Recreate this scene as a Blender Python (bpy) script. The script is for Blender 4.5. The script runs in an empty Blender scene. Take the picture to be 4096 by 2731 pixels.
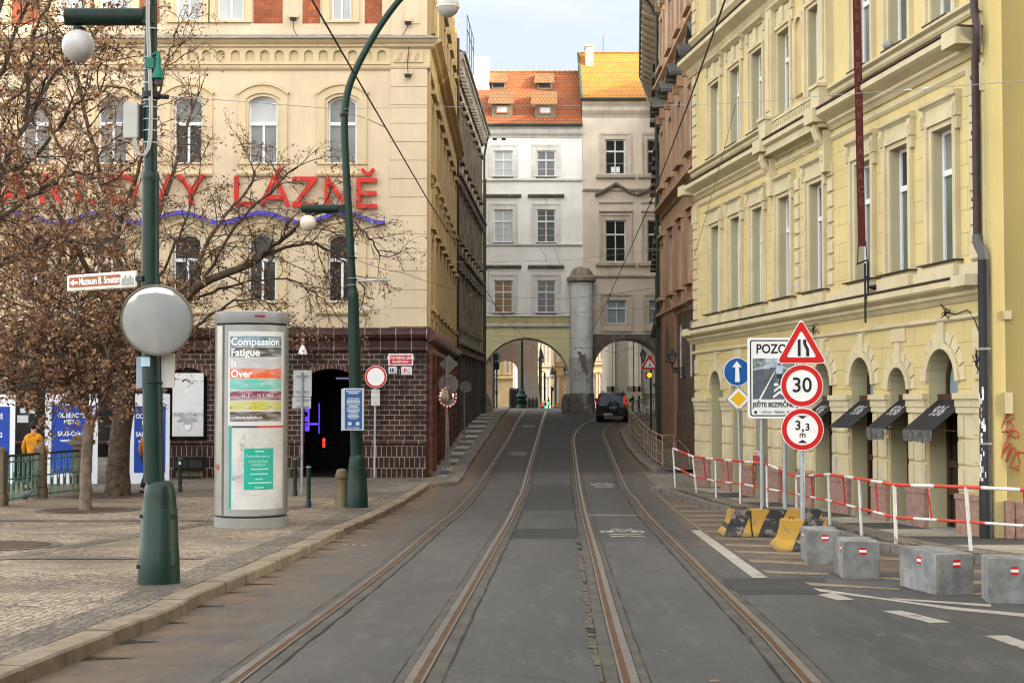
import bpy, bmesh, math, random
from mathutils import Vector, Matrix, noise
scene = bpy.context.scene
COL = scene.collection
rnd = random.Random(7)
R = math.radians

# ------------------------------------------------------------------ survey: camera and sight lines
FPX, CX, CY = 5689.0, 2048.0, 1365.5           # focal length and centre in photo pixels (50 mm lens, 36 mm sensor)
PITCH = math.atan(193 / 5689)                   # camera looks slightly upward; the camera is the origin
def ray(x, y):
    a = (x - CX) / FPX; b = -(y - CY) / FPX
    return Vector((a, math.cos(PITCH) - b * math.sin(PITCH), math.sin(PITCH) + b * math.cos(PITCH)))
def at(x, y, Y):                                # point of a sight line at depth Y
    r = ray(x, y); return r * (Y / r.y)

# road profile along the street: falls from the camera, then climbs to a crest
_PY = [-60, 0, 11.2, 19.3, 25.7, 32, 39, 44.5, 53, 61, 68, 75, 81.6, 90, 98, 104, 111, 125, 160, 220]
_PZ = [-0.4, -1.98, -2.31, -2.60, -2.77, -2.92, -3.03, -2.99, -2.81, -2.62, -2.42, -2.16, -1.87, -1.62, -1.44, -1.36, -1.42, -1.75, -2.4, -3.0]
def _pchip(X, Y):
    n = len(X); h = [X[i+1]-X[i] for i in range(n-1)]; d = [(Y[i+1]-Y[i])/h[i] for i in range(n-1)]
    m = [d[0]] + [0 if d[i-1]*d[i] <= 0 else 3*(h[i-1]+h[i])/((2*h[i]+h[i-1])/d[i-1]+(h[i]+2*h[i-1])/d[i]) for i in range(1, n-1)] + [d[-1]]
    def f(x):
        if x <= X[0]: return Y[0]
        if x >= X[-1]: return Y[-1]
        i = max(j for j in range(n-1) if X[j] <= x)
        t = (x-X[i])/h[i]; t2 = t*t; t3 = t2*t
        return (2*t3-3*t2+1)*Y[i] + (t3-2*t2+t)*h[i]*m[i] + (-2*t3+3*t2)*Y[i+1] + (t3-t2)*h[i]*m[i+1]
    return f
roadz = _pchip(_PY, _PZ)
KERB = 0.14
def G(x, y, dz=0.0):                            # sight line meets the road surface raised by dz
    r = ray(x, y); Y = 4.0; prev = None
    while Y < 110:
        g = r.z / r.y * Y - (roadz(Y) + dz)
        if prev is not None and g <= 0:
            a, b = Y - 0.25, Y
            for _ in range(20):
                m = (a + b) / 2
                if r.z / r.y * m - (roadz(m) + dz) > 0: a = m
                else: b = m
            return r * (a / r.y)
        prev = g; Y += 0.25
    return r * (104 / r.y)

# ------------------------------------------------------------------ mesh builder
class MB:
    def __init__(s, M=None):
        s.v = []; s.f = []; s.mi = []; s.M = M or Matrix(); s.m = 0
    def p(s, q):
        s.v.append(s.M @ Vector(q)); return len(s.v) - 1
    def face(s, ids): s.f.append(ids); s.mi.append(s.m)
    def poly(s, pts): s.face([s.p(q) for q in pts])
    def box(s, x0, x1, y0, y1, z0, z1):
        i = [s.p(q) for q in ((x0,y0,z0),(x1,y0,z0),(x1,y1,z0),(x0,y1,z0),(x0,y0,z1),(x1,y0,z1),(x1,y1,z1),(x0,y1,z1))]
        for a in ((0,3,2,1),(4,5,6,7),(0,1,5,4),(1,2,6,5),(2,3,7,6),(3,0,4,7)): s.face([i[k] for k in a])
    def loft(s, rings, closed=True, cap=True):
        ids = [[s.p(q) for q in r] for r in rings]; n = len(ids[0])
        for a, b in zip(ids[:-1], ids[1:]):
            for k in range(n if closed else n - 1):
                l = (k + 1) % n; s.face([a[k], a[l], b[l], b[k]])
        if cap and n > 2: s.face(ids[0][::-1]); s.face(ids[-1])
    def tube(s, pts, r, n=8, cap=True):
        pts = [Vector(q) for q in pts]; m = len(pts)
        rs = r if isinstance(r, (list, tuple)) else [r] * m
        rings = []; up = None
        for i, q in enumerate(pts):
            t = (pts[min(i+1, m-1)] - pts[max(i-1, 0)])
            if t.length < 1e-9: t = Vector((0,0,1))
            t.normalize()
            if up is None:
                up = Vector((0,0,1)) if abs(t.z) < .9 else Vector((1,0,0))
            a = t.cross(up)
            if a.length < 1e-6: a = t.orthogonal()
            a.normalize(); b = t.cross(a); up = -b if b.dot(up) < 0 else b
            rings.append([q + (a*math.cos(2*math.pi*k/n) + b*math.sin(2*math.pi*k/n)) * rs[i] for k in range(n)])
        s.loft(rings, True, cap)
    def cyl(s, p0, p1, r0, r1=None, n=12): s.tube([p0, p1], [r0, r0 if r1 is None else r1], n)
    def lathe(s, prof, n=24, c=(0,0), cap=True):
        s.loft([[(c[0]+r*math.cos(2*math.pi*k/n), c[1]+r*math.sin(2*math.pi*k/n), z) for k in range(n)] for r, z in prof], True, cap)
    def sphere(s, c, r, n=16, m=10, sz=1.0):
        s.lathe2 = None
        prof = [(max(r*math.sin(math.pi*i/m), 1e-4), c[2] - sz*r*math.cos(math.pi*i/m)) for i in range(m+1)]
        s.lathe(prof, n, (c[0], c[1]))
    def prism(s, pts, y0, y1):                  # outline in x,z extruded along y
        a = [s.p((x, y0, z)) for x, z in pts]; b = [s.p((x, y1, z)) for x, z in pts]; n = len(pts)
        s.face(a); s.face(b[::-1])
        for k in range(n): l = (k+1) % n; s.face([a[l], a[k], b[k], b[l]])
    def disc(s, cx, cz, rx, rz, y0, y1, n=40):
        s.prism([(cx+rx*math.cos(2*math.pi*k/n), cz+rz*math.sin(2*math.pi*k/n)) for k in range(n)], y0, y1)
    def ring(s, A, B, y0, y1):                  # two outlines of equal count, a moulded band between them
        n = len(A)
        for k in range(n):
            l = (k+1) % n
            (ax,az),(bx,bz),(cx,cz),(dx,dz) = A[k],A[l],B[l],B[k]
            s.poly([(ax,y0,az),(bx,y0,bz),(cx,y0,cz),(dx,y0,dz)])
            s.poly([(ax,y0,az),(ax,y1,az),(bx,y1,bz),(bx,y0,bz)])
            s.poly([(dx,y0,dz),(cx,y0,cz),(cx,y1,cz),(dx,y1,dz)])
    def text(s, txt, size, x, z, y=0.0, align='CENTER', bold=0.0, depth=0.0, bend=None, sx=1.0, shear=0.0, space=1.0, flat=None):
        cu = bpy.data.curves.new('lettering', 'FONT'); cu.body = txt; cu.size = size; cu.align_x = align
        cu.align_y = 'CENTER' if '\n' not in txt else 'TOP'; cu.offset = bold; cu.extrude = depth; cu.resolution_u = 3; cu.shear = shear; cu.space_character = space
        ob = bpy.data.objects.new('lettering', cu); COL.objects.link(ob)
        dg = bpy.context.evaluated_depsgraph_get(); me = bpy.data.meshes.new_from_object(ob.evaluated_get(dg))
        base = len(s.v)
        for v in me.vertices:
            q = (x + v.co.x*sx, y - v.co.z, z + v.co.y)
            if flat: q = flat(v.co.x*sx + x, v.co.y + z)
            if bend: q = bend(*q)
            s.v.append(s.M @ Vector(q))
        for pl in me.polygons: s.face([base + i for i in pl.vertices])
        bpy.data.objects.remove(ob); bpy.data.curves.remove(cu); bpy.data.meshes.remove(me)
    def build(s, name, mats, parent=None, smooth=False, bevel=0, angle=40, loc=None, weld=False):
        me = bpy.data.meshes.new(name)
        mats = mats if isinstance(mats, (list, tuple)) else [mats]
        me.from_pydata([tuple(q) for q in s.v], [], s.f)
        for m in mats: me.materials.append(m)
        me.polygons.foreach_set('material_index', s.mi)
        if weld or bevel:
            bm = bmesh.new(); bm.from_mesh(me)
            bmesh.ops.remove_doubles(bm, verts=bm.verts, dist=1e-4)
            bmesh.ops.recalc_face_normals(bm, faces=bm.faces)
            if bevel:
                es = [e for e in bm.edges if len(e.link_faces) == 2 and e.calc_face_angle(0) > R(30)]
                bmesh.ops.bevel(bm, geom=es, offset=bevel, segments=2, affect='EDGES', clamp_overlap=True)
            bm.to_mesh(me); bm.free()
        if smooth:
            me.polygons.foreach_set('use_smooth', [True]*len(me.polygons))
            me.set_sharp_from_angle(angle=R(angle))
        me.update()
        o = bpy.data.objects.new(name, me); COL.objects.link(o)
        if parent: o.parent = parent
        if loc: o.location = loc
        return o

def thing(name, label, cat, loc=(0,0,0), rz=0.0, group=None, rot=None):
    o = bpy.data.objects.new(name, None); COL.objects.link(o)
    o.location = loc; o.rotation_euler = rot or (0, 0, rz); o.empty_display_size = .2
    o['label'] = label; o['category'] = cat
    if group: o['group'] = group
    return o
def tag(o, label, cat, group=None):
    o['label'] = label; o['category'] = cat
    if group: o['group'] = group
    return o
def struct(o, label=None):
    o['kind'] = 'structure'
    if label: o['label'] = label
    return o
def dup(root, label, loc, rz=None):
    c = root.copy(); COL.objects.link(c); c.location = loc; c['label'] = label
    if rz is not None: c.rotation_euler = (0, 0, rz)
    for ch in root.children:
        d = ch.copy(); COL.objects.link(d); d.parent = c
        for g in ch.children:
            e = g.copy(); COL.objects.link(e); e.parent = d
    return c

# ------------------------------------------------------------------ materials
def _new(name):
    m = bpy.data.materials.new(name); m.use_nodes = True
    nt = m.node_tree; b = nt.nodes['Principled BSDF']
    return m, nt, b
def N(nt, t, **kw):
    n = nt.nodes.new(t)
    for k, v in kw.items():
        if k in n.inputs: n.inputs[k].default_value = v
        else: setattr(n, k, v)
    return n
def c4(c): return (c[0], c[1], c[2], 1)
def mixc(nt, fac, a, b):
    m = nt.nodes.new('ShaderNodeMix'); m.data_type = 'RGBA'
    for sock, v in ((m.inputs[0], fac), (m.inputs[6], a), (m.inputs[7], b)):
        if hasattr(v, 'is_linked'): nt.links.new(v, sock)
        elif isinstance(v, (int, float)): sock.default_value = v
        else: sock.default_value = c4(v)
    return m.outputs[2]
def ramp(nt, src, lo, hi):
    r = nt.nodes.new('ShaderNodeMapRange'); r.inputs[1].default_value = lo; r.inputs[2].default_value = hi
    nt.links.new(src, r.inputs[0]); return r.outputs[0]
def noisetex(nt, scale, vec=None, detail=4, rough=.55):
    n = N(nt, 'ShaderNodeTexNoise'); n.inputs['Scale'].default_value = scale; n.inputs['Detail'].default_value = detail; n.inputs['Roughness'].default_value = rough
    if vec is not None: nt.links.new(vec, n.inputs['Vector'])
    return n.outputs[0]
def pos(nt, scale=None):
    g = nt.nodes.new('ShaderNodeNewGeometry').outputs['Position']
    if scale:
        m = nt.nodes.new('ShaderNodeMapping'); m.inputs['Scale'].default_value = scale; nt.links.new(g, m.inputs[0]); g = m.outputs[0]
    return g
def objc(nt, scale=None, rot=None):
    g = nt.nodes.new('ShaderNodeTexCoord').outputs['Object']
    if scale or rot:
        m = nt.nodes.new('ShaderNodeMapping')
        if scale: m.inputs['Scale'].default_value = scale
        if rot: m.inputs['Rotation'].default_value = rot
        nt.links.new(g, m.inputs[0]); g = m.outputs[0]
    return g
def bumpn(nt, b, src, strength, dist=.02, prev=None):
    n = nt.nodes.new('ShaderNodeBump'); n.inputs['Strength'].default_value = strength; n.inputs['Distance'].default_value = dist
    nt.links.new(src, n.inputs['Height'])
    if prev is not None: nt.links.new(prev, n.inputs['Normal'])
    nt.links.new(n.outputs[0], b.inputs['Normal']); return n.outputs[0]
def mat(name, col, rough=.75, metal=0, var=.12, scale=1.2, streak=0.0, dirt=(.06,.05,.035), bump=.15, bscale=30, spec=None, blotch=0.0, blotchcol=None, joints=None):
    m, nt, b = _new(name)
    P = pos(nt)
    lo = [c*(1-var*1.4) for c in col]; hi = [min(1, c*(1+var)) for c in col]
    c = mixc(nt, ramp(nt, noisetex(nt, scale, P, 6, .62), .3, .7), lo, hi)
    if blotch:
        c = mixc(nt, ramp(nt, noisetex(nt, scale*.55+.35, pos(nt, (1.3,1.3,1)), 8, .68), .62-blotch*.3, .66), c, blotchcol or dirt)
    if streak:
        f = ramp(nt, noisetex(nt, 1.6, pos(nt, (2.2,2.2,.16)), 6, .7), .48, .85)
        mm = nt.nodes.new('ShaderNodeMath'); mm.operation = 'MULTIPLY'; mm.inputs[1].default_value = streak
        nt.links.new(f, mm.inputs[0]); c = mixc(nt, mm.outputs[0], c, dirt)
    hsrc = noisetex(nt, bscale, P, 3)
    nrm = bumpn(nt, b, hsrc, bump, .015) if bump else None
    if joints:                                   # shallow plaster joints (width, height) in object space
        bt = N(nt, 'ShaderNodeTexBrick'); bt.inputs['Scale'].default_value = 1; bt.inputs['Brick Width'].default_value = joints[0]; bt.inputs['Row Height'].default_value = joints[1]
        bt.inputs['Mortar Size'].default_value = .012; bt.inputs['Mortar Smooth'].default_value = .3
        sp = nt.nodes.new('ShaderNodeSeparateXYZ'); cb = nt.nodes.new('ShaderNodeCombineXYZ')
        nt.links.new(objc(nt), sp.inputs[0]); nt.links.new(sp.outputs[0], cb.inputs[0]); nt.links.new(sp.outputs[2], cb.inputs[1]); nt.links.new(cb.outputs[0], bt.inputs[0])
        c = mixc(nt, bt.outputs['Fac'], c, [x*.72 for x in col])
        inv = nt.nodes.new('ShaderNodeInvert'); nt.links.new(bt.outputs['Fac'], inv.inputs[1])
        bumpn(nt, b, inv.outputs[0], .5, .03, nrm)
    nt.links.new(c, b.inputs['Base Color'])
    b.inputs['Roughness'].default_value = rough; b.inputs['Metallic'].default_value = metal
    b.inputs['Specular IOR Level'].default_value = .2 if spec is None else spec
    return m
def flat(name, col, rough=.5, metal=0, spec=.25, var=.06):
    return mat(name, col, rough, metal, var=var, scale=3, bump=.03, bscale=25, spec=spec)
def glow(name, col, e):
    m, nt, b = _new(name); b.inputs['Base Color'].default_value = c4(col)
    b.inputs['Emission Color'].default_value = c4(col); b.inputs['Emission Strength'].default_value = e; return m
def glass(name, col, rough=.06, var=.5, spec=.2):
    m, nt, b = _new(name)
    c = mixc(nt, ramp(nt, noisetex(nt, .8, pos(nt), 3), .35, .65), [x*(1-var) for x in col], col)
    nt.links.new(c, b.inputs['Base Color']); b.inputs['Roughness'].default_value = rough; b.inputs['Specular IOR Level'].default_value = spec
    bumpn(nt, b, noisetex(nt, 1.3, pos(nt), 2), .02, .1); return m
def brickmat(name, col, col2, mortar, bw, rh, ms, rough=.45, bump=.4, swap=False, axis='x', chips=None):
    m, nt, b = _new(name)
    sp = nt.nodes.new('ShaderNodeSeparateXYZ'); cb = nt.nodes.new('ShaderNodeCombineXYZ'); nt.links.new(pos(nt), sp.inputs[0])
    ax = 0 if axis == 'x' else 1
    nt.links.new(sp.outputs[ax], cb.inputs[0]); nt.links.new(sp.outputs[2], cb.inputs[1])
    bt = N(nt, 'ShaderNodeTexBrick'); bt.inputs['Scale'].default_value = 1; bt.inputs['Brick Width'].default_value = bw; bt.inputs['Row Height'].default_value = rh
    bt.inputs['Mortar Size'].default_value = ms; bt.inputs['Mortar Smooth'].default_value = .1; bt.inputs['Bias'].default_value = 0
    bt.inputs['Color1'].default_value = c4(col); bt.inputs['Color2'].default_value = c4(col2); bt.inputs['Mortar'].default_value = c4(mortar)
    if swap: bt.offset = 0
    nt.links.new(cb.outputs[0], bt.inputs[0])
    c = mixc(nt, ramp(nt, noisetex(nt, 1.5, pos(nt), 5), .45, .75), bt.outputs[0], [x*.45 for x in col])
    c = mixc(nt, ramp(nt, noisetex(nt, 2.7, pos(nt), 4), .60, .80), c, [min(1, x*2.3) for x in col])
    if chips: c = mixc(nt, ramp(nt, noisetex(nt, 3.2, pos(nt), 5, .7), .62, .66), c, chips)
    nt.links.new(c, b.inputs['Base Color']); b.inputs['Roughness'].default_value = rough; b.inputs['Specular IOR Level'].default_value = .16
    inv = nt.nodes.new('ShaderNodeInvert'); nt.links.new(bt.outputs['Fac'], inv.inputs[1]); bumpn(nt, b, inv.outputs[0], bump, .02)
    return m
def tilemat(name, col, col2, dark):
    m, nt, b = _new(name)
    sp = nt.nodes.new('ShaderNodeSeparateXYZ'); cb = nt.nodes.new('ShaderNodeCombineXYZ'); nt.links.new(pos(nt), sp.inputs[0])
    nt.links.new(sp.outputs[0], cb.inputs[0]); nt.links.new(sp.outputs[2], cb.inputs[1])
    bt = N(nt, 'ShaderNodeTexBrick'); bt.inputs['Scale'].default_value = 1; bt.inputs['Brick Width'].default_value = .26; bt.inputs['Row Height'].default_value = .235
    bt.inputs['Mortar Size'].default_value = .02; bt.inputs['Mortar Smooth'].default_value = .6; bt.inputs['Bias'].default_value = -.2
    bt.inputs['Color1'].default_value = c4(col); bt.inputs['Color2'].default_value = c4(col2); bt.inputs['Mortar'].default_value = c4(dark)
    nt.links.new(cb.outputs[0], bt.inputs[0])
    c = mixc(nt, ramp(nt, noisetex(nt, 1.1, pos(nt), 6, .7), .5, .8), bt.outputs[0], [x*.6 for x in col])
    nt.links.new(c, b.inputs['Base Color']); b.inputs['Roughness'].default_value = .8
    w = N(nt, 'ShaderNodeTexWave'); w.bands_direction = 'Z'; w.wave_profile = 'SAW'; w.inputs['Scale'].default_value = 1/.235/3.1831*1.0; nt.links.new(pos(nt), w.inputs[0])
    inv = nt.nodes.new('ShaderNodeInvert'); nt.links.new(bt.outputs['Fac'], inv.inputs[1]); bumpn(nt, b, inv.outputs[0], .8, .05)
    return m
def cobblemat(name, light, dark, joint, scale=11, strength=.5, bands=True):
    m, nt, b = _new(name)
    P = pos(nt)
    nz = N(nt, 'ShaderNodeTexNoise'); nz.inputs['Scale'].default_value = 1.3; nt.links.new(P, nz.inputs[0])
    wob = nt.nodes.new('ShaderNodeMix'); wob.data_type = 'RGBA'; wob.blend_type = 'LINEAR_LIGHT'; wob.inputs[0].default_value = .06
    nt.links.new(P, wob.inputs[6]); nt.links.new(nz.outputs[1], wob.inputs[7])
    v = N(nt, 'ShaderNodeTexVoronoi'); v.distance = 'CHEBYCHEV'; v.inputs['Scale'].default_value = scale; v.inputs['Randomness'].default_value = .45; nt.links.new(wob.outputs[2], v.inputs[0])
    e = N(nt, 'ShaderNodeTexVoronoi'); e.feature = 'DISTANCE_TO_EDGE'; e.inputs['Scale'].default_value = scale; e.inputs['Randomness'].default_value = .45; nt.links.new(wob.outputs[2], e.inputs[0])
    sp = nt.nodes.new('ShaderNodeSeparateColor'); nt.links.new(v.outputs['Color'], sp.inputs[0])
    c = mixc(nt, sp.outputs[0], dark, light)
    big = ramp(nt, noisetex(nt, .5, P, 6, .65), .42, .66)
    c = mixc(nt, big, c, [x*.62 for x in dark])
    f = ramp(nt, e.outputs['Distance'], .02, .10)
    c = mixc(nt, f, joint, c)
    nt.links.new(c, b.inputs['Base Color']); b.inputs['Roughness'].default_value = .75
    bumpn(nt, b, f, strength, .02); return m

M = {}
M['cream'] = mat('cream_stucco', (.525,.425,.295), .85, var=.08, scale=.6, streak=.28, dirt=(.26,.19,.09), bump=.12, bscale=25)
M['cream_trim'] = mat('cream_trim', (.52,.41,.255), .8, var=.07, streak=.22, dirt=(.28,.2,.09))
M['ochre_trim'] = mat('ochre_trim', (.5,.37,.17), .8, var=.12, streak=.3, dirt=(.2,.13,.06))
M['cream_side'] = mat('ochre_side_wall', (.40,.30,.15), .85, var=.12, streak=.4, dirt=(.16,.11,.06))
M['redbrick'] = brickmat('orange_brick', (.30,.085,.035), (.24,.06,.025), (.22,.13,.09), .3, .1, .009, .8)
M['brick'] = brickmat('brown_glazed_brick', (.022,.011,.0095), (.062,.029,.024), (.33,.285,.235), .33, .163, .0095, .4, chips=None)
M['brick_side'] = brickmat('red_side_brick', (.11,.032,.016), (.075,.024,.015), (.10,.055,.035), .3, .17, .008, .6, axis='y')
M['brick_low'] = brickmat('tall_soldier_brick', (.033,.015,.013), (.047,.0215,.017), (.31,.27,.22), .165, .36, .012, .45, swap=False, chips=(.2,.06,.03))
M['vous'] = brickmat('arch_voussoirs', (.07,.032,.028), (.09,.04,.035), (.30,.24,.2), .14, 9, .012, .4)
M['dcorn'] = mat('dark_cornice_stone', (.17,.14,.105), .9, var=.3, streak=.5, dirt=(.06,.05,.04))
M['brick_mould'] = brickmat('brown_glazed_moulding', (.042,.0185,.017), (.056,.025,.022), (.33,.27,.23), .5, 9, .012, .3)
M['brick_mould_y'] = brickmat('red_glazed_moulding', (.11,.042,.03), (.09,.034,.026), (.13,.08,.06), .5, 9, .008, .35, axis='y')
M['slate'] = mat('grey_metal_flashing', (.21,.19,.17), .6, var=.25, scale=4, streak=.3, dirt=(.07,.06,.05))
M['white_frame'] = flat('white_window_paint', (.68,.68,.69), .5)
M['old_frame'] = flat('worn_white_paint', (.62,.61,.58), .6, var=.15)
M['g_dark'] = glass('dark_window_glass', (.035,.036,.035))
M['g_mid'] = glass('grey_window_glass', (.20,.205,.19), .12, .35)
M['g_pale'] = glass('curtained_window_glass', (.46,.47,.46), .16, .18)
M['g_blue'] = glass('pale_blue_window_glass', (.27,.34,.36), .15, .25)
M['g_green'] = glass('green_grey_window_glass', (.13,.16,.12), .1, .4)
M['g_amber'] = glass('brown_blind_glass', (.25,.13,.045), .2, .3)
M['g_black'] = glass('black_door_glass', (.02,.018,.016), .1)
M['white_wall'] = mat('off_white_stucco', (.78,.755,.70), .85, var=.06, scale=.9, streak=.24, dirt=(.42,.385,.33))
M['white_trim'] = mat('grey_white_trim', (.66,.63,.57), .85, var=.12, streak=.4, dirt=(.22,.2,.175))
M['beige_wall'] = mat('beige_stucco', (.64,.545,.43), .85, var=.09, scale=.9, streak=.3, dirt=(.36,.29,.22))
M['beige_trim'] = mat('beige_trim', (.54,.455,.355), .85, var=.14, streak=.5, dirt=(.2,.165,.13))
M['sooty'] = mat('sooty_stone', (.16,.14,.115), .9, var=.4, scale=2, streak=.5, dirt=(.05,.045,.04), bump=.4, bscale=12)
M['column'] = mat('weathered_column_render', (.74,.725,.69), .85, var=.1, scale=1.2, streak=.45, dirt=(.3,.285,.26))
M['column_mid'] = mat('stained_column_render', (.52,.51,.48), .85, var=.12, scale=1.3, blotch=.36, blotchcol=(.17,.15,.12), streak=.5, dirt=(.15,.13,.105))
M['column_low'] = mat('peeled_column_stone', (.15,.135,.11), .9, var=.4, scale=1.6, blotch=.12, blotchcol=(.33,.32,.30), bump=.5, bscale=10)
M['patch'] = mat('exposed_render', (.24,.19,.145), .9, var=.2, scale=3)
M['lime'] = mat('lime_yellow_stucco', (.72,.66,.37), .85, var=.05, streak=.16, dirt=(.28,.24,.12))
M['lime_dark'] = mat('stained_lime_stucco', (.50,.45,.22), .85, var=.12, streak=.55, dirt=(.19,.155,.085))
M['roof'] = tilemat('orange_roof_tile', (.27,.070,.013), (.225,.052,.012), (.065,.018,.007))
M['roof2'] = tilemat('bright_orange_roof_tile', (.36,.145,.010), (.32,.12,.009), (.13,.042,.005))
M['roof3'] = tilemat('mossy_dormer_tile', (.20,.09,.026), (.155,.07,.022), (.05,.026,.011))
M['copper'] = mat('dark_green_gutter', (.045,.06,.045), .6, var=.2)
M['dormer'] = mat('weathered_dormer_wood', (.15,.125,.085), .8, var=.25)
M['brown'] = mat('salmon_brown_stucco', (.44,.295,.20), .85, var=.12, streak=.35, dirt=(.14,.085,.055))
M['brown_trim'] = mat('brown_trim', (.42,.275,.175), .85, var=.15, streak=.4, dirt=(.11,.07,.045))
M['brown_low'] = mat('dark_rusticated_stone', (.15,.108,.075), .85, var=.3, scale=1.5, streak=.4, dirt=(.03,.025,.02), bump=.3, bscale=10, joints=(1.2,.55))
M['pinkpil'] = mat('terracotta_pilaster', (.31,.175,.115), .85, var=.14, streak=.3)
M['yellow'] = mat('yellow_stucco', (.57,.46,.22), .85, var=.09, scale=.7, streak=.36, dirt=(.33,.245,.11), blotch=.035, blotchcol=(.47,.40,.25))
M['yellow_block'] = mat('yellow_block_stucco', (.56,.45,.21), .85, var=.08, scale=.7, streak=.32, dirt=(.34,.25,.11), joints=(1.15,.42))
M['yellow_trim'] = mat('pale_yellow_trim', (.535,.455,.285), .82, var=.1, streak=.42, dirt=(.28,.22,.12), blotch=.05, blotchcol=(.44,.40,.32))
M['yellow_reveal'] = mat('grey_yellow_reveal', (.40,.36,.225), .85, var=.06)
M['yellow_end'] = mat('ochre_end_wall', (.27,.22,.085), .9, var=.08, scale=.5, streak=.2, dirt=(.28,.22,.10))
M['granite'] = mat('pink_granite', (.30,.18,.145), .7, var=.22, scale=8, bump=.2, bscale=40)
M['granite_grey'] = mat('grey_granite_step', (.26,.25,.23), .7, var=.2, scale=8)
M['door'] = flat('dark_brown_door_wood', (.055,.028,.016), .5, var=.2)
M['awning'] = flat('black_awning_canvas', (.012,.0125,.0125), .75, var=.3)
M['awning_edge'] = mat('faded_awning_edge', (.10,.10,.095), .85, var=.5, scale=8)
M['grey_text'] = flat('grey_lettering', (.30,.30,.30), .7)
M['pipe'] = flat('dark_brown_pipe_paint', (.045,.028,.027), .45, var=.2)
M['black'] = flat('black_paint', (.012,.012,.013), .6, 0, .3)
M['iron'] = flat('dark_wrought_iron', (.03,.032,.032), .55, var=.2)
M['darkhole'] = flat('unlit_interior', (.012,.011,.014), .9)
M['green'] = mat('dark_green_post_paint', (.0032,.021,.0145), .42, var=.2, scale=3, bump=.05, bscale=18, blotch=.06, blotchcol=(.012,.03,.02), spec=.3)
M['green_rust'] = mat('grubby_green_lamp_arm', (.007,.018,.013), .5, var=.25, scale=3, blotch=.14, blotchcol=(.03,.022,.01))
M['teal'] = flat('teal_plastic', (.005,.13,.085), .35)
M['globe'] = mat('milky_lamp_globe', (.43,.42,.41), .35, var=.12, scale=6, blotch=.10, blotchcol=(.35,.32,.30), bump=.02)
M['globe_warm'] = mat('yellowed_lamp_globe', (.62,.54,.42), .3, var=.1, scale=6)
M['grey_box'] = flat('pale_grey_cabinet_paint', (.42,.41,.37), .5)
M['conduit'] = flat('grey_conduit', (.36,.35,.32), .45)
M['steel'] = flat('galvanised_steel', (.34,.37,.39), .42, .5, var=.14)
M['alu'] = flat('brushed_aluminium', (.36,.35,.325), .3, .65, var=.1)
M['alu_cap'] = flat('grey_aluminium_cap', (.29,.29,.29), .4, .3)
M['mirrorgrey'] = flat('dull_convex_mirror', (.50,.53,.54), .10, .55, var=.02)
M['white'] = flat('white_reflective_sheet', (.74,.74,.73), .45)
M['signback'] = flat('pale_sign_back', (.50,.53,.54), .5)
M['signback_d'] = flat('dull_brown_grey_sign_back', (.18,.165,.135), .55, var=.15)
M['red'] = flat('red_reflective_sheet', (.50,.012,.012), .4)
M['blue'] = flat('blue_reflective_sheet', (.006,.085,.30), .4)
M['yellow_sign'] = flat('yellow_reflective_sheet', (.72,.42,.012), .4)
M['brown_sign'] = flat('brown_sign_sheet', (.27,.075,.018), .45)
M['banner_blue'] = flat('royal_blue_print', (.008,.045,.30), .5)
M['letter_red'] = flat('red_letter_enamel', (.46,.016,.005), .42)
M['wave_blue'] = flat('violet_blue_enamel', (.055,.05,.38), .42)
M['banner_red'] = flat('dark_red_banner_cloth', (.080,.014,.012), .7)
M['maroon_text'] = flat('faded_red_lettering', (.15,.055,.043), .7)
M['rail_white'] = mat('chipped_white_rail_paint', (.60,.58,.53), .45, var=.1, scale=6, blotch=.05, blotchcol=(.20,.12,.07))
M['rail_red'] = mat('orange_red_rail_paint', (.50,.055,.03), .45, var=.12, scale=6)
M['rail_deep'] = flat('deep_red_rail_paint', (.36,.012,.016), .45)
M['rail_beige'] = mat('dirty_cream_rail_paint', (.36,.28,.18), .55, var=.25, scale=6, blotch=.06, blotchcol=(.13,.07,.035))
M['concrete'] = mat('speckled_concrete', (.20,.203,.195), .85, var=.3, scale=4, streak=.8, dirt=(.085,.062,.034), bump=.35, bscale=45)
M['jersey_y'] = mat('worn_yellow_barrier_paint', (.46,.26,.025), .65, var=.15, scale=3, blotch=.22, blotchcol=(.27,.24,.18), bump=.25)
M['jersey_k'] = mat('worn_black_barrier_paint', (.022,.023,.024), .65, var=.2, scale=3, blotch=.12, blotchcol=(.26,.24,.19), bump=.25)
M['asphalt_patch'] = mat('darker_asphalt', (.041,.0405,.039), .85, var=.2, scale=2, bump=.25, bscale=70)
M['asphalt_light'] = mat('pale_asphalt_band', (.072,.065,.054), .85, var=.25, scale=3, bump=.3, bscale=50)
M['railsteel'] = flat('worn_rail_steel', (.16,.15,.135), .35, .55, var=.2)
M['filler'] = mat('broken_joint_mortar', (.095,.080,.058), .9, var=.35, scale=9, bump=.5, bscale=30)
M['stain'] = mat('dark_gutter_stain', (.030,.023,.016), .9, var=.3)
M['railrust'] = mat('rusty_rail_groove', (.078,.036,.012), .7, var=.3, scale=6)
M['crack'] = flat('black_joint_filler', (.022,.019,.016), .9, var=.3)
M['paint'] = mat('worn_road_paint', (.30,.28,.235), .75, var=.14, scale=4, blotch=.10, blotchcol=(.11,.10,.088), bump=.15, bscale=60)
M['paint_dull'] = mat('dusty_road_paint', (.19,.15,.10), .8, var=.16, scale=4, blotch=.12, blotchcol=(.09,.072,.05), bump=.15, bscale=60)
M['kerb'] = mat('granite_kerb', (.195,.155,.108), .8, var=.28, scale=3, streak=.3, dirt=(.16,.11,.06), bump=.3, bscale=25)
M['kerb_dark'] = mat('grey_granite_kerb', (.15,.135,.115), .8, var=.25, scale=3, bump=.3, bscale=25)
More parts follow.
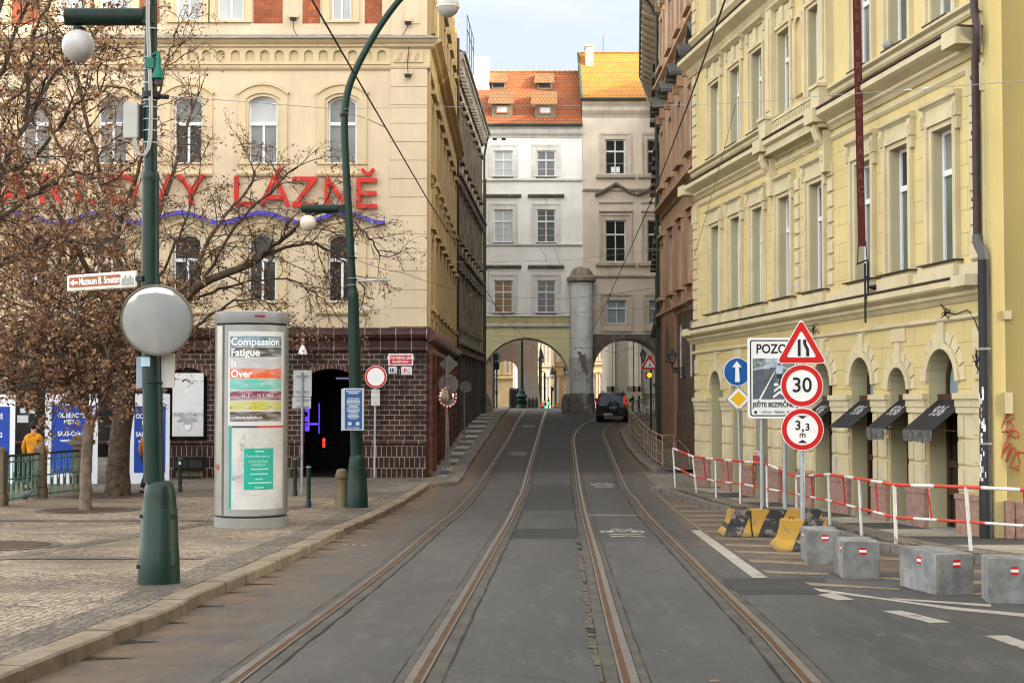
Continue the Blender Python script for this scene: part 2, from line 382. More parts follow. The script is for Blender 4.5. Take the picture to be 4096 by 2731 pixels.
M['cobble'] = cobblemat('tan_cobbles', (.37,.29,.195), (.19,.145,.095), (.065,.048,.033), 10, .9)
M['cobble_dark'] = cobblemat('dark_cobbles', (.21,.165,.115), (.10,.08,.057), (.04,.032,.023), 9, .8)
M['cobble_grey'] = cobblemat('grey_cobbles', (.235,.20,.15), (.135,.115,.085), (.05,.043,.034), 9, .7)
M['mosaic_light'] = cobblemat('pale_mosaic_paving', (.40,.35,.27), (.32,.28,.215), (.14,.12,.095), 12, .3)
M['mosaic_dark'] = cobblemat('dark_mosaic_paving', (.055,.053,.05), (.035,.034,.032), (.03,.03,.028), 12, .3)
M['earth'] = mat('tree_pit_soil', (.075,.045,.028), .95, var=.3, scale=5)
M['stone'] = mat('weathered_sandstone', (.15,.115,.075), .9, var=.3, scale=3, streak=.4, bump=.4, bscale=18)
M['green_iron'] = flat('pale_green_railing_paint', (.10,.21,.155), .5, var=.25)
M['bark'] = mat('grey_brown_bark', (.075,.055,.038), .95, var=.45, scale=6, bump=.8, bscale=14)
M['bark_pale'] = mat('smooth_grey_bark', (.165,.13,.10), .9, var=.35, scale=5, bump=.4, bscale=12)
M['twig'] = flat('dark_twigs', (.045,.031,.022), .9, var=.3)
M['seed'] = mat('dry_brown_seeds', (.22,.115,.06), .85, var=.5, scale=2.2, bump=0)
M['seed2'] = mat('dry_tan_seeds', (.30,.19,.11), .85, var=.4, scale=2.2, bump=0)
M['wire'] = flat('dark_overhead_cable', (.035,.034,.035), .6)
M['wire_grey'] = flat('grey_span_wire', (.22,.23,.24), .5)
M['skin'] = flat('skin', (.42,.24,.16), .6)
M['mustard'] = mat('mustard_hoodie_cloth', (.46,.19,.012), .9, var=.2, scale=4, bump=.3, bscale=25)
M['orange_coat'] = mat('tan_orange_coat_cloth', (.38,.14,.035), .9, var=.2, scale=4)
M['hair'] = flat('dark_hair', (.015,.011,.009), .7)
M['denim'] = flat('dark_trousers', (.02,.022,.03), .85)
M['car'] = flat('dark_blue_grey_car_paint', (.030,.037,.043), .28, .3, var=.05)
M['car_black'] = flat('black_car_plastic', (.012,.012,.013), .55)
M['car_glass'] = glass('tinted_car_glass', (.035,.055,.075), .05)
M['tail'] = glow('lit_red_tail_light', (.55,.012,.008), .14)
M['amber'] = glow('lit_amber_lamp', (1.0,.27,.006), .42)
M['go'] = glow('lit_green_lamp', (.03,.75,.40), .5)
M['stop'] = glow('lit_red_lamp', (.9,.03,.02), .4)
M['neon'] = glow('violet_neon_tube', (.11,.045,.75), .2)
M['neon_red'] = glow('red_neon_tube', (.9,.03,.02), .3)
M['fairy'] = glow('violet_fairy_light', (.5,.32,1.0), .28)
M['pinkgrey'] = mat('pink_grey_stucco', (.30,.215,.165), .85, var=.08, streak=.2)
M['greystucco'] = mat('plain_grey_stucco', (.30,.265,.215), .85, var=.06, streak=.2)
M['sand'] = mat('pale_sandstone_wall', (.36,.295,.20), .85, var=.1, streak=.25, joints=(1.1,.55))
M['sand2'] = mat('golden_stone_wall', (.40,.285,.15), .85, var=.12, streak=.3)
M['churchwhite'] = mat('pale_church_pilaster', (.50,.46,.385), .85, var=.08, streak=.25)
# ------------------------------------------------------------------ camera, sky, sun
cam_d = bpy.data.cameras.new('camera'); cam = bpy.data.objects.new('camera', cam_d); COL.objects.link(cam)
cam_d.lens = 50; cam_d.sensor_width = 36; cam_d.clip_start = .1; cam_d.clip_end = 3000
cam.rotation_euler = (R(90) + PITCH, 0, 0)
cam_d.dof.use_dof = True; cam_d.dof.focus_distance = 42; cam_d.dof.aperture_fstop = 9
scene.camera = cam
SUN = Vector((.90, -.26, .36)).normalized()     # towards the low winter sun, to the right and a little behind the camera
SUN_EL = math.asin(SUN.z); SUN_AZ = math.atan2(SUN.x, SUN.y)
w = bpy.data.worlds.new('World'); scene.world = w; w.use_nodes = True
nt = w.node_tree; bg = nt.nodes['Background']
sky = nt.nodes.new('ShaderNodeTexSky'); sky.sky_type = 'NISHITA'; sky.sun_disc = False
sky.sun_elevation = SUN_EL; sky.sun_rotation = SUN_AZ; sky.air_density = 1.0; sky.dust_density = 2.5; sky.ozone_density = 1.0
hs = nt.nodes.new('ShaderNodeHueSaturation'); hs.inputs['Saturation'].default_value = .42
nt.links.new(sky.outputs[0], hs.inputs['Color'])
tc = nt.nodes.new('ShaderNodeTexCoord'); mp = nt.nodes.new('ShaderNodeMapping'); mp.inputs['Scale'].default_value = (1.2, 1.2, 4.5)
nt.links.new(tc.outputs['Generated'], mp.inputs[0])
cl = noisetex(nt, 2.6, mp.outputs[0], 8, .55)
cloud = mixc(nt, ramp(nt, cl, .42, .68), (0,0,0), (1,1,1))
mx = nt.nodes.new('ShaderNodeMix'); mx.data_type = 'RGBA'; mx.blend_type = 'MIX'
sc_ = nt.nodes.new('ShaderNodeMath'); sc_.operation = 'MULTIPLY'; sc_.inputs[1].default_value = .75
nt.links.new(ramp(nt, cl, .44, .70), sc_.inputs[0]); nt.links.new(sc_.outputs[0], mx.inputs[0])
nt.links.new(hs.outputs[0], mx.inputs[6]); mx.inputs[7].default_value = (6.3, 6.0, 5.6, 1)   # thin high cloud
tint = nt.nodes.new('ShaderNodeMix'); tint.data_type = 'RGBA'; tint.blend_type = 'MULTIPLY'; tint.inputs[0].default_value = 1
nt.links.new(mx.outputs[2], tint.inputs[6]); tint.inputs[7].default_value = (1.0, .975, .925, 1)
sx = nt.nodes.new('ShaderNodeSeparateXYZ'); nt.links.new(tc.outputs['Generated'], sx.inputs[0])
def wm(op, a, v):
    n = nt.nodes.new('ShaderNodeMath'); n.operation = op
    for i, q in enumerate((a, v)):
        if hasattr(q, 'is_linked'): nt.links.new(q, n.inputs[i])
        else: n.inputs[i].default_value = q
    return n.outputs[0]
front = wm('MULTIPLY', ramp(nt, sx.outputs[1], .70, .95), ramp(nt, sx.outputs[2], .62, .30))     # mask that dims the visible sky ahead, apart from the lighting sky
back = ramp(nt, sx.outputs[1], .25, -.6)                                                       # unseen sky behind the camera, brightened to light the facades
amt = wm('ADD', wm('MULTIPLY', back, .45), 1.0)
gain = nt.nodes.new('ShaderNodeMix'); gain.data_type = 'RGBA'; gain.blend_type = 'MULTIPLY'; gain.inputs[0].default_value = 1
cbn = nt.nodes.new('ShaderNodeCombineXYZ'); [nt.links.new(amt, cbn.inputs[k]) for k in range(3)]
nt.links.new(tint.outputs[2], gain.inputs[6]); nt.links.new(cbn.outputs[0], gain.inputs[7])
dimmed_sky = mixc(nt, ramp(nt, noisetex(nt, 3.2, mp.outputs[0], 8, .6), .38, .66), (.98,1.10,1.22), (1.30,1.32,1.30))
fin = nt.nodes.new('ShaderNodeMix'); fin.data_type = 'RGBA'; nt.links.new(front, fin.inputs[0]); nt.links.new(gain.outputs[2], fin.inputs[6]); nt.links.new(dimmed_sky, fin.inputs[7])
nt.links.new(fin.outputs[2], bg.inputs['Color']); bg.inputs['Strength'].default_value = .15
sl = bpy.data.lights.new('sun', 'SUN'); sl.energy = 2.0; sl.angle = R(.5); sl.color = (1.0, .86, .66)
so = bpy.data.objects.new('sun', sl); COL.objects.link(so); so.rotation_euler = SUN.to_track_quat('Z', 'Y').to_euler()
scene.view_settings.view_transform = 'Standard'; scene.view_settings.look = 'None'; scene.view_settings.gamma = 1
scene.view_settings.exposure = 2.48
scene.cycles.filter_width = 1.15
scene.cycles.max_bounces = 6; scene.cycles.diffuse_bounces = 3; scene.cycles.glossy_bounces = 3

# ------------------------------------------------------------------ kerb lines (surveyed on the road surface)
def XY(px): q = G(*px); return (q.x, q.y)
KL = [(-3.08+ (-20-11.2)*.02, -20)] + [XY(p) for p in [(106,2731),(457,2582),(663,2495),(820,2407),(1049,2303),(1282,2189),(1404,2126),(1497,2084),(1646,2002),(1717,1950)]]
k2 = [XY(p) for p in [(1832,1942),(1887,1855),(1942,1770),(1989,1698),(2032,1642)]]
KL[0] = (KL[1][0] + (KL[1][0]-KL[2][0])/(KL[1][1]-KL[2][1])*(-20-KL[1][1]), -20)
K1 = [XY(p) for p in [(2606,1893),(2555,1852),(2507,1794),(2479,1734)]] + [(6.6, 80), (8.2, 86), (9.4, 92), (9.8, 104)]
K2 = [XY(p) for p in [(2627,1963),(2717,1985),(2809,2015),(2907,2045),(3140,2097),(3371,2149),(3525,2196),(3607,2209),(3928,2255),(4096,2269),(4400,2288),(5200,2310)]]
def interp(pl, Y, k=1):
    pl = sorted(pl, key=lambda q: q[1])
    if Y <= pl[0][1]: return pl[0][0]
    for a, b in zip(pl[:-1], pl[1:]):
        if a[1] <= Y <= b[1]:
            t = (Y-a[1])/max(1e-6, b[1]-a[1]); return a[0] + t*(b[0]-a[0])
    return pl[-1][0]
YJ = (KL[-1][1] + k2[0][1]) / 2                 # where the left kerb steps out at the corner building
def xl(Y): return interp(KL, Y) if Y < YJ else interp(k2, Y)
YU = K1[0][1]                                   # the upper right pavement begins here
Y2 = K2[0][1]                                   # the lower right pavement ends here
def xr(Y): return interp(K2, Y) if Y < Y2 else interp(K1, Y)

# ------------------------------------------------------------------ ground and road
mb = MB()
gx = [-600, -200, -80, -40, -18, 20, 40, 80, 200, 600]; gy = [-300, -100, -60, -30, -12, 0, 12, 25, 40, 60, 80, 95, 104, 115, 130, 160, 220, 400, 1200]
ids = [[mb.p((x, y, roadz(y) - .35)) for x in gx] for y in gy]
for j in range(len(gy)-1):
    for i in range(len(gx)-1): mb.face([ids[j][i], ids[j][i+1], ids[j+1][i+1], ids[j+1][i]])
struct(mb.build('ground', mat('distant_paving', (.16,.15,.135), .9, var=.2, scale=.5)))

def asphalt():
    m, nt, b = _new('worn_grey_asphalt'); P = pos(nt)
    fine = noisetex(nt, 42, P, 4, .7); big = noisetex(nt, .35, pos(nt, (1.6,.35,1)), 7, .6); mid = noisetex(nt, 2.2, pos(nt, (2.5,.5,1)), 6, .65)
    c = mixc(nt, ramp(nt, big, .3, .7), (.040,.0392,.0375), (.067,.065,.060))
    c = mixc(nt, ramp(nt, mid, .52, .75), c, (.084,.079,.070))
    c = mixc(nt, ramp(nt, fine, .60, .74), c, (.115,.107,.093))
    c = mixc(nt, ramp(nt, noisetex(nt, 1.0, pos(nt, (1.6,.5,1)), 8, .7), .60, .72), c, (.036,.0345,.032))
    vr = N(nt, 'ShaderNodeTexVoronoi'); vr.feature = 'DISTANCE_TO_EDGE'; vr.inputs['Scale'].default_value = .42; nzw = N(nt, 'ShaderNodeTexNoise'); nzw.inputs['Scale'].default_value = 1.7; nzw.inputs['Detail'].default_value = 6; nt.links.new(P, nzw.inputs[0]); wv_ = nt.nodes.new('ShaderNodeMix'); wv_.data_type = 'RGBA'; wv_.blend_type = 'LINEAR_LIGHT'; wv_.inputs[0].default_value = .35; nt.links.new(P, wv_.inputs[6]); nt.links.new(nzw.outputs[1], wv_.inputs[7]); nt.links.new(wv_.outputs[2], vr.inputs[0])
    ck = nt.nodes.new('ShaderNodeMath'); ck.operation = 'MULTIPLY'; nt.links.new(ramp(nt, vr.outputs['Distance'], .007, .002), ck.inputs[0]); nt.links.new(ramp(nt, noisetex(nt, .3, P, 3), .52, .60), ck.inputs[1])
    c = mixc(nt, ck.outputs[0], c, (.022,.021,.019))
    tone = N(nt, 'ShaderNodeAttribute', attribute_name='tone'); c = mixc(nt, tone.outputs['Fac'], c, (.028,.0275,.027))
    c = mixc(nt, ramp(nt, fine, .42, .30), c, (.026,.025,.024))
    sp = ramp(nt, noisetex(nt, 2.6, pos(nt, (6,2.2,1)), 2), .70, .73); c = mixc(nt, sp, c, (.10,.092,.08))
    dirt = N(nt, 'ShaderNodeAttribute', attribute_name='dirt')
    mm = nt.nodes.new('ShaderNodeMath'); mm.operation = 'MULTIPLY'; nt.links.new(dirt.outputs['Fac'], mm.inputs[0])
    nt.links.new(ramp(nt, noisetex(nt, 1.4, P, 7, .7), .30, .62), mm.inputs[1])
    c = mixc(nt, mm.outputs[0], c, (.16,.098,.047))
    nt.links.new(c, b.inputs['Base Color']); b.inputs['Roughness'].default_value = .82; b.inputs['Specular IOR Level'].default_value = .3
    bumpn(nt, b, fine, .35, .01); return m
mb = MB(); dirt = []; tone = []
xs = [-15 + .3*i for i in range(int(33/.3)+1)]
ys = [-14 + .5*i for i in range(int(126/.5)+1)]
ids = []
for y in ys:
    row = []
    for x in xs:
        row.append(mb.p((x, y, roadz(y))))
        dl = x - xl(y); dr = xr(y) - x if y < 100 else 9
        d = max(math.exp(-max(dl, 0)/.85) if dl > -.6 else 0, math.exp(-max(dr, 0)/.45) if dr > -.6 else 0)
        if y < Y2+2 and y > 14:                  # dusty zone behind the blocks
            lim = xr(y) - (3.1 - max(0, (y-26))*.17)
            if x > lim: d = max(d, .62*min(1, (x-lim)/.3))
        dirt.append(min(1, d)); tt = .0
        if y > 50 and -1.2 < x < 6.5: tt = min(1, (y-50)/.6)*.55
        if y > 46 and x < -.4: tt = max(tt, .4)
        tone.append(tt)
    ids.append(row)
for j in range(len(ys)-1):
    for i in range(len(xs)-1): mb.face([ids[j][i], ids[j][i+1], ids[j+1][i+1], ids[j+1][i]])
road = struct(mb.build('road', asphalt()))
for nm, arr in (('dirt', dirt), ('tone', tone)):
    a = road.data.attributes.new(nm, 'FLOAT', 'POINT'); a.data.foreach_set('value', arr)

# ------------------------------------------------------------------ pavements
def pave(name, m, y0, y1, fa, fb, dz, step=.5, nx=10):
    mb = MB(); n = max(2, int((y1-y0)/step)); rows = []
    for j in range(n+1):
        y = y0 + (y1-y0)*j/n; a, b = fa(y), fb(y)
        rows.append([mb.p((a+(b-a)*i/nx, y, roadz(y)+dz)) for i in range(nx+1)])
    for j in range(n):
        for i in range(nx): mb.face([rows[j][i], rows[j][i+1], rows[j+1][i+1], rows[j+1][i]])
    # outer skirt
    for r in (0, nx):
        for j in range(n):
            a, b = mb.v[rows[j][r]], mb.v[rows[j+1][r]]
            mb.poly([a, b, (b.x, b.y, b.z-.3), (a.x, a.y, a.z-.3)])
    return struct(mb.build(name, m))
KW = .28
pave('left_pavement', M['cobble'], -20, YJ, lambda y: -45, lambda y: xl(y)-KW, KERB)
pave('dark_cobble_strip', M['cobble_dark'], -20, YJ-.5, lambda y: xl(y)-KW-.55-.05*math.sin(y*.4), lambda y: xl(y)-KW-.01, KERB+.006, nx=3)
pave('side_street_cobbles', M['cobble_grey'], 38.6, 46.3, lambda y: -14, lambda y: xl(y)-KW-.02, KERB+.010)
pave('left_hill_pavement', M['cobble_grey'], YJ, 106, lambda y: -3.2, lambda y: xl(y)-KW, KERB)
pave('right_pavement', M['cobble_grey'], K2[-1][1], Y2, lambda y: xr(y)+.22, lambda y: 16, KERB)
pave('right_crossing', M['cobble_grey'], Y2, YU, lambda y: 4.5, lambda y: 16, .02)
pave('right_hill_pavement', M['cobble_dark'], YU, 104, lambda y: xr(y)+.22, lambda y: 12, KERB)
# mosaic bands
def band(name, m, y0, y1, x0, x1, dz): return pave(name, m, y0, y1, x0, x1, dz, step=.4, nx=3)
y = 45.2; k = 0
while y < 92:
    h = 1.9
    a = (lambda yy: -2.42) if y < 68 else (lambda yy: interp([(-2.42,68),(-2.3,80),(-1.7,92)], yy))
    band('mosaic_band', M['mosaic_dark'] if k % 2 else M['mosaic_light'], y, y+h, a, lambda yy: xl(yy)-KW-.22, KERB+.006); y += h; k += 1
y = 22.0; k = 0
while y < Y2-1.5:
    h = 1.8
    band('mosaic_band', M['mosaic_dark'] if k % 2 else M['mosaic_light'], y, y+h, lambda yy: xr(yy)+.75, lambda yy: xr(yy)+3.2-.05*(yy-22), KERB+.006); y += h; k += 1
band('paving_strip', M['cobble_dark'], 12, 36, lambda y: -9.6+(y-12)*.19, lambda y: -9.25+(y-12)*.19, KERB+.008)
band('paving_strip', M['cobble_dark'], 29.6, 30.0, lambda y: -12, lambda y: -5.3, KERB+.009)
band('paving_strip', M['cobble_dark'], 21.2, 21.5, lambda y: -12, lambda y: -4.6, KERB+.009)

def kerb(name, pl, side, m, wd, L=1.15, up=KERB):
    mb = MB(); acc = []
    for a, b in zip(pl[:-1], pl[1:]):
        d = math.hypot(b[0]-a[0], b[1]-a[1]); n = max(1, round(d/L))
        acc += [((a[0]+(b[0]-a[0])*i/n, a[1]+(b[1]-a[1])*i/n), (a[0]+(b[0]-a[0])*(i+1)/n, a[1]+(b[1]-a[1])*(i+1)/n)) for i in range(n)]
    for (a, b) in acc:
        e = Vector((b[0]-a[0], b[1]-a[1])); l = e.length; e.normalize(); nn = Vector((-e.y, e.x))*side
        j = rnd.uniform(-.014, .014); jz = rnd.uniform(-.009, .009); g = .012
        q = [Vector(a)+e*g, Vector(b)-e*g]
        r = .022
        ringA = []
        for s_, P in enumerate(q):
            zb = roadz(P.y); o = nn*j
            pr = [(0, -.1), (0.0, up-r+jz), (r, up+jz), (wd, up+jz+.003), (wd, -.1)]
            ringA.append([(P.x+o.x+nn.x*t, P.y+o.y+nn.y*t, zb+z) for t, z in pr])
        mb.loft(ringA)
    return struct(mb.build(name, m))
kerb('left_kerb', KL, 1, M['kerb'], KW, 1.0)
kerb('left_hill_kerb', [(-2.7, k2[0][1]+.02), (k2[0][0]-.12, k2[0][1]), (k2[0][0], k2[0][1]+.25)] + k2[1:] + [(k2[-1][0]+.1, 106)], 1, M['kerb_dark'], KW+.02, 1.4)
kerb('right_kerb', K2, -1, M['kerb_dark'], .22, 1.1)
kerb('right_hill_kerb', [(7.2, YU+.9), (K1[0][0]+.5, YU+.02), (K1[0][0]+.12, YU+.05), (K1[0][0], YU+.3)] + K1[1:], -1, M['kerb_dark'], .24, 1.1)

mb = MB(); rs = random.Random(3); Ys_ = 10.5
while Ys_ < 42:
    x = xl(Ys_); l = rs.uniform(.18,.5); h = rs.uniform(.12,.3)
    pts = [(x+.005, Ys_-.05), (x+l*.45, Ys_+h*.15), (x+l, Ys_+h*.42), (x+l*.4, Ys_+h*.6), (xl(Ys_+h)+.005, Ys_+h)]
    mb.poly([(px, py, roadz(py)+.0045) for px, py in pts]); Ys_ += rs.choice((1.0, 1.0, 2.0, 1.5))
struct(mb.build('gutter_stain', M['stain']))
# ------------------------------------------------------------------ tram rails
RA = [(935,2731),(1387,2396),(1599,2231),(1764,2093),(1814,2058),(1870,2000),(1921,1936),(1972,1859),(2027,1770),(2070,1689),(2102,1644)]
RB = [(1665,2731),(1900,2326),(1993,2163),(2036,2089),(2076,2000),(2091,1974),(2112,1898),(2138,1804),(2163,1715),(2186,1644)]
RC = [(2511,2731),(2450,2513),(2403,2326),(2366,2177),(2342,2089),(2322,2000),(2312,1940),(2297,1821),(2292,1753),(2308,1719),(2338,1694),(2376,1677)]
RD = [(3236,2731),(3036,2513),(2850,2330),(2693,2172),(2588,2065),(2539,2000),(2500,1953),(2457,1855),(2423,1770),(2410,1732),(2423,1708),(2448,1691),(2478,1677)]
def smooth_line(pl, step=.35):
    pts = [Vector(p) for p in pl]; out = []
    for i in range(len(pts)-1):
        p0 = pts[max(i-1,0)]; p1 = pts[i]; p2 = pts[i+1]; p3 = pts[min(i+2, len(pts)-1)]
        n = max(1, int((p2-p1).length/step))
        for k in range(n):
            t = k/n
            out.append(.5*((2*p1)+(p2-p0)*t+(2*p0-5*p1+4*p2-p3)*t*t+(3*p1-p0-3*p2+p3)*t*t*t))
    out.append(pts[-1]); return out
# two track centre lines, rails kept exactly one gauge apart
def centre(a, b): return [XY(p) for p in a], [XY(p) for p in b]
def rail(pl, side, label, broken=None):
    p0 = Vector(pl[0]); p1 = Vector(pl[1]); st = p0 + (p0-p1).normalized()*14
    line = smooth_line([tuple(st)] + pl)
    mb = MB(); n = len(line)
    def strip(o0, o1, dz, mi, j0=0, j1=0):
        mb.m = mi; prev = None
        for i, q in enumerate(line):
            t = (line[min(i+1,n-1)] - line[max(i-1,0)]).normalized(); nn = Vector((t.y, -t.x))
            a = q + nn*(o0 + rnd.uniform(-j0, j0)); b = q + nn*(o1 + rnd.uniform(-j1, j1)); z = roadz(q.y) + dz
            cur = (mb.p((a.x, a.y, roadz(a.y)+dz)), mb.p((b.x, b.y, roadz(b.y)+dz)))
            if prev: mb.face([prev[0], prev[1], cur[1], cur[0]])
            prev = cur
    s = side
    strip(-.185, .19, .004, 0, .02, .022)
    strip(s*.185, s*.206, .0065, 3, .014, .014)
    strip(-s*.182, -s*.190, .0065, 3, .006, .006)
    strip(-.105*s, .065*s, .008, 3, .004, .006)
    strip(-.095*s, -.022*s, .012, 1)
    strip(-.022*s, .034*s, .010, 2)
    strip(.034*s, .056*s, .012, 1)
    if broken:
        rb = random.Random(len(pl)); i = 0
        while i < n-1:
            q = line[i]
            if broken[0] < q.y < broken[1]:
                o0, o1 = s*(.19+rb.uniform(-.01,.01)), s*(.255+rb.uniform(-.03,.035)); mb.m = 4 if rb.random() < .86 else 3
                if rb.random() < .9:
                    t = (line[i+1]-line[i]).normalized(); nn = Vector((t.y, -t.x)); a, b = line[i]+t*.02, line[i+1]-t*rb.uniform(0,.05)
                    mb.poly([(p_.x, p_.y, roadz(p_.y)+.0085) for p_ in (a+nn*o0, a+nn*(o1+rb.uniform(-.02,.02)), b+nn*o1, b+nn*o0)])
            i += 1
    o = mb.build('tram_rail', [M['asphalt_light'], M['railsteel'], M['railrust'], M['crack'], M['filler']]); struct(o, label); return line
lA = rail([XY(p) for p in RA], 1, 'leftmost rusty tram rail, nearest the tan cobbled pavement')
lB = rail([XY(p) for p in RB], 1, 'second tram rail from the left, right rail of the left track')
lC = rail([XY(p) for p in RC], -1, 'third tram rail from the left, with wide broken joint beside it', (4, 27))
lD = rail([XY(p) for p in RD], -1, 'rightmost tram rail, nearest the concrete blocks')

# ------------------------------------------------------------------ road markings
def mark(name, quads, m, dz=.005):
    mb = MB()
    for q in quads:
        P = [G(*p) for p in q]
        if len(P) == 4:                          # subdivide so that the paint follows the road
            n = 24
            for i in range(n):
                a = P[0].lerp(P[1], i/n); b = P[0].lerp(P[1], (i+1)/n); c = P[3].lerp(P[2], (i+1)/n); d = P[3].lerp(P[2], i/n)
                mb.poly([(v.x, v.y, roadz(v.y)+dz) for v in (a, b, c, d)])
        else: mb.poly([(v.x, v.y, roadz(v.y)+dz) for v in P])
    return struct(mb.build(name, m))
def r7(*p): return [(2500+x/1.8447, 1500+y/1.8447) for x, y in p]
def r6(*p): return [(3200+x/2.4855, 2100+y/2.4855) for x, y in p]
def r5(*p): return [(2700+x/2.145, 2000+y/2.145) for x, y in p]
mark('thick_white_line', [r7((485,1145),(945,1497),(1055,1495),(555,1143))], M['paint'])
mark('thin_edge_line', [r7((232,868),(560,1145),(580,1145),(246,868))], M['paint_dull'])
hat = [r7((352,958),(545,964),(545,973),(362,968)), r7((393,996),(700,1002),(700,1012),(402,1006)), r7((438,1031),(760,1032),(760,1043),(450,1043)),
       r7((482,1064),(760,1064),(760,1076),(492,1076)), r7((535,1101),(730,1101),(730,1113),(548,1114)), r7((578,1145),(690,1145),(690,1158),(596,1158)),
       r7((655,1196),(1090,1206),(1090,1220),(680,1210)), r7((728,1245),(1090,1255),(1090,1270),(752,1260)), r7((805,1295),(1300,1312),(1300,1328),(832,1310)),
       r5((1760,490),(1945,498),(1945,514),(1762,506))]
mark('hatched_bay_line', hat, M['paint_dull'])
mark('hatched_bay_line', [r7((898,1358),(1350,1378),(1350,1400),(935,1382)), r7((1010,1438),(1190,1450),(1200,1468),(1050,1462)), r7((1190,1450),(1500,1460),(1500,1478),(1200,1468)),
       r6((38,566),(985,630),(985,645),(108,598)), r6((800,318),(1005,328),(1005,348),(802,340)), r6((1720,448),(1880,448),(1880,474),(1722,474)), r6((1715,556),(1890,558),(1890,588),(1717,588)), r6((1712,668),(1880,672),(1880,696),(1714,694)), r6((790,515),(1000,530),(1000,545),(792,532))], M['paint_dull'])
mark('curved_edge_line', [r6((128,624),(900,735),(860,745),(200,660)), r6((900,735),(1500,812),(1480,838),(860,745)), r6((1500,812),(2400,895),(2400,930),(1480,838)), r6((860,722),(1900,788),(1900,812),(1000,745))], M['paint'])
mark('dashed_lane_mark', [r6((165,692),(330,676),(545,742),(375,746)), r6((815,853),(1010,850),(1500,968),(1290,972)), r6((1835,1100),(2060,1098),(2600,1290),(2420,1300))], M['paint'])
mark('small_white_dash', [[(2619,1911),(2644,1911),(2644,1918),(2621,1918)], [(2621,1924),(2648,1924),(2648,1932),(2622,1932)], [(2623,1938),(2652,1938),(2652,1946),(2624,1946)]], M['paint'])
mark('small_white_dash', [[(1375,2177),(1393,2177),(1390,2183),(1370,2183)], [(1410,2177),(1428,2177),(1424,2183),(1404,2183)], [(1446,2178),(1465,2178),(1462,2184),(1441,2184)]], M['paint_dull'])
mark('transverse_seam', [[(1812,2060),(2036,2062),(2036,2066),(1808,2066)]], M['asphalt_light'])
mark('transverse_seam', [[(2346,2057),(2570,2060),(2572,2064),(2347,2062)]], M['paint_dull'])
mark('asphalt_patch', [[(2056,2114),(2316,2112),(2324,2153),(2040,2153)]], M['asphalt_patch'], .003)
mark('asphalt_patch', [[(2132,1938),(2282,1938),(2300,2040),(2094,2040)]], mat('mid_asphalt', (.046,.045,.043), .85, var=.15, scale=2, bump=.25, bscale=70), .003)
mark('asphalt_patch', [[(2870,2312),(3300,2312),(3290,2376),(2930,2376)]], M['asphalt_patch'], .003)
mark('sealed_crack', [[(2216,1916),(2222,1916),(2218,1966),(2214,1966)], [(2214,1966),(2218,1966),(2226,2004),(2221,2004)], [(2221,2004),(2226,2004),(2218,2040),(2211,2040)]], M['asphalt_light'], .006)
mark('manhole_lid', [[(2835,2722),(2850,2718),(2870,2718),(2882,2722),(2870,2727),(2845,2727)]], M['paint_dull'])
def pictogram(px, py, wpx, chev):               # cycle symbol with two chevrons lying on the road
    c = G(px, py); s = 1.0
    Wd = wpx * c.y / FPX / 1.7
    mb = MB()
    def q(x, y): return (c.x + x*Wd, c.y + y*Wd*2.2, roadz(c.y + y*Wd*2.2) + .006)
    for sx in (-.58, .58):
        for k in range(20):
            a, b = 2*math.pi*k/20, 2*math.pi*(k+1)/20
            mb.poly([q(sx+.27*math.cos(a), .27*math.sin(a)), q(sx+.27*math.cos(b), .27*math.sin(b)), q(sx+.14*math.cos(b), .16*math.sin(b)), q(sx+.14*math.cos(a), .16*math.sin(a))])
    for (x0,y0,x1,y1) in ((-.58,0,-.2,.5),(-.2,.5,.38,.45),(.38,.45,.58,0),(-.2,.5,.05,0),(.05,0,.38,.45),(-.58,0,.05,0),(-.32,.68,-.05,.66),(.3,.62,.5,.72)):
        d = Vector((x1-x0, y1-y0)).normalized(); n_ = Vector((-d.y, d.x))*.05
        mb.poly([q(x0+n_.x,y0+n_.y), q(x1+n_.x,y1+n_.y), q(x1-n_.x,y1-n_.y), q(x0-n_.x,y0-n_.y)])
    if chev:
        for yo in (-.62, -1.05):
            for sx in (-1, 1): mb.poly([q(0,yo+.22), q(sx*.62,yo), q(sx*.62,yo-.16), q(0,yo+.06)])
    struct(mb.build('cycle_pictogram', M['paint']))
pictogram(2490, 2126, 180, True); pictogram(2408, 1938, 92, True); pictogram(2072, 1812, 82, True); pictogram(2114, 1703, 58, True)
# tree pits and manholes in the left pavement
def pit(px, py, r, ring=True):
    c = G(px, py, KERB); mb = MB()
    mb.m = 0; mb.poly([(c.x+r*math.cos(2*math.pi*k/28)*rnd.uniform(.93,1.04), c.y+r*math.sin(2*math.pi*k/28), roadz(c.y+r*math.sin(2*math.pi*k/28))+KERB+.016) for k in range(28)])
    mb.m = 1
    for k in range(28):
        a, b = 2*math.pi*k/28, 2*math.pi*(k+1)/28
        mb.poly([(c.x+rr*math.cos(t), c.y+rr*math.sin(t), roadz(c.y+rr*math.sin(t))+KERB+.013) for rr, t in ((r*1.03,a),(r*1.03,b),(r*1.22,b),(r*1.22,a))])
    struct(mb.build('tree_pit', [M['earth'], M['cobble_grey']])); return c
pit(345, 2040, .95); pit(440, 1982, 1.0); pit(-10, 2182, .85)
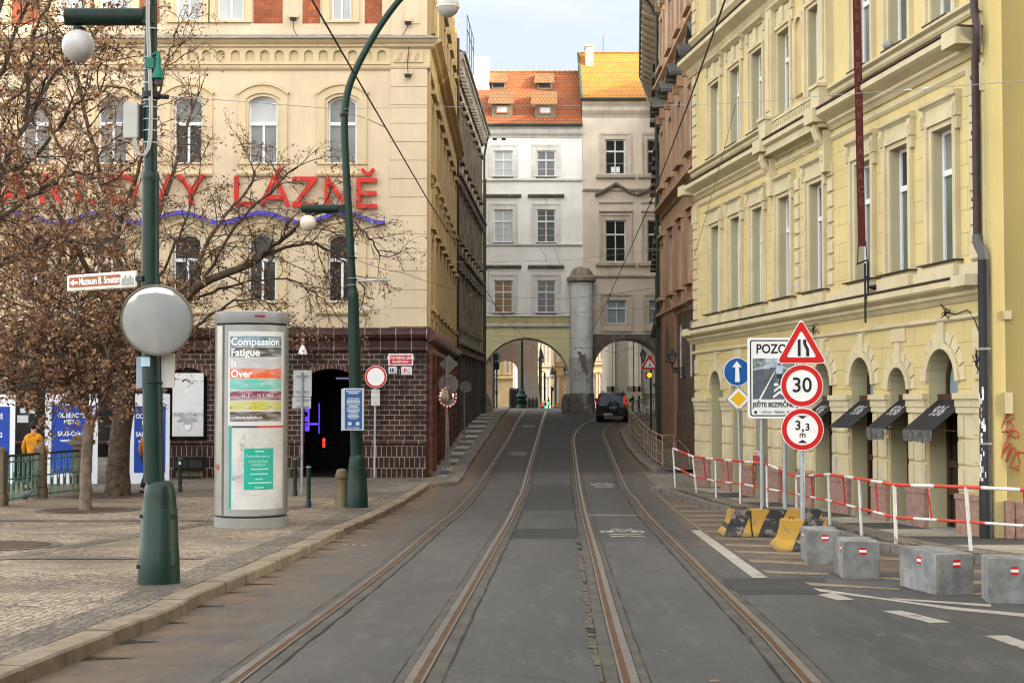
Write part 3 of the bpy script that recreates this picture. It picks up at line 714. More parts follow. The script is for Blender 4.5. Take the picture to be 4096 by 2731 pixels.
# ------------------------------------------------------------------ facade kit
class Fac:
    def __init__(s, P0, P1, shear=(0,0)):
        s.P0 = Vector(P0); s.P1 = Vector(P1); e = (s.P1 - s.P0); s.L = e.length; e.normalize(); s.e = e
        s.n = Vector((e.y, -e.x)); s.rz = math.atan2(e.y, e.x)
        Sh = Matrix(); Sh[2][0] = shear[1]; Sh[2][3] = shear[0]; s.sh = shear
        s.W = Matrix.Translation((P0[0], P0[1], 0)) @ Matrix.Rotation(s.rz, 4, 'Z') @ Sh
    def uv(s, x, y, out=0.0):
        r = ray(x, y); t = (s.P0.dot(s.n) + out) / (r.x*s.n.x + r.y*s.n.y); q = r*t
        u = (Vector((q.x, q.y)) - s.P0).dot(s.e); return u, q.z - s.sh[0] - s.sh[1]*u
    def u(s, x, y=1500, out=0.0): return s.uv(x, y, out)[0]
    def z(s, x, y, out=0.0): return s.uv(x, y, out)[1]
class Building:
    def __init__(s, name, label, cat, fac, zb, group=None):
        s.f = fac; s.zb = zb
        s.o = thing(name, label, cat, (fac.P0.x, fac.P0.y, zb), fac.rz, group)
        s.E = (Matrix.Translation((fac.P0.x, fac.P0.y, zb)) @ Matrix.Rotation(fac.rz, 4, 'Z')).inverted()
    def mb(s, fac=None): return MB(s.E @ (fac or s.f).W)
    def mbw(s): return MB(s.E)                   # world coordinates
def outl(u0, u1, z0, z1, rise=0, n=10):
    if rise <= 0: return [(u0,z0),(u1,z0),(u1,z1),(u0,z1)]
    c = (u0+u1)/2; h = (u1-u0)/2; zs = z1-rise
    if rise >= h*.98: arc = [(c+h*math.cos(math.pi*k/n), zs+rise*math.sin(math.pi*k/n)) for k in range(n+1)]
    else:                                        # segmental arch
        rr = (h*h+rise*rise)/(2*rise); a0 = math.asin(h/rr)
        arc = [(c+rr*math.sin(a0-2*a0*k/n), z1-rr+rr*math.cos(a0-2*a0*k/n)) for k in range(n+1)]
    return [(u0,z0),(u1,z0)] + arc
def wall(mb, u0, u1, z0, z1, ops, depth, y=0.0, rmat=None):
    us = sorted({u0,u1} | {q for o in ops for q in (o[0],o[1])}); zs = sorted({z0,z1} | {q for o in ops for q in (o[2],o[3])})
    us = [q for q in us if u0-1e-6 <= q <= u1+1e-6]; zs = [q for q in zs if z0-1e-6 <= q <= z1+1e-6]
    m0 = mb.m
    for i in range(len(us)-1):
        for j in range(len(zs)-1):
            cu, cz = (us[i]+us[i+1])/2, (zs[j]+zs[j+1])/2
            if any(o[0] < cu < o[1] and o[2] < cz < o[3] for o in ops): continue
            mb.poly([(us[i],y,zs[j]),(us[i+1],y,zs[j]),(us[i+1],y,zs[j+1]),(us[i],y,zs[j+1])])
    for o in ops:
        P = outl(*o[:5]); n = len(P)
        if o[4] > 0:
            A = P[2:]
            for (ax,az),(bx,bz) in zip(A[:-1],A[1:]): mb.poly([(ax,y,az),(bx,y,bz),(bx,y,o[3]),(ax,y,o[3])])
        if rmat is not None: mb.m = rmat
        for k in range(n):
            (ax,az),(bx,bz) = P[k],P[(k+1)%n]; mb.poly([(ax,y,az),(bx,y,bz),(bx,y+depth,bz),(ax,y+depth,az)])
        mb.m = m0
WIN = {}
def each(B, items, name, m, fn, fac=None, onwin=True, bevel=0):
    for it in items:
        mb = B.mb(fac); fn(mb, it)
        p = WIN.get((B.o.name, fac.L if fac else 0, round(it[0],3), round(it[2],3)), B.o) if onwin else B.o
        mb.build(name, m, p, bevel=bevel)
def window(B, o, depth, frame, pane, cols=2, rows=(.62,), fw=.07, fac=None, thin=(), y=0.0, name='window', label=None, pane2=None, bw=.05):
    u0,u1,z0,z1,rise = o; mb = B.mb(fac); yb = y+depth
    A = outl(u0,u1,z0,z1,rise); Q = outl(u0+fw,u1-fw,z0+fw,z1-fw,max(rise-fw*.3,0) if rise else 0)
    mb.ring(A, Q, yb-.07, yb)
    zr = [z0+(z1-z0)*r for r in rows]
    for q in zr: mb.box(u0+fw*.5, u1-fw*.5, yb-.085, yb-.005, q-bw*1.1, q+bw*1.1)
    top = zr[-1] if zr and rise else z1-fw
    for k in range(1, cols):
        c = u0+(u1-u0)*k/cols; mb.box(c-bw*.75, c+bw*.75, yb-.065, yb-.004, z0+fw*.5, top)
    for t in thin: q = z0+(z1-z0)*t; mb.box(u0+fw, u1-fw, yb-.05, yb-.01, q-.012, q+.012)
    w_ = mb.build(name, frame, B.o)
    WIN[(B.o.name, fac.L if fac else 0, round(u0,3), round(z0,3))] = w_
    if label: w_['label'] = label
    if pane2 is not None and zr:
        mb = B.mb(fac); mb.poly([(u0+fw*.5,yb-.03,z0+fw*.5),(u1-fw*.5,yb-.03,z0+fw*.5),(u1-fw*.5,yb-.03,zr[-1]),(u0+fw*.5,yb-.03,zr[-1])]); mb.build('pane', pane, w_)
        mb = B.mb(fac); P = outl(u0+fw*.5,u1-fw*.5,zr[-1],z1-fw*.5,rise); mb.poly([(a,yb-.03,b) for a,b in P]); mb.build('pane', pane2, w_)
    else:
        mb = B.mb(fac); mb.poly([(a,yb-.03,b) for a,b in outl(u0+fw*.5,u1-fw*.5,z0+fw*.5,z1-fw*.5,rise)]); mb.build('pane', pane, w_)
    return w_
def prof(mb, u0, u1, steps, ends=True, miter=None):
    """horizontal moulding: steps = [(projection, z)...] outline from bottom to top, extruded along u"""
    pts = [(0, steps[0][1])] + [(-p, z) for p, z in steps] + [(0, steps[-1][1])]
    a = [mb.p((u0-(miter or 0)*-q[0], q[0], q[1])) for q in pts]; b = [mb.p((u1+(miter or 0)*-q[0], q[0], q[1])) for q in pts]
    for k in range(len(pts)-1): mb.face([a[k], b[k], b[k+1], a[k+1]])
    if ends: mb.face(a[::-1]); mb.face(b)

# ------------------------------------------------------------------ corner building on the left (cream, brown glazed brick base)
ff = Fac((-12.5, 46.0), (-2.758, 46.0)); fs = Fac((-2.758, 46.0), (-2.758, 68.8))
LB = Building('corner_building', 'cream corner building with brown glazed brick base and arched windows, left of the street', 'building', ff, -2.95)
U0, U1 = -13.0, ff.L
wins = []; cents = [1.96-2.5*k for k in range(-2, 7)]
cents = [6.98, 4.40, 1.96, -.5, -3.0, -5.5, -8.0, -10.5]
for c in cents:
    wins.append((c-.47, c+.47, 7.34, 9.54, .19)); wins.append((c-.455, c+.455, 2.84, 5.05, .19))
uppers = [(1.53,2.37),(2.89,3.74),(6.61,7.25),(-.9,0.),(-2.3,-1.4),(-4.9,-4.1),(-7.4,-6.5),(-8.7,-7.8),(-11.2,-10.4)]
for a, b in uppers: wins.append((a, b, 12.05, 14.3, 0))
mb = LB.mb(); wall(mb, U0, U1, 2.0, 17.5, wins, .22)
mbs = LB.mb(fs); swin = []
for k in range(8):
    c = 1.6 + 2.75*k
    for z0, z1 in ((2.84,5.05),(7.34,9.54),(12.05,14.3)): swin.append((c-.5, c+.5, z0, z1, 0))
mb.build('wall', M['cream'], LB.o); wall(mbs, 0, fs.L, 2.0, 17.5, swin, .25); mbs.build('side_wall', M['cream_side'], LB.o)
mb = LB.mb(); mb.box(U0, U1-.05, .6, fs.L-.2, 17.0, 17.6); mb.box(U0, U1-.02, fs.L-.3, fs.L, -2.95, 17.5)
mb.build('flat_roof', M['slate'], LB.o)
panes = {6.98:('g_mid','g_dark'), 4.40:('g_mid','g_dark'), 1.96:('g_dark','g_dark')}
for o in wins:
    c = (o[0]+o[1])/2; up = 7 < o[2] < 8
    key = min(cents, key=lambda q: abs(q-c))
    if o[2] > 12: window(LB, o, .22, M['white_frame'], M['g_pale'], 2, (), .06)
    elif up: window(LB, o, .22, M['white_frame'], M[panes.get(key, ('g_mid',0))[0]], 2, (.60,), .06, pane2=M['g_mid' if key != 4.40 else 'g_pale'])
    else: window(LB, o, .22, M['white_frame'], M['g_dark'], 2, (.62,), .06)
for o in swin: window(LB, o, .25, M['white_frame'], M['g_dark'], 2, (.62,), .07, fac=fs)
# surrounds with segmental hoods
def sur(mb, it):
        c = (it[0]+it[1])/2; z0, z1 = it[2], it[3]
        A = outl(c-.80, c+.80, z0-.05, z1+.42, .33); Q = outl(c-.56, c+.56, z0-.05, z1+.10, .2)
        mb.ring(A, Q, -.05, 0)
        A = outl(c-.86, c+.86, z1-.1, z1+.47, .36)[2:]; Q = outl(c-.80, c+.80, z1-.1, z1+.36, .32)[2:]
        for k in range(len(A)-1):
            mb.poly([(A[k][0],-.10,A[k][1]),(A[k+1][0],-.10,A[k+1][1]),(Q[k+1][0],-.10,Q[k+1][1]),(Q[k][0],-.10,Q[k][1])])
            mb.poly([(A[k][0],-.10,A[k][1]),(A[k][0],0,A[k][1]),(A[k+1][0],0,A[k+1][1]),(A[k+1][0],-.10,A[k+1][1])])
            mb.poly([(Q[k][0],-.10,Q[k][1]),(Q[k+1][0],-.10,Q[k+1][1]),(Q[k+1][0],0,Q[k+1][1]),(Q[k][0],0,Q[k][1])])
        prof(mb, c-.82, c+.82, [(.08,z0-.42),(.12,z0-.36),(.12,z0-.30),(.04,z0-.26),(.04,z0-.06),(.09,z0-.03),(.09,z0)])
each(LB, [o for o in wins if o[2] < 12], 'window_surround', M['cream_trim'], sur)
each(LB, [o for o in wins if o[2] > 12], 'window_surround', M['cream_trim'], lambda mb, o: mb.ring(outl(o[0]-.28,o[1]+.28,11.95,14.6), outl(o[0]-.06,o[1]+.06,12.0,14.36), -.07, 0))
# orange brick infill panels of the top floor
for a, b in ((4.07,5.02),(5.67,6.24),(7.70,8.26),(.35,1.0),(-3.9,-2.9),(-6.2,-5.2),(-9.9,-8.9)): mb = LB.mb(); mb.box(a, b, -.012, .02, 11.93, 15.5); mb.build('brick_panel', M['redbrick'], LB.o)
# corner pilaster with block joints
mb = LB.mb()
zz = [2.02, 2.62] + [2.62+.59*k for k in range(1, 13)] + [10.42]
zz = [2.03+ (10.44-2.03)/14*k for k in range(15)]
for a, b in zip(zz[:-1], zz[1:]): mb.box(8.55, U1, -.06, .0, a+.012, b-.012)
mb.box(8.56, U1-.01, -.035, 0, 2.03, 10.44); mb.box(8.56, U1-.002, -.06, 0, 11.5, 17.3)
mb.box(9.0, 9.5, -.085, -.05, 11.9, 16)
mb.build('corner_pilaster', M['cream'], LB.o)
# main string cornice with round-arched frieze
mb = LB.mb()
ops = []; k = 0; c = 8.27
while c > U0+.3: ops.append((c-.15, c+.15, 10.66, 11.02, .15)); c -= .476
wall(mb, U0, 8.55, 10.60, 11.10, ops, .10, y=-.12)
prof(mb, U0, 8.55, [(.05,10.40),(.09,10.47),(.09,10.53),(.13,10.56),(.13,10.60),(.12,10.603)], ends=False)
prof(mb, U0, 8.55, [(.12,11.10),(.18,11.13),(.18,11.19),(.26,11.25),(.34,11.34)], ends=False)
mb.box(U0, 8.55, -.03, -.0, 10.6, 11.1)
prof(mb, 8.55, U1, [(.08,10.44),(.10,10.50),(.10,11.06),(.2,11.13),(.22,11.2),(.30,11.26),(.36,11.34)], ends=False, miter=1)
mb.box(8.66, 9.62, -.14, -.10, 10.62, 10.98)
mb.build('cornice', M['cream_trim'], LB.o)
mb = LB.mb()
for q in range(3):
    for t in range(3): mb.tube([(8.72+.28*q+.07*t, -.145, 10.66),(8.86+.28*q+.07*t*.6, -.145, 10.93)], .02, 4)
mb.build('frieze_ornament', M['cream_trim'], LB.o)
mb = LB.mb(); prof(mb, U0, U1, [(.40,11.345),(.40,11.37),(.02,11.56)], ends=False, miter=1)
mb.build('cornice_flashing', M['slate'], LB.o)
mb = LB.mb(fs); prof(mb, 0, fs.L, [(.10,10.44),(.12,11.06),(.24,11.13),(.30,11.25),(.44,11.34)], ends=True)
mb.box(0, fs.L, -.46, 0, 11.345, 11.40); mb.build('side_cornice', M['ochre_trim'], LB.o)
for k in range(10):
    c = .25 + 2.75*k - .15
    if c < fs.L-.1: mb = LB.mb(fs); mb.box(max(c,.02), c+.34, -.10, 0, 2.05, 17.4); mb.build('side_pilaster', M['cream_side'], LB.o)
def ssur(mb, o):
    a, b, z0, z1, _ = o
    mb.ring(outl(a-.22,b+.22,z0-.12,z1+.22), outl(a,b,z0,z1), -.10, 0)
    mb.box(a-.3, b+.3, -.24, 0, z1+.24, z1+.36); mb.box(a-.26, b+.26, -.2, 0, z0-.24, z0-.12); mb.box(a-.1, a+.06, -.15, 0, z0-.5, z0-.24); mb.box(b-.06, b+.1, -.15, 0, z0-.5, z0-.24)
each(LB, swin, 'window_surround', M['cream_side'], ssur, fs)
mb = LB.mb(fs); mb.cyl((fs.L-.45,-.16,-2.2),(fs.L-.45,-.16,17),.06,n=8); mb.build('rain_pipe', M['pipe'], LB.o)
# brown brick ground floor
door = (ff.u(1213,1700), ff.u(1432,1700), -2.95, ff.z(1320,1474), .32)
niche = (ff.u(670,1600), ff.u(830,1600), ff.z(740,1762), ff.z(740,1470), .3)
nich2 = (niche[0]-2.55, niche[1]-2.55, -2.95, niche[3], .3); nich3 = (niche[0]-5.2, niche[1]-5.2, -2.95, niche[3], .3)
ops = [door, niche, nich2, nich3, (niche[0]-7.8, niche[1]-7.8, -2.95, niche[3], .3)]
zlow = ff.z(1600,1770)
mb = LB.mb(); wall(mb, U0, U1, zlow, 1.40, [(a,b,max(c,zlow),d,e) for a,b,c,d,e in ops], .5, y=-.06); mb.build('brick_base', M['brick'], LB.o)
mb = LB.mb(); wall(mb, U0, U1, -3.2, zlow, [(a,b,-3.2,zlow,0) for a,b,c,d,e in ops if c < -2.5], .5, y=-.10); mb.build('brick_plinth', M['brick_low'], LB.o)
def roll(mb, u0, u1, z, r, y=-.06, n=10):
    mb.tube([(u0,y,z),(u1,y,z)], r, n)
mb = LB.mb(); roll(mb, U0, U1+.05, 1.78, .19, -.02); roll(mb, U0, U1+.02, 1.30, .10, -.05); roll(mb, U0, door[0], zlow, .08, -.1); roll(mb, door[1], U1, zlow, .08, -.1)
mb.box(U0, U1, -.05, 0, 1.38, 2.0); mb.build('brick_moulding', M['brick_mould'], LB.o)
for o in (door, niche, nich2, nich3):
    mb = LB.mb(); A = outl(o[0]-.14,o[1]+.14,o[2],o[3]+.14,o[4]+.03)[2:]; Q = outl(*o)[2:]
    for k in range(len(A)-1):
        mb.poly([(A[k][0],-.10,A[k][1]),(A[k+1][0],-.10,A[k+1][1]),(Q[k+1][0],-.10,Q[k+1][1]),(Q[k][0],-.10,Q[k][1])]); mb.poly([(A[k][0],-.10,A[k][1]),(A[k][0],0,A[k][1]),(A[k+1][0],0,A[k+1][1]),(A[k+1][0],-.10,A[k+1][1])])
        mb.poly([(Q[k][0],-.10,Q[k][1]),(Q[k+1][0],-.10,Q[k+1][1]),(Q[k+1][0],0,Q[k+1][1]),(Q[k][0],0,Q[k][1])])
    mb.build('brick_arch', M['vous'], LB.o)
if 0: mb.build('brick_arch', brickmat('arch_voussoirs', (.07,.032,.028), (.09,.04,.035), (.30,.24,.2), .14, 9, .012, .4), LB.o)
mb = LB.mb(); mb.box(door[0]-1.2, door[1]+1.2, 5.2, 5.3, -3.2, 1.6); mb.box(door[0]-1.2, door[0]-1.1, .45, 5.2, -3.2, 1.6); mb.box(door[1]+1.1, door[1]+1.2, .45, 5.2, -3.2, 1.6)
mb.box(door[0]-1.2, door[1]+1.2, .45, 5.2, 1.4, 1.5); mb.box(door[0]-1.2, door[1]+1.2, .0, 5.2, -2.93, -2.80); mb.build('entrance_hall', M['darkhole'], LB.o)
for o in (niche, nich2, nich3): mb = LB.mb(); mb.box(o[0]-.1, o[1]+.1, .42, .5, o[2], o[3]+.1); mb.build('niche_back', M['g_dark'], LB.o)
mb = LB.mb()
zt = ff.z(1200,1590); zb_ = ff.z(1200,1725)
mb.box(door[0]+.10, door[0]+.15, .30, .36, zb_, zt+.05)
for k in range(4): mb.box(door[0]+.0+.01, door[0]+.085, .34, .4, zb_+.25*k*1.25, zb_+.25*k*1.25+.16)
mb.box(door[0]-.02, door[0]+.42, .36, .40, zb_+.20, zb_+.26)
mb.box(door[0]+.33, door[0]+.36, 1.2, 1.25, zb_-.1, zb_+.9)
nn_ = mb.build('neon_light', M['neon'], LB.o)
mb = LB.mb(); mb.box(door[0]+.52, door[0]+.60, .8, .85, zb_-.55, zb_-.25); mb.build('neon_light', M['neon_red'], LB.o)
mb = LB.mb(); mb.box(door[0]+.8, door[0]+1.7, 2.0, 2.06, .35, .42); mb.box(door[0]+.3, door[0]+1.5, .52, .56, .92, .98); mb.build('ceiling_light_bar', glow('dim_white_light', (.4,.42,.7), .05), LB.o)
# side brick base
mb = LB.mb(fs); sop = [(.8+2.7*k, 2.2+2.7*k, -3.2, .15, .7) for k in range(8)]
wall(mb, 0, fs.L, -3.4, 1.6, sop, .35, y=-.06); mb.build('side_brick_base', M['brick_side'], LB.o)
for o in sop: mb = LB.mb(fs); mb.box(o[0], o[1], .3, .36, -3.4, .2); mb.build('side_infill', M['g_dark'], LB.o)
for k in range(9): mb = LB.mb(fs); mb.box(.05+2.7*k, .55+2.7*k, -.16, 0, -3.3, 1.25); mb.build('side_brick_pier', M['brick_side'], LB.o)
mb = LB.mb(fs); roll(mb, -.05, fs.L, 1.78, .24, -.05); roll(mb, 0, fs.L, 1.25, .12, -.06); mb.build('side_brick_moulding', M['brick_mould_y'], LB.o)
mb = LB.mb(); mb.box(U0, U1, -.02, 0.1, -3.2, 0); mb.box(U1-.1, U1-.02, 0, fs.L, -3.3, 1.6)
LB_CORNER = None
# three small floodlights with cables
def spotlamp(px, py, label, cable):
    c = at(px, py, 45.9); t = thing('facade_floodlight', label, 'floodlight', (c.x, c.y, c.z), 0, 'floodlights on the cream corner building')
    mb = MB(); mb.box(-.10,.10,-.17,-.03,-.05,.05); mb.build('lamp_head', M['black'], t, bevel=.01)
    mb = MB(); mb.box(-.15,.15,-.03,.06,.07,.21); mb.build('wall_plate', M['cream_trim'], t, bevel=.01)
    mb = MB(); mb.tube([(x,-.08,z) for x, z in cable], .012, 5); mb.build('cable', M['black'], t)
spotlamp(1175, 80, 'black floodlight with cable between two orange brick panels under the eaves', [(0,-.05),(0,-.3),(.12,-.55),(.35,-.72),(.6,-.78)])
spotlamp(1633, 96, 'black floodlight on the top corner pilaster with a coiled cable', [(0,-.05),(-.05,-.2),(-.25,-.5),(-.1,-.62),(.05,-.55),(.02,-.72),(-.15,-.66),(-.6,-.62),(-1.8,-.68)])
spotlamp(1633, 306, 'black floodlight on the corner pilaster just below the cornice', [(0,.05),(-.02,.4),(.02,.9),(0,1.1)])

# lettering and wave on the facade
LT = thing('facade_lettering', 'red capital letters KARLOVY LÁZNĚ fixed to the cream facade', 'lettering', (ff.P0.x, 45.9, 5.8))
def bar(mb, x0, z0, x1, z1, w=.15, y0=-.12, y1=.0):
    y0 -= .0025*(len(mb.f)//6)
    d = Vector((x1-x0, z1-z0)); d.normalize(); n = Vector((-d.y, d.x))*w/2
    mb.prism([(x0+n.x,z0+n.y),(x0-n.x,z0-n.y),(x1-n.x,z1-n.y),(x1+n.x,z1+n.y)], y0, y1)
def letter(ch, u0, u1, z0, z1):
    mb = MB(Matrix.Translation((0, 0, -5.8))); wd = u1-u0; h = z1-z0; t = .14
    def b(a, c, d, e): bar(mb, u0+a*wd, z0+c*h, u0+d*wd, z0+e*h, t)
    S = {'L': [(.07,0,.07,1),(0,.07,1,.07)], 'A': [(.08,0,.5,1.02),(.92,0,.5,1.02),(.2,.3,.8,.3)], 'Z': [(0,.93,1,.93),(0,.07,1,.07),(.08,.05,.92,.95)],
         'N': [(.08,0,.08,1),(.92,0,.92,1),(.1,.96,.9,.04)], 'E': [(.1,0,.1,1),(.1,.07,1,.07),(.1,.5,.97,.5),(.1,.93,1,.93)], 'V': [(.06,1,.5,0),(.94,1,.5,0)],
         'Y': [(.06,1,.5,.45),(.94,1,.5,.45),(.5,.5,.5,0)], 'K': [(.08,0,.08,1),(.1,.42,.95,1),(.3,.55,.97,0)], 'R': [(.08,0,.08,1),(.1,.93,.75,.93),(.1,.48,.75,.48),(.8,.55,.8,.9),(.45,.48,.95,0)]}
    if ch == 'O':
        n = 20
        A = [(u0+wd/2+wd/2*math.cos(2*math.pi*k/n), z0+h/2+h/2*math.sin(2*math.pi*k/n)) for k in range(n)]
        Q = [(u0+wd/2+(wd/2-t)*math.cos(2*math.pi*k/n), z0+h/2+(h/2-t)*math.sin(2*math.pi*k/n)) for k in range(n)]
        mb.ring(A, Q, -.12, 0)
    else:
        for s_ in S[ch[0]]: b(*s_)
    if ch == 'AA': bar(mb, u0+wd*.55, z0+1.1*h, u0+wd*.72, z0+1.28*h, .12)
    if ch == 'EE': bar(mb, u0+wd*.55, z0+1.09*h, u0+wd*.25, z0+1.30*h, .11); bar(mb, u0+wd*.55, z0+1.09*h, u0+wd*.85, z0+1.30*h, .11)
    mb.build('letter', M['letter_red'], LT)
for ch, a, b, z in (('EE',7.47,8.14,5.86),('N',6.44,7.25,5.88),('Z',5.40,6.20,5.9),('AA',4.31,5.35,5.92),('L',3.54,4.18,5.93),('Y',1.66,2.56,5.96),('V',.60,1.50,5.98),('O',-.62,.38,6.0),('L',-1.55,-.95,6.0),('R',-2.75,-2.0,6.0),('A',-4.1,-3.1,6.0),('K',-5.3,-4.5,6.0)):
    letter(ch, a, b, z, z+.98)
WV = thing('wave_sign', 'violet blue wavy ribbon under the red facade letters', 'sign', (ff.P0.x, 45.9, 5.4))
mb = MB(Matrix.Translation((0,0,-5.4))); P = []
for k in range(101):
    u = -5.8 + (8.41+5.8)*k/100; P.append((u, 5.55 + .165*math.sin((u-1.3)*2*math.pi/2.62+.4)))
mb.prism([(u, z+.065) for u, z in P][::-1], -.16, -.0) if False else None
for (a, z), (b, y_) in zip(P[:-1], P[1:]):
    mb.poly([(a,-.16,z-.065),(b,-.16,y_-.065),(b,-.16,y_+.065),(a,-.16,z+.065)]); mb.poly([(a,-.16,z+.065),(b,-.16,y_+.065),(b,0,y_+.065),(a,0,z+.065)]); mb.poly([(a,-.16,z-.065),(a,0,z-.065),(b,0,y_-.065),(b,-.16,y_-.065)])
mb.build('ribbon', M['wave_blue'], WV)

# ------------------------------------------------------------------ dark houses further up the left side
fd = Fac((-2.80, 68.8), (-1.95, 90.5))
DB = Building('sooty_house', 'sooty grey-brown house with heavy projecting cornices, uphill behind the cream corner building', 'building', fd, -2.4)
L = fd.L; dw = []
for k in range(8):
    for z0, z1 in ((3.2,5.6),(7.6,9.8),(11.8,14.2)): dw.append((1.0+2.6*k, 2.0+2.6*k, z0, z1, 0))
mb = DB.mb(); wall(mb, 0, L, -3, 16.5, dw, .25); mb.box(.0, L, .3, 12, 16.1, 16.4); mb.box(L-.3, L, .02, 6, -3, 16.4); mb.build('wall', mat('sooty_tan_stucco', (.42,.36,.27), .9, var=.15, streak=.6, dirt=(.14,.12,.09)), DB.o)
mb = DB.mb()
for k in range(9): mb.box(.0+2.6*k, .5+2.6*k, -.14, 0, -3, 2.3)
mb.box(0, L, -.05, 0, -3, 2.3)
mb.build('rusticated_base', mat('dark_base_stone', (.07,.062,.05), .9, var=.3, bump=.4, bscale=12), DB.o)
for o in dw: window(DB, o, .25, M['old_frame'], M['g_dark'], 2, (.62,), .07)
for z, d in ((2.3,.28),(6.6,.32),(10.5,.36)):
    mb = DB.mb()
    prof(mb, 0, L, [(.1,z-.45),(.15,z-.3),(d*.6,z-.12),(d,z-.08),(d,z+.06),(.05,z+.16)])
    c = .2
    while c < L: mb.box(c, c+.18, -d*.75, 0, z-.5, z-.1); c += .62
    mb.build('cornice', M['dcorn'], DB.o)
def dsur(mb, o): mb.ring(outl(o[0]-.2,o[1]+.2,o[2]-.1,o[3]+.25), outl(*o), -.12, 0); mb.box(o[0]-.3, o[1]+.3, -.24, 0, o[3]+.27, o[3]+.42); mb.box(o[0]-.25,o[1]+.25,-.22,0,o[2]-.22,o[2]-.1)
each(DB, dw, 'window_surround', M['dcorn'], dsur)
mb = DB.mb(); prof(mb, -.2, L+.5, [(.12,15.6),(.18,15.8),(.40,16.05),(.46,16.1),(.46,16.32),(.40,16.4)])
c = 0
while c < L: mb.box(c, c+.25, -.36, 0, 15.6, 16.02); c += .9
mb.build('eaves', mat('eaves_timber', (.40,.36,.29), .85, var=.25, streak=.4), DB.o)
mb = DB.mb(); mb.poly([(-.2,-.48,16.4),(L+.5,-.48,16.4),(L+.5,3,18.3),(-.2,3,18.3)]); mb.tube([(-.2,-.5,16.35),(L+.5,-.5,16.35)],.08,8)
mb.build('roof', M['slate'], DB.o)
mb = DB.mb(); mb.cyl((L-.3,-.2,-2.0),(L-.3,-.2,14.9),.07,n=8); mb.tube([(L-.3,-.2,14.9),(L-.3,-.35,15.8),(L-.3,-.46,16.3)],.07,8); mb.build('rain_pipe', M['copper'], DB.o)
mb = DB.mb()
for z in (18.2, 18.9): mb.tube([(.2,-.6,z-.6),(5,-.6,z-.6)], .02, 5)
for c in (.2, 1.8, 3.4, 5): mb.tube([(c,-.6,16.4),(c,-.6,18.3)], .02, 5)
mb.build('roof_railing', M['iron'], DB.o)
# small yellowish end bay beside the white house
fe = Fac((-1.95, 90.5), (-1.86, 93.0))
EB = Building('narrow_house_end', 'narrow pale yellow block-jointed house end between the sooty house and the white house', 'building', fe, -1.8)
mb = EB.mb(); mb.box(0, fe.L, -.05, 2, -2.2, 12.6); mb.build('wall', mat('pale_block_wall', (.44,.40,.22), .85, joints=(3,.62), streak=.3), EB.o)
mb = EB.mb(); mb.cyl((.5,-.2,-1.7),(.5,-.2,13.5),.08,n=8); mb.build('rain_pipe', M['iron'], EB.o)

# ------------------------------------------------------------------ white and beige houses with archways closing the street
YB = 93.0
fw_ = Fac((at(1916,1500,YB).x, YB), (at(2330,1500,YB).x, YB))
WB = Building('white_house', 'off-white house with orange tiled roof standing over the left road archway', 'building', fw_, -1.7)
u = fw_.u; zf = lambda y: fw_.z(2100, y)
archc = u(2103); archr = (u(2281)-u(1924))/2; zcr = zf(1351); zsp = zcr-archr
W3 = []
for x0, x1 in ((1975,2051),(2147,2223)):
    for y0, y1 in ((707,603),(970,838),(1251,1121)): W3.append((u(x0), u(x1), zf(y0), zf(y1), 0))
arch = (archc-archr, archc+archr, -2.6, zcr, archr)
mb = WB.mb(); zs1 = zf(1310)
wall(mb, 0, fw_.L, zs1, zf(548), W3, .16); mb.build('wall', M['white_wall'], WB.o)
def archwall(mb, u0, u1, z0, z1, o, depth, n=28):
    a, b, c, d, r = o; cc = (a+b)/2; zs_ = d-r
    A = [(cc+(b-a)/2*math.cos(math.pi*k/n), zs_+r*math.sin(math.pi*k/n)) for k in range(n+1)]
    mb.poly([(u0,0,z0),(a,0,z0),(a,0,z1),(u0,0,z1)]); mb.poly([(b,0,z0),(u1,0,z0),(u1,0,z1),(b,0,z1)])
    for (p,q),(s_,t) in zip(A[:-1],A[1:]): mb.poly([(p,0,q),(s_,0,t),(s_,0,z1),(p,0,z1)])
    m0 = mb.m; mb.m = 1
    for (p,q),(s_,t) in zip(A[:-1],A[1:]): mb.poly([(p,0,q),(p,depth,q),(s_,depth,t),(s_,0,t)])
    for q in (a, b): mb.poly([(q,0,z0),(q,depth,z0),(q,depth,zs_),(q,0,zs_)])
    mb.m = m0
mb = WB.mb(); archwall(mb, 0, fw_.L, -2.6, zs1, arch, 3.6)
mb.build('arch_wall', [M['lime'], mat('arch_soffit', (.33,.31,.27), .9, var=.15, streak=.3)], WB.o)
mb = WB.mb(); mb.box(0, fw_.L, -.04, 0, zf(1297), zf(1268)); mb.build('stained_band', M['lime_dark'], WB.o)
for i, o in enumerate(W3):
    pane = [M['g_pale'],M['g_pale'],M['g_amber'],M['g_mid'],M['g_dark'],M['g_dark']][i]
    window(WB, o, .16, M['white_frame'], pane, 2, (.64,), .075, thin=(.22,.43,.82) if i not in (0,3) else (.3,), bw=.045)
def wsur(mb, o):
    mb.ring(outl(o[0]-.36,o[1]+.36,o[2]-.02,o[3]+.42), outl(o[0]-.24,o[1]+.24,o[2],o[3]+.3), -.06, 0)
    mb.ring(outl(o[0]-.24,o[1]+.24,o[2]-.02,o[3]+.3), outl(o[0],o[1],o[2],o[3]), -.025, 0)
each(WB, W3, 'window_surround', M['white_trim'], wsur)
for y0, y1 in ((726,712),(984,972),(1268,1258)): mb = WB.mb(); prof(mb, 0, fw_.L, [(.06,zf(y0)),(.12,zf(y0-3)),(.12,zf(y1+3)),(.05,zf(y1))]); mb.build('string_course', M['white_trim'], WB.o)
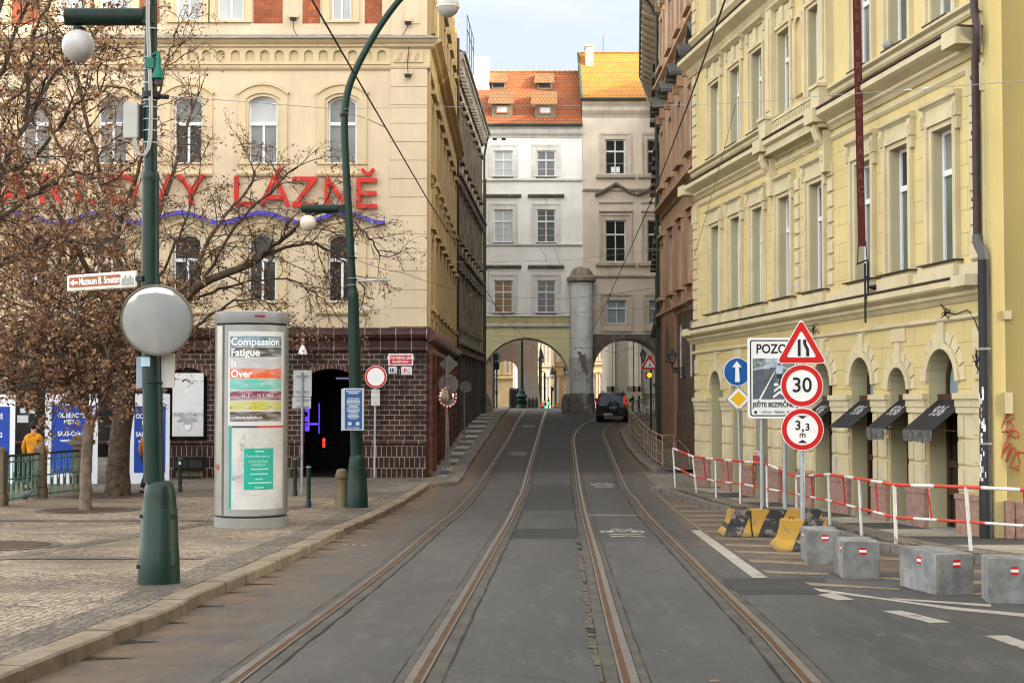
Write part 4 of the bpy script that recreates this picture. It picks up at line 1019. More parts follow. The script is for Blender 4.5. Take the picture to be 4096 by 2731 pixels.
mb = WB.mb(); prof(mb, 0, fw_.L, [(.05,zf(1311)),(.14,zf(1306)),(.16,zf(1299)),(.05,zf(1296))]); mb.build('string_course', M['white_trim'], WB.o)
mb = WB.mb(); prof(mb, 0, fw_.L, [(.04,zf(552)),(.08,zf(546)),(.25,zf(536)),(.30,zf(527)),(.30,zf(520)),(.42,zf(512)),(.46,zf(506))], miter=None)
mb.build('eaves_cornice', M['white_trim'], WB.o)
def whood(mb, o):
    if o[2] < zf(900): prof(mb, o[0]-.56, o[1]+.56, [(.06,o[3]+.78),(.22,o[3]+.84),(.25,o[3]+.96),(.08,o[3]+1.0)])
    mb.box(o[0]-.06, o[1]+.06, -.14, 0.02, o[2]-.07, o[2]-.005)
each(WB, W3, 'window_hood', M['sooty'], whood)
mb = WB.mb(); mb.box(u(1970), u(1987), -.01, .02, zf(562), zf(550)); mb.build('vent_grille', M['black'], WB.o); mb = WB.mb(); mb.box(u(2006), u(2023), -.01, .02, zf(562), zf(550)); mb.build('vent_grille', M['black'], WB.o)
for cp_ in ([(2170,780),(2185,800),(2192,815)], [(2215,785),(2232,797),(2243,803)], [(2163,990),(2172,1010),(2185,1028),(2187,1045)], [(2215,985),(2228,1010),(2232,1035),(2246,1062),(2245,1072)]):
    mb = WB.mb(); mb.tube([(u(x), -.004, fw_.z(x, y)) for x, y in cp_], .012, 4); mb.build('wall_crack', M['sooty'], WB.o)
# roof
zE = zf(503); dR = 4.3; rdg = lambda x, y: at(x, y, YB+dR)
zR = rdg(2300, 292).z
mb = WB.mb(); mb.poly([(-.5,-.55,zE-.03),(fw_.L-.02,-.55,zE-.03),(fw_.L-.02,dR,zR),(-.5,dR,zR+.08)]); mb.poly([(-.5,dR,zR+.08),(fw_.L-.02,dR,zR),(fw_.L-.02,dR+5,zE),(-.5,dR+5,zE)])
c = -.45
mb.m = 1
while c < fw_.L-.2: mb.tube([(c,dR,zR+.08),(c+.34,dR,zR+.05)], .09, 6); c += .36
mb.build('roof', [M['roof'], M['roof2']], WB.o)
mb = WB.mb(); mb.tube([(-.3,-.6,zE-.03),(fw_.L,-.6,zE-.03)], .1, 8); mb.tube([(.05,-.6,zE-.1),(.35,-.45,zE-.25),(.1,-.12,zE-.9),(.1,-.12,zE-9)], .06, 8); mb.build('gutter', M['copper'], WB.o)
def dormer(xa, xb, ytop, yb, xf0, xf1, yf0, yf1, big):
    # position on the roof slope where the dormer face stands
    sl_ = (zR-zE)/(dR+.55); best = 0
    for k in range(400):
        d = -.5 + k*.012; q = at((xf0+xf1)/2, yf1, YB+d)
        if q.z <= zE + sl_*(d+.55): best = d; break
    Yf = YB+best; a = at(xf0,yf0,Yf); b = at(xf1,yf1,Yf); d0 = WB.mbw()
    q0, q1 = at(xa,yb,Yf-.25), at(xb,yb,Yf-.25)
    zt_ = at((xf0+xf1)/2, yf0, Yf).z
    db = Yf + (zt_+.5-b.z)/sl_
    d0.m = 0; d0.box(a.x, b.x, Yf, db, b.z-.05, a.z)
    dm = d0.build('dormer', M['dormer'], WB.o)
    d1 = WB.mbw(); zt2 = at(xa,ytop,Yf+.9).z; Yt = Yf+.9
    t0, t1 = at(xa+5,ytop,Yt), at(xb-3,ytop,Yt)
    d1.poly([(q0.x,Yf-.25,q0.z),(q1.x,Yf-.25,q1.z),(t1.x,Yt,t1.z),(t0.x,Yt,t0.z)]); d1.poly([(q0.x,Yf-.25,q0.z-.06),(q0.x,Yf-.25,q0.z),(t0.x,Yt,t0.z),(t0.x,Yt,t0.z-.06)])
    d1.poly([(q0.x,Yf-.25,q0.z-.06),(q1.x,Yf-.25,q1.z-.06),(q1.x,Yf-.25,q1.z),(q0.x,Yf-.25,q0.z)]); d1.poly([(t0.x,Yt,t0.z),(t1.x,Yt,t1.z),(t1.x,Yt+1.3,t1.z-.1),(t0.x,Yt+1.3,t0.z-.1)]); d1.poly([(q1.x,Yf-.25,q1.z-.06),(q1.x,Yf-.25,q1.z),(t1.x,Yt,t1.z),(t1.x,Yt,t1.z-.06)])
    d1.build('dormer_roof', M['roof3'], dm)
    d2 = WB.mbw(); m_ = (a.x+b.x)/2; hw = (b.x-a.x)*(.27 if big else .38); h = a.z-b.z
    d2.box(m_-hw, m_+hw, Yf-.02, Yf+.05, b.z+h*(.3 if big else .12), a.z-h*(.22 if big else .3))
    d2.build('dormer_window', M['g_pale'] if big else M['black'], dm)
    d3 = WB.mbw(); z0_, z1_ = b.z+h*(.3 if big else .12), a.z-h*(.22 if big else .3)
    d3.ring([(m_-hw-.06,z0_-.06),(m_+hw+.06,z0_-.06),(m_+hw+.06,z1_+.06),(m_-hw-.06,z1_+.06)], [(m_-hw+.03,z0_+.03),(m_+hw-.03,z0_+.03),(m_+hw-.03,z1_-.03),(m_-hw+.03,z1_-.03)], Yf-.06, Yf)
    d3.build('dormer_window_frame', mat('reddish_dormer_frame', (.26,.10,.05), .8) if big else M['dormer'], dm)
def q1(x, y): return 1750+x/1.742, 100+y/1.742
for A in ((358,492,333,398,372,480,395,448,False),(672,815,340,400,692,804,400,450,False),(352,536,460,545,380,522,545,640,True),(648,836,462,550,680,822,550,645,True)):
    xa,_ = q1(A[0],0); xb,_ = q1(A[1],0); _,yt = q1(0,A[2]); _,yb = q1(0,A[3]); x0,_ = q1(A[4],0); x1,_ = q1(A[5],0); _,y0 = q1(0,A[6]); _,y1 = q1(0,A[7])
    dormer(xa,xb,yt,yb,x0,x1,y0,y1,A[8])
mb = WB.mbw(); a = at(1893,324,YB+2.6); b = at(1957,228,YB+2.6); mb.box(a.x, b.x, YB+2.6, YB+4, a.z-1.2, b.z); mb.build('chimney', flat('whitewashed_chimney', (.78,.77,.75), .85), WB.o)

# beige house over the right archway
fb = Fac((fw_.P1.x+.01, YB+.05), (10.4, YB+.05)); zf2 = lambda y: fb.z(2460, y); v = fb.u
BB = Building('beige_house', 'taller beige house with bright orange roof and ornate window hoods, over the right road archway', 'building', fb, -1.7)
B3 = [(v(2423),v(2503),zf2(697),zf2(558),0),(v(2422),v(2505),zf2(1048),zf2(881),0),(v(2428),v(2506),zf2(1296),zf2(1201),0)]
dx = v(2597)-v(2428)
B3 += [(a+dx, b+dx, c, d, e) for a,b,c,d,e in B3]
B3 += [(a+2*dx, b+2*dx, c, d, e) for a,b,c,d,e in B3[:3]]
acx = v(2515); arr = v(2515)-v(2374); za = zf2(1355)
mb = BB.mb(); zarch = zf2(1352)+.25
wall(mb, 0, fb.L, zarch, zf2(420), B3, .2); mb.build('wall', M['beige_wall'], BB.o)
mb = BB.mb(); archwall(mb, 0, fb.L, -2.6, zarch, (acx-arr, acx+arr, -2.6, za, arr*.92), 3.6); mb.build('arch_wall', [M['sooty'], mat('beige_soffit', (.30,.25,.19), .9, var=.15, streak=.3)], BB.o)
for i, o in enumerate(B3): window(BB, o, .2, M['old_frame'], M['g_blue'] if i % 3 == 2 else M['g_dark'], 2, (.66,), .08, thin=(.32,))
mb = BB.mb(); mb.box(B3[0][0]+.38, B3[0][0]+.62, .12, .14, B3[0][2]+.12, B3[0][2]+.5); mb.build('paper_notice', M['white'], BB.o); mb = BB.mb(); mb.box(B3[0][0]+.72, B3[0][0]+.96, .12, .14, B3[0][2]+.12, B3[0][2]+.5); mb.build('paper_notice', M['white'], BB.o)
def bsur(mb, o):
    k = B3.index(o) % 3
    mb.ring(outl(o[0]-.42,o[1]+.42,o[2]-(.5 if k == 2 else .02),o[3]+.45), outl(o[0]-.28,o[1]+.28,o[2]-(.36 if k == 2 else .02),o[3]+.3), -.08, 0)
    mb.ring(outl(o[0]-.28,o[1]+.28,o[2]-.02,o[3]+.3), outl(o[0],o[1],o[2],o[3]), -.03, 0)
    if k != 2:
        prof(mb, o[0]-.62, o[1]+.62, [(.08,o[2]-.32),(.2,o[2]-.24),(.24,o[2]-.06),(.1,o[2]-.02)])
    if k == 1:
        prof(mb, o[0]-.42, o[1]+.42, [(.08,o[3]+.5),(.14,o[3]+.56),(.14,o[3]+.66),(.06,o[3]+.7)])
        prof(mb, o[0]-.42, o[1]+.42, [(.06,o[3]+1.1),(.1,o[3]+1.15),(.1,o[3]+1.22),(.05,o[3]+1.25)])
each(BB, B3, 'window_surround', M['beige_trim'], bsur)
for y0, y1 in ((766,752),(1112,1096)): mb = BB.mb(); prof(mb, 0, fb.L, [(.05,zf2(y0)),(.14,zf2(y0-5)),(.16,zf2(y1+3)),(.04,zf2(y1))]); mb.build('string_course', M['beige_trim'], BB.o)
mb = BB.mb()
prof(mb, 0, fb.L, [(.03,zf2(470)),(.08,zf2(462)),(.2,zf2(452)),(.28,zf2(444)),(.28,zf2(430)),(.42,zf2(418)),(.46,zf2(410))])
mb.build('eaves_cornice', M['beige_trim'], BB.o)
def bhood(mb, o):
    if 1:
        c = (o[0]+o[1])/2; h = (o[1]-o[0])/2+.66; z = o[3]+1.35
        top = [(-h,.42),(-h+.3,.56),(-h+.5,.62),(0,1.12),(h-.5,.62),(h-.3,.56),(h,.42)]
        for (a,p),(b,q) in zip(top[:-1],top[1:]): mb.prism([(c+a,z+p-.18),(c+b,z+q-.18),(c+b,z+q),(c+a,z+p)], -.3, 0)
each(BB, B3[1::3], 'window_hood', M['sooty'], bhood)
zE2 = zf2(402); dR2 = 4.6; zR2 = at(2450, 214, YB+dR2).z
mb = BB.mb(); mb.poly([(-.02,-.55,zE2),(fb.L+.5,-.55,zE2),(fb.L+.5,dR2,zR2),(-.02,dR2,zR2)]); mb.poly([(-.02,dR2,zR2),(fb.L+.5,dR2,zR2),(fb.L+.5,dR2+5,zE2),(-.02,dR2+5,zE2)])
c = .1
while c < fb.L: mb.tube([(c,dR2,zR2+.05),(c+.34,dR2,zR2+.03)], .09, 6); c += .36
mb.build('roof', M['roof2'], BB.o)
mb = BB.mb(); mb.poly([(-.02,-.5,zE2-.05),(-.02,dR2,zR2-.03),(-.02,dR2+5,zE2-.05)]); mb.box(-.02,.0,.02,8,zE2-4,zE2-.04); mb.tube([(-.04,-.6,zE2-.05),(-.04,dR2,zR2+.04)], .09, 6); mb.build('gable_edge', M['copper'], BB.o)
mb = BB.mb(); mb.tube([(-.02,-.62,zE2-.02),(fb.L,-.62,zE2-.02)], .11, 8); mb.build('gutter', M['copper'], BB.o)
mb = BB.mb(); a = at(2342,258,YB+3.4); b = at(2373,188,YB+3.4); mb.M = BB.E; mb.box(a.x, b.x, YB+3.2, YB+4.2, a.z-.7, b.z); mb.box(a.x-.05, b.x+.05, YB+3.15, YB+4.25, b.z, b.z+.12); mb.build('chimney', mat('limewashed_chimney', (.36,.33,.27), .85, streak=.5, dirt=(.22,.20,.07)), BB.o)
mb = BB.mb(); q = at(2413,210,YB+dR2); mb.M = BB.E; mb.cyl((q.x,YB+dR2,zR2),(q.x,YB+dR2,at(2413,140,YB+dR2).z),.025,n=6); mb.build('roof_aerial', M['iron'], BB.o)

# round buttress column between the archways
cc_ = at(2327, 1640, 92.0); CXc, CYc = cc_.x, 92.3
CT = thing('buttress_column', 'thick round weathered column with domed stone cap between the two archways', 'column', (CXc, CYc, -1.62))
pz = lambda y: at(2327, y, 91.5).z + 1.62
rc = 47/FPX*91.6
mb = MB(); mb.lathe([(rc+.05, pz(1590)), (rc, pz(1540)), (rc-.005, pz(1126))], 40); sh_ = mb.build('shaft', M['column'], CT, smooth=True)
mb = MB(); mb.lathe([(rc+.055,pz(1586)),(rc+.012,pz(1535)),(rc+.006,pz(1430))], 40, cap=False); mb.build('stained_render', M['column_mid'], CT, smooth=True)
mb = MB(); mb.lathe([(rc+.16,-.35),(rc+.14,pz(1645)),(rc+.13,pz(1612)),(rc+.07,pz(1600)),(rc+.085,pz(1582)),(rc+.05,pz(1572))], 40); mb.build('stone_foot', M['column_low'], CT, smooth=True)
mb = MB(); mb.box(-rc-.35, rc+.5, -rc-.35, rc, -.5, .08); mb.build('plinth', M['sooty'], CT, bevel=.03)
mb = MB(); mb.lathe([(rc,pz(1128)),(rc+.2,pz(1122)),(rc+.2,pz(1108)),(rc+.06,pz(1102)),(rc+.02,pz(1095)),(rc*.86,pz(1080)),(rc*.6,pz(1068)),(.02,pz(1062))], 40); mb.build('domed_cap', mat('lichen_stone_cap', (.26,.22,.165), .9, var=.4, scale=2.5, blotch=.15, blotchcol=(.42,.40,.33), bump=.6, bscale=9), CT, smooth=True)
mb = MB(); ang = [R(-108+3.2*k) for k in range(14)]
def cpatch(mb, a0, a1, z0, z1, r, n=8, jag=.0):
    for k in range(n):
        a, b = a0+(a1-a0)*k/n, a0+(a1-a0)*(k+1)/n
        mb.poly([(r*math.cos(a),r*math.sin(a),z0),(r*math.cos(b),r*math.sin(b),z0),(r*math.cos(b),r*math.sin(b),z1),(r*math.cos(a),r*math.sin(a),z1)])
for (x0,x1,y0,y1) in ((976,1003,900,880),(985,1030,925,900),(988,1034,950,925),(1000,1036,980,950),(1002,1045,1000,980),(1010,1050,1030,1000),(1030,1048,1045,1030)):
    cpatch(mb, math.asin(max(-1,(x0-1006)/81))-math.pi/2, math.asin((x1-1006)/81)-math.pi/2, pz(900+y0/1.742), pz(900+y1/1.742), rc+.012)
mb.build('fallen_render_patch', M['patch'], CT)
# ------------------------------------------------------------------ yellow building on the right
fy = Fac((5.70, 44.2), (8.46, 25.3), (-.2, .0105)); LY = fy.L
YBd = Building('yellow_hotel', 'long pale yellow building with arched doorways and tall white windows along the right pavement', 'building', fy, -3.0)
USTART = [1.87, 3.86, 5.83, 7.97, 10.23, 13.09, 14.99, 16.99]
GA = [(1.74,2.90),(3.90,4.88),(5.95,7.02),(8.10,9.20),(10.45,11.57),(12.74,13.94),(14.84,15.75),(16.68,17.93)]
GC = [.74,.55,.74,.74,.74,.77,.50,.80]
garch = [(a,b,-3.2,c,(b-a)/2) for (a,b),c in zip(GA,GC)]
f1 = [(a,a+.88,2.42,5.0,0) for a in USTART]; f2 = [(a,a+.92,7.06,9.24,0) for a in USTART]; f3 = [(a,a+.92,11.2,13.4,0) for a in USTART]
M['yellow_ground'] = mat('rusticated_yellow_stucco', (.515,.41,.19), .85, var=.06, scale=.7, streak=.16, dirt=(.34,.25,.11), joints=(1.07,.43))
mb = YBd.mb(); mb.m = 0; wall(mb, 0, LY, -3.2, 1.7, garch, .42, rmat=1); mb.build('ground_floor_wall', [M['yellow_ground'], M['yellow_reveal']], YBd.o); mb = YBd.mb(); wall(mb, 0, LY, 5.9, 15.2, f2+f3, .24, rmat=1)
mb.build('wall', [M['yellow'], M['yellow_reveal']], YBd.o)
mb = YBd.mb(); wall(mb, 0, LY, 1.7, 5.9, f1, .26, rmat=1); mb.build('jointed_wall', [M['yellow_block'], M['yellow_reveal']], YBd.o)
for o in f1+f2+f3: window(YBd, o, .25, M['white_frame'], M[rnd.choice(['g_green','g_green','g_mid','g_dark'])], 2, (.68,), .075, pane2=M[rnd.choice(['g_green','g_mid','g_dark'])])
# doors with fanlights
for i, o in enumerate(garch):
    d = window(YBd, (o[0],o[1],-3.0,o[3],o[4]), .42, M['door'], M['g_black'], 2, (.28,.42,.72) , .10, name='door', pane2=M['g_blue'], bw=.06)
def darch(mb, o):
    c = (o[0]+o[1])/2
    A = outl(o[0]-.12,o[1]+.12,-.3,o[3]+.12,(o[1]-o[0])/2+.12)[2:]; Q = outl(o[0],o[1],-.3,o[3],o[4])[2:]
    for k in range(len(A)-1):
        mb.poly([(A[k][0],-.07,A[k][1]),(A[k+1][0],-.07,A[k+1][1]),(Q[k+1][0],-.07,Q[k+1][1]),(Q[k][0],-.07,Q[k][1])]); mb.poly([(A[k][0],-.07,A[k][1]),(A[k][0],0,A[k][1]),(A[k+1][0],0,A[k+1][1]),(A[k+1][0],-.07,A[k+1][1])])
        mb.poly([(Q[k][0],-.07,Q[k][1]),(Q[k+1][0],-.07,Q[k+1][1]),(Q[k+1][0],0.01,Q[k+1][1]),(Q[k][0],0.01,Q[k][1])])
    # radiating voussoirs and stepped keystone
    hw_ = (o[1]-o[0])/2; zc = o[3]-o[4]; n_ = 9
    for k in range(n_):
        a0, a1 = math.pi*k/n_+.022, math.pi*(k+1)/n_-.022; r0 = hw_+.14; r1 = hw_+(.34 if k != n_//2 else .46)
        mb.prism([(c+r*math.cos(t), zc+r*math.sin(t)) for r, t in ((r0,a0),(r1,a0),(r1,(a0+a1)/2),(r1,a1),(r0,a1),(r0,(a0+a1)/2))], -.028, 0)
    mb.box(c-.36, c+.36, -.032, 0, max(o[3]+.50, 1.02), 1.29)
    mb.box(c-.14, c+.14, -.05, 0, o[3]+.10, max(o[3]+.5, 1.0))
for o in garch: mb = YBd.mb(); darch(mb, o); mb.build('door_arch', M['yellow_trim'], YBd.o)
piers = []; e = [(-.02,0)] + GA + [(LY,LY)]
for i in range(len(e)-1): piers.append((e[i][1] if i else 0, e[i+1][0]))
for a, b in piers:
    mb = YBd.mb(); mg = YBd.mb()
    mb.box(a+.03, b-.03, -.09, 0, -.30, -.16); mb.box(a+.01, b-.01, -.13, 0, -.16, -.05); mb.box(a+.04, b-.04, -.07, 0, -.42, -.30)
    z = -1.86
    for k in range(3):
        z0 = z + .49*k; z1 = z0+.45
        wq = min(.22, (b-a)/2-.12)
        for c in ((a+.08+wq/2), (b-.08-wq/2)): mb.box(c-wq/2, c+wq/2, -.055, 0, z0+.03, z1-.03)
        mb.box(a+.04, b-.04, -.025, 0, z0+.005, z1+.015)
    mg.box(a+.05, b-.05, -.10, .0, -3.2, -1.98); mg.box(a+.03, b-.03, -.12, .02, -2.0, -1.90)
    mb.build('pier', M['yellow_trim'], YBd.o); mg.build('granite_plinth', M['granite'], YBd.o, bevel=.01)
for o in garch: mb = YBd.mb(); mb.box(o[0]-.02, o[1]+.02, -.06, .40, -3.2, -2.60 - .012*(LY-o[0])); mb.build('door_step', M['granite_grey'], YBd.o)
# cornices
mb = YBd.mb()
prof(mb, -.25, LY-.04, [(.04,1.30),(.07,1.33),(.07,1.38),(.02,1.40)])
prof(mb, -.40, LY-.04, [(.03,1.62),(.10,1.70),(.16,1.74),(.16,1.80),(.30,1.86),(.34,1.90),(.34,2.00),(.30,2.03)])
for a, b in zip([0]+[o[1]+.34 for o in f1], [o[0]-.34 for o in f1]+[LY]): mb.box(a, b, -.10, 0, 2.04, 2.30)
mb.build('lower_cornice', M['yellow_trim'], YBd.o); mb = YBd.mb()
prof(mb, -.02, LY, [(.02,5.80),(.07,5.86),(.07,5.93),(.02,5.95)])
prof(mb, -.40, LY-.04, [(.05,6.04),(.12,6.12),(.18,6.16),(.18,6.22),(.38,6.32),(.44,6.36),(.44,6.46),(.40,6.50)])
mb.build('main_cornice', M['yellow_trim'], YBd.o); mb = YBd.mb()
prof(mb, -.15, LY-.04, [(.05,6.80),(.09,6.85),(.09,6.92),(.18,6.97),(.18,7.03)])
mb.build('sill_course', M['yellow_trim'], YBd.o); mb = YBd.mb()
prof(mb, -.40, LY-.04, [(.05,10.0),(.12,10.1),(.18,10.2),(.38,10.32),(.44,10.36),(.44,10.48),(.40,10.52)])
prof(mb, -.15, LY-.04, [(.05,10.95),(.14,11.05),(.14,11.15)])
mb.build('upper_cornice', M['yellow_trim'], YBd.o); mb = YBd.mb()
prof(mb, -.6, LY+.3, [(.1,14.3),(.3,14.6),(.9,14.9),(1.0,15.0),(1.0,15.2)])
mb.build('eaves_cornice', M['yellow_trim'], YBd.o)
for z, d in ((2.035,.35),(6.505,.45),(10.525,.45)): mb = YBd.mb(); mb.box(-.42, LY-.03, -d-.01, 0, z, z+.03); mb.build('cornice_flashing', M['pipe'], YBd.o)
each(YBd, f1, 'sill_flashing', M['pipe'], lambda mb, o: mb.box(o[0]-.36, o[1]+.36, -.215, .2, 2.402, 2.425))
each(YBd, f2, 'sill_flashing', M['pipe'], lambda mb, o: mb.box(o[0]-.05, o[1]+.05, -.20, .2, 7.035, 7.055))
# window surrounds
def ysur1(mb, o):
    a, b, z0, z1, _ = o; mb.box(a-.34, b+.34, -.20, 0, 2.04, 2.34); mb.box(a-.30, b+.30, -.12, 0, 2.34, 2.40)
    mb.ring(outl(a-.24,b+.24,z0-.02,z1+.22), outl(a-.12,b+.12,z0-.02,z1+.10), -.10, 0); mb.ring(outl(a-.12,b+.12,z0-.02,z1+.10), outl(a,b,z0-.02,z1), -.045, 0)
    mb.box(a-.24, b+.24, -.07, 0, z1+.22, z1+.44); prof(mb, a-.34, b+.34, [(.08,z1+.44),(.11,z1+.47),(.16,z1+.50),(.17,z1+.56),(.07,z1+.59)])
    for q in (a-.26, b+.26): mb.box(q-.07, q+.07, -.13, 0, z1+.10, z1+.44); mb.box(q-.045, q+.045, -.10, 0, z1-.14, z1+.10); mb.tube([(q,-.12,z1+.36),(q,-.15,z1+.28),(q,-.12,z1+.16)], .035, 6)
each(YBd, f1, 'window_surround', M['yellow_trim'], ysur1)
def ysur2(mb, o):
        a, b, z0, z1, _ = o
        mb.ring(outl(a-.22,b+.22,z0-.02,z1+.18), outl(a-.11,b+.11,z0-.02,z1+.09), -.09, 0); mb.ring(outl(a-.11,b+.11,z0-.02,z1+.09), outl(a,b,z0-.02,z1), -.04, 0)
        mb.box(a-.2, b+.2, -.04, 0, z1+.2, z1+.60); mb.box((a+b)/2-.13, (a+b)/2+.13, -.10, 0, z1+.14, z1+.60)
        prof(mb, a-.38, b+.38, [(.07,z1+.62),(.13,z1+.66),(.20,z1+.70),(.22,z1+.76),(.09,z1+.79)])
        for q in (a-.27, b+.27): mb.box(q-.07, q+.07, -.10, 0, z1+.36, z1+.62); mb.box(q-.05, q+.05, -.07, 0, z1+.08, z1+.36)
each(YBd, f2+f3, 'window_surround', M['yellow_trim'], ysur2)
# raised centre bay: consoles, balustrade band, pilasters with panel blocks
mb = YBd.mb(); bay = (7.45, 11.75)
for q in (bay[0]+.22, bay[1]-.22):
    mb.box(q-.24, q+.24, -.18, 0, 7.06, 10.0); mb.box(q-.15, q+.15, -.22, -.15, 7.3, 9.7)
    mb.box(q-.30, q+.30, -.52, 0, 6.22, 6.54); mb.box(q-.26, q+.26, -.36, 0, 6.54, 7.05); mb.box(q-.30, q+.30, -.41, 0, 7.05, 7.13)
    mb.tube([(q,-.34,6.2),(q,-.36,6.05),(q,-.28,5.88),(q,-.16,5.76),(q,-.13,5.6),(q,-.2,5.5),(q,-.17,5.4),(q,-.08,5.3)], [.08,.10,.11,.09,.07,.08,.07,.02], 8); mb.box(q-.15, q+.15, -.2, 0, 5.1, 6.06)
mb.box(bay[0], bay[1], -.34, 0, 6.12, 6.52); mb.box(bay[0]+.5, bay[1]-.5, -.14, 0, 6.52, 6.96); mb.box(bay[0]+.4, bay[1]-.4, -.2, 0, 6.96, 7.06)
k = bay[0]+.6
while k < bay[1]-.6: mb.lathe([(.035,6.55),(.06,6.65),(.03,6.8),(.05,6.93)], 6, (k, -.17)); k += .17
for a, b, z0, z1, _ in [f1[3], f1[4]]:
    for j in range(9): x = a-.3+(b-a+.6)*j/8; mb.box(x-.028, x+.028, -.05, 0, z1+.78, z1+1.0)
for q in (7.6, 9.35, 9.85, 11.6):
    for j in range(8): mb.box(q-.16, q+.16, -.05, 0, 2.5+.36*j, 2.78+.36*j)
mb.build('centre_bay', M['yellow_trim'], YBd.o)
niche_ = (9.32, 9.98, 7.3, 9.3, .33); mb = YBd.mb()
mb.ring(outl(9.28,10.02,7.3,9.36,.37), outl(9.40,9.90,7.3,9.24,.25), -.09, 0); mb.build('niche_frame', M['yellow_trim'], YBd.o)
mb = YBd.mb(); P = outl(9.40,9.90,7.3,9.24,.25); mb.poly([(a,-.01,b) for a,b in P]); mb.build('niche_back', M['ochre_trim'], YBd.o)
# quoins at both ends
for a, b in ((.0,.5),(LY-.52,LY-.02)):
    mb = YBd.mb()
    for z0, z1, n in ((2.34,5.75,11),(7.06,9.95,9),(11.2,14.2,8)):
        h = (z1-z0)/n
        for j in range(n): mb.box(a+.06, b-.06, -.09, 0, z0+h*j+.03, z0+h*(j+1)-.03)
        mb.box(a, b, -.05, 0, z0, z1)
    mb.box(a-.02, b+.02, -.10, 0, 5.35, 5.85); mb.box(a-.04, b+.04, -.42, 0, 1.86, 2.06); mb.box(a-.1, b-.02, -.52, 0, 6.20, 6.50)
    for j in range(6): mb.box(a+.05, b-.05, -.05, 0, -1.8+.5*j, -1.38+.5*j)
    mb.build('quoin', M['yellow_trim'], YBd.o)
mb = YBd.mb(); mb.box(.0, LY, .45, 13, 14.9, 15.0); mb.box(0, .02, .02, 13, -3, 15); mb.poly([(-.5,-.95,15.2),(LY+2,-.95,15.2),(LY+2,6,22.2),(-.5,6,22.2)]); mb.poly([(-.5,6,22.2),(LY+2,6,22.2),(LY+2,13,15.2),(-.5,13,15.2)]); mb.poly([(-.5,-.95,15.2),(-.5,6,22.2),(-.5,13,15.2)])  # roof out of view, ridge raised to shade the cream facade opposite
mb.build('roof', M['roof'], YBd.o)
# end wall towards the cross street, rounded corner, pink granite plinth
fe2 = Fac((8.75, 25.22), (24.0, 24.2))
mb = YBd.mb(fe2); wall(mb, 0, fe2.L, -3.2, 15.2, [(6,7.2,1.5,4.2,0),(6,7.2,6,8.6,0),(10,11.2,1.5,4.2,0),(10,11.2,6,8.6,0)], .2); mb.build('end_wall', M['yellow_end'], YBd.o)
mb = YBd.mbw(); c = Vector((8.46,25.3)); d = Vector((8.75,25.22)); pts = []
ctr = Vector((8.80,25.62))
for k in range(9):
    t = k/8; q = c.lerp(d, t); q += (Vector((8.44,25.10))-q)*(1-(2*t-1)**2)*.55; pts.append(q)
for a, b in zip(pts[:-1], pts[1:]): mb.poly([(a.x,a.y,-3.1),(b.x,b.y,-3.1),(b.x,b.y,15.2),(a.x,a.y,15.2)])
mb.build('rounded_corner', mat('yellow_corner', (.50,.41,.18), .85, var=.05, streak=.15), YBd.o)
mb = YBd.mb(fe2); mb.box(.12, .9, -.10, .02, -3.2, -1.98); mb.box(.95, fe2.L, -.08, .02, -3.2, -1.98); mb.box(-.06, .1, -.13, .02, -3.2, -1.95); mb.build('end_plinth', M['granite'], YBd.o, bevel=.012)
mb = YBd.mb(fe2); mb.box(-.04, .10, -.06, .02, 1.25, 1.40); mb.box(-.04, .1, -.08, .02, -.42, -.05); mb.build('corner_moulding', M['yellow_trim'], YBd.o)
mb = YBd.mb(fy); px = LY+.10
px = LY-.08; pipe = [(px,-.14,15),(px,-.14,6.95),(px+.05,-.16,6.75),(px+.16,-.16,6.45),(px+.15,-.16,6.3),(px+.02,-.14,5.9),(px+.02,-.14,2.75)]
mb.tube(pipe, .07, 10)
for z in (4.6, 5.6, 3.4, 8): mb.tube([(px,-.14,z-.03),(px,-.14,z+.03)], .083, 10)
mb.build('rain_pipe', M['pipe'], YBd.o, smooth=True)
mb = YBd.mb(fy); mb.tube([(px+.02,-.14,2.75),(px+.06,-.14,2.6),(px+.18,-.12,2.42),(px+.2,-.12,2.28)], .09, 10); mb.build('pipe_elbow', flat('dull_zinc_elbow', (.085,.08,.078), .6), YBd.o, smooth=True)
mb = YBd.mb(fy); mb.tube([(px+.2,-.12,2.3),(px+.2,-.12,-1.6),(px+.2,-.12,-1.62),(px+.2,-.12,-2.75)], [.095,.095,.11,.12], 12); mb.build('lower_pipe', M['black'], YBd.o, smooth=True)
for z in (.72, -.95, -1.75): mb = YBd.mb(fy); mb.tube([(px+.2,-.12,z-.02),(px+.2,-.12,z+.02)], .108, 12); mb.build('pipe_clamp', M['granite_grey'], YBd.o)
r2 = random.Random(4); M['stick'] = flat('mixed_sticker', (.32,.24,.2), .6)
z = .05
while z > -1.75:
    for _ in range(2):
        a = r2.uniform(-2.6, -.5); h = r2.uniform(.04,.13); w2 = r2.uniform(.2,.55); tm_ = ['white','signback','white','stick'][r2.randrange(4)]; t = YBd.mb(fy)
        cx_, cy_ = px+.2, -.12; rr = .098
        for k in range(3):
            a0 = a+w2*k/3; a1 = a+w2*(k+1)/3
            t.poly([(cx_+rr*math.cos(a0),cy_+rr*math.sin(a0),z),(cx_+rr*math.cos(a1),cy_+rr*math.sin(a1),z),(cx_+rr*math.cos(a1),cy_+rr*math.sin(a1),z+h),(cx_+rr*math.cos(a0),cy_+rr*math.sin(a0),z+h)])
        t.build('sticker', M[tm_], YBd.o)
    z -= r2.uniform(.06,.13)
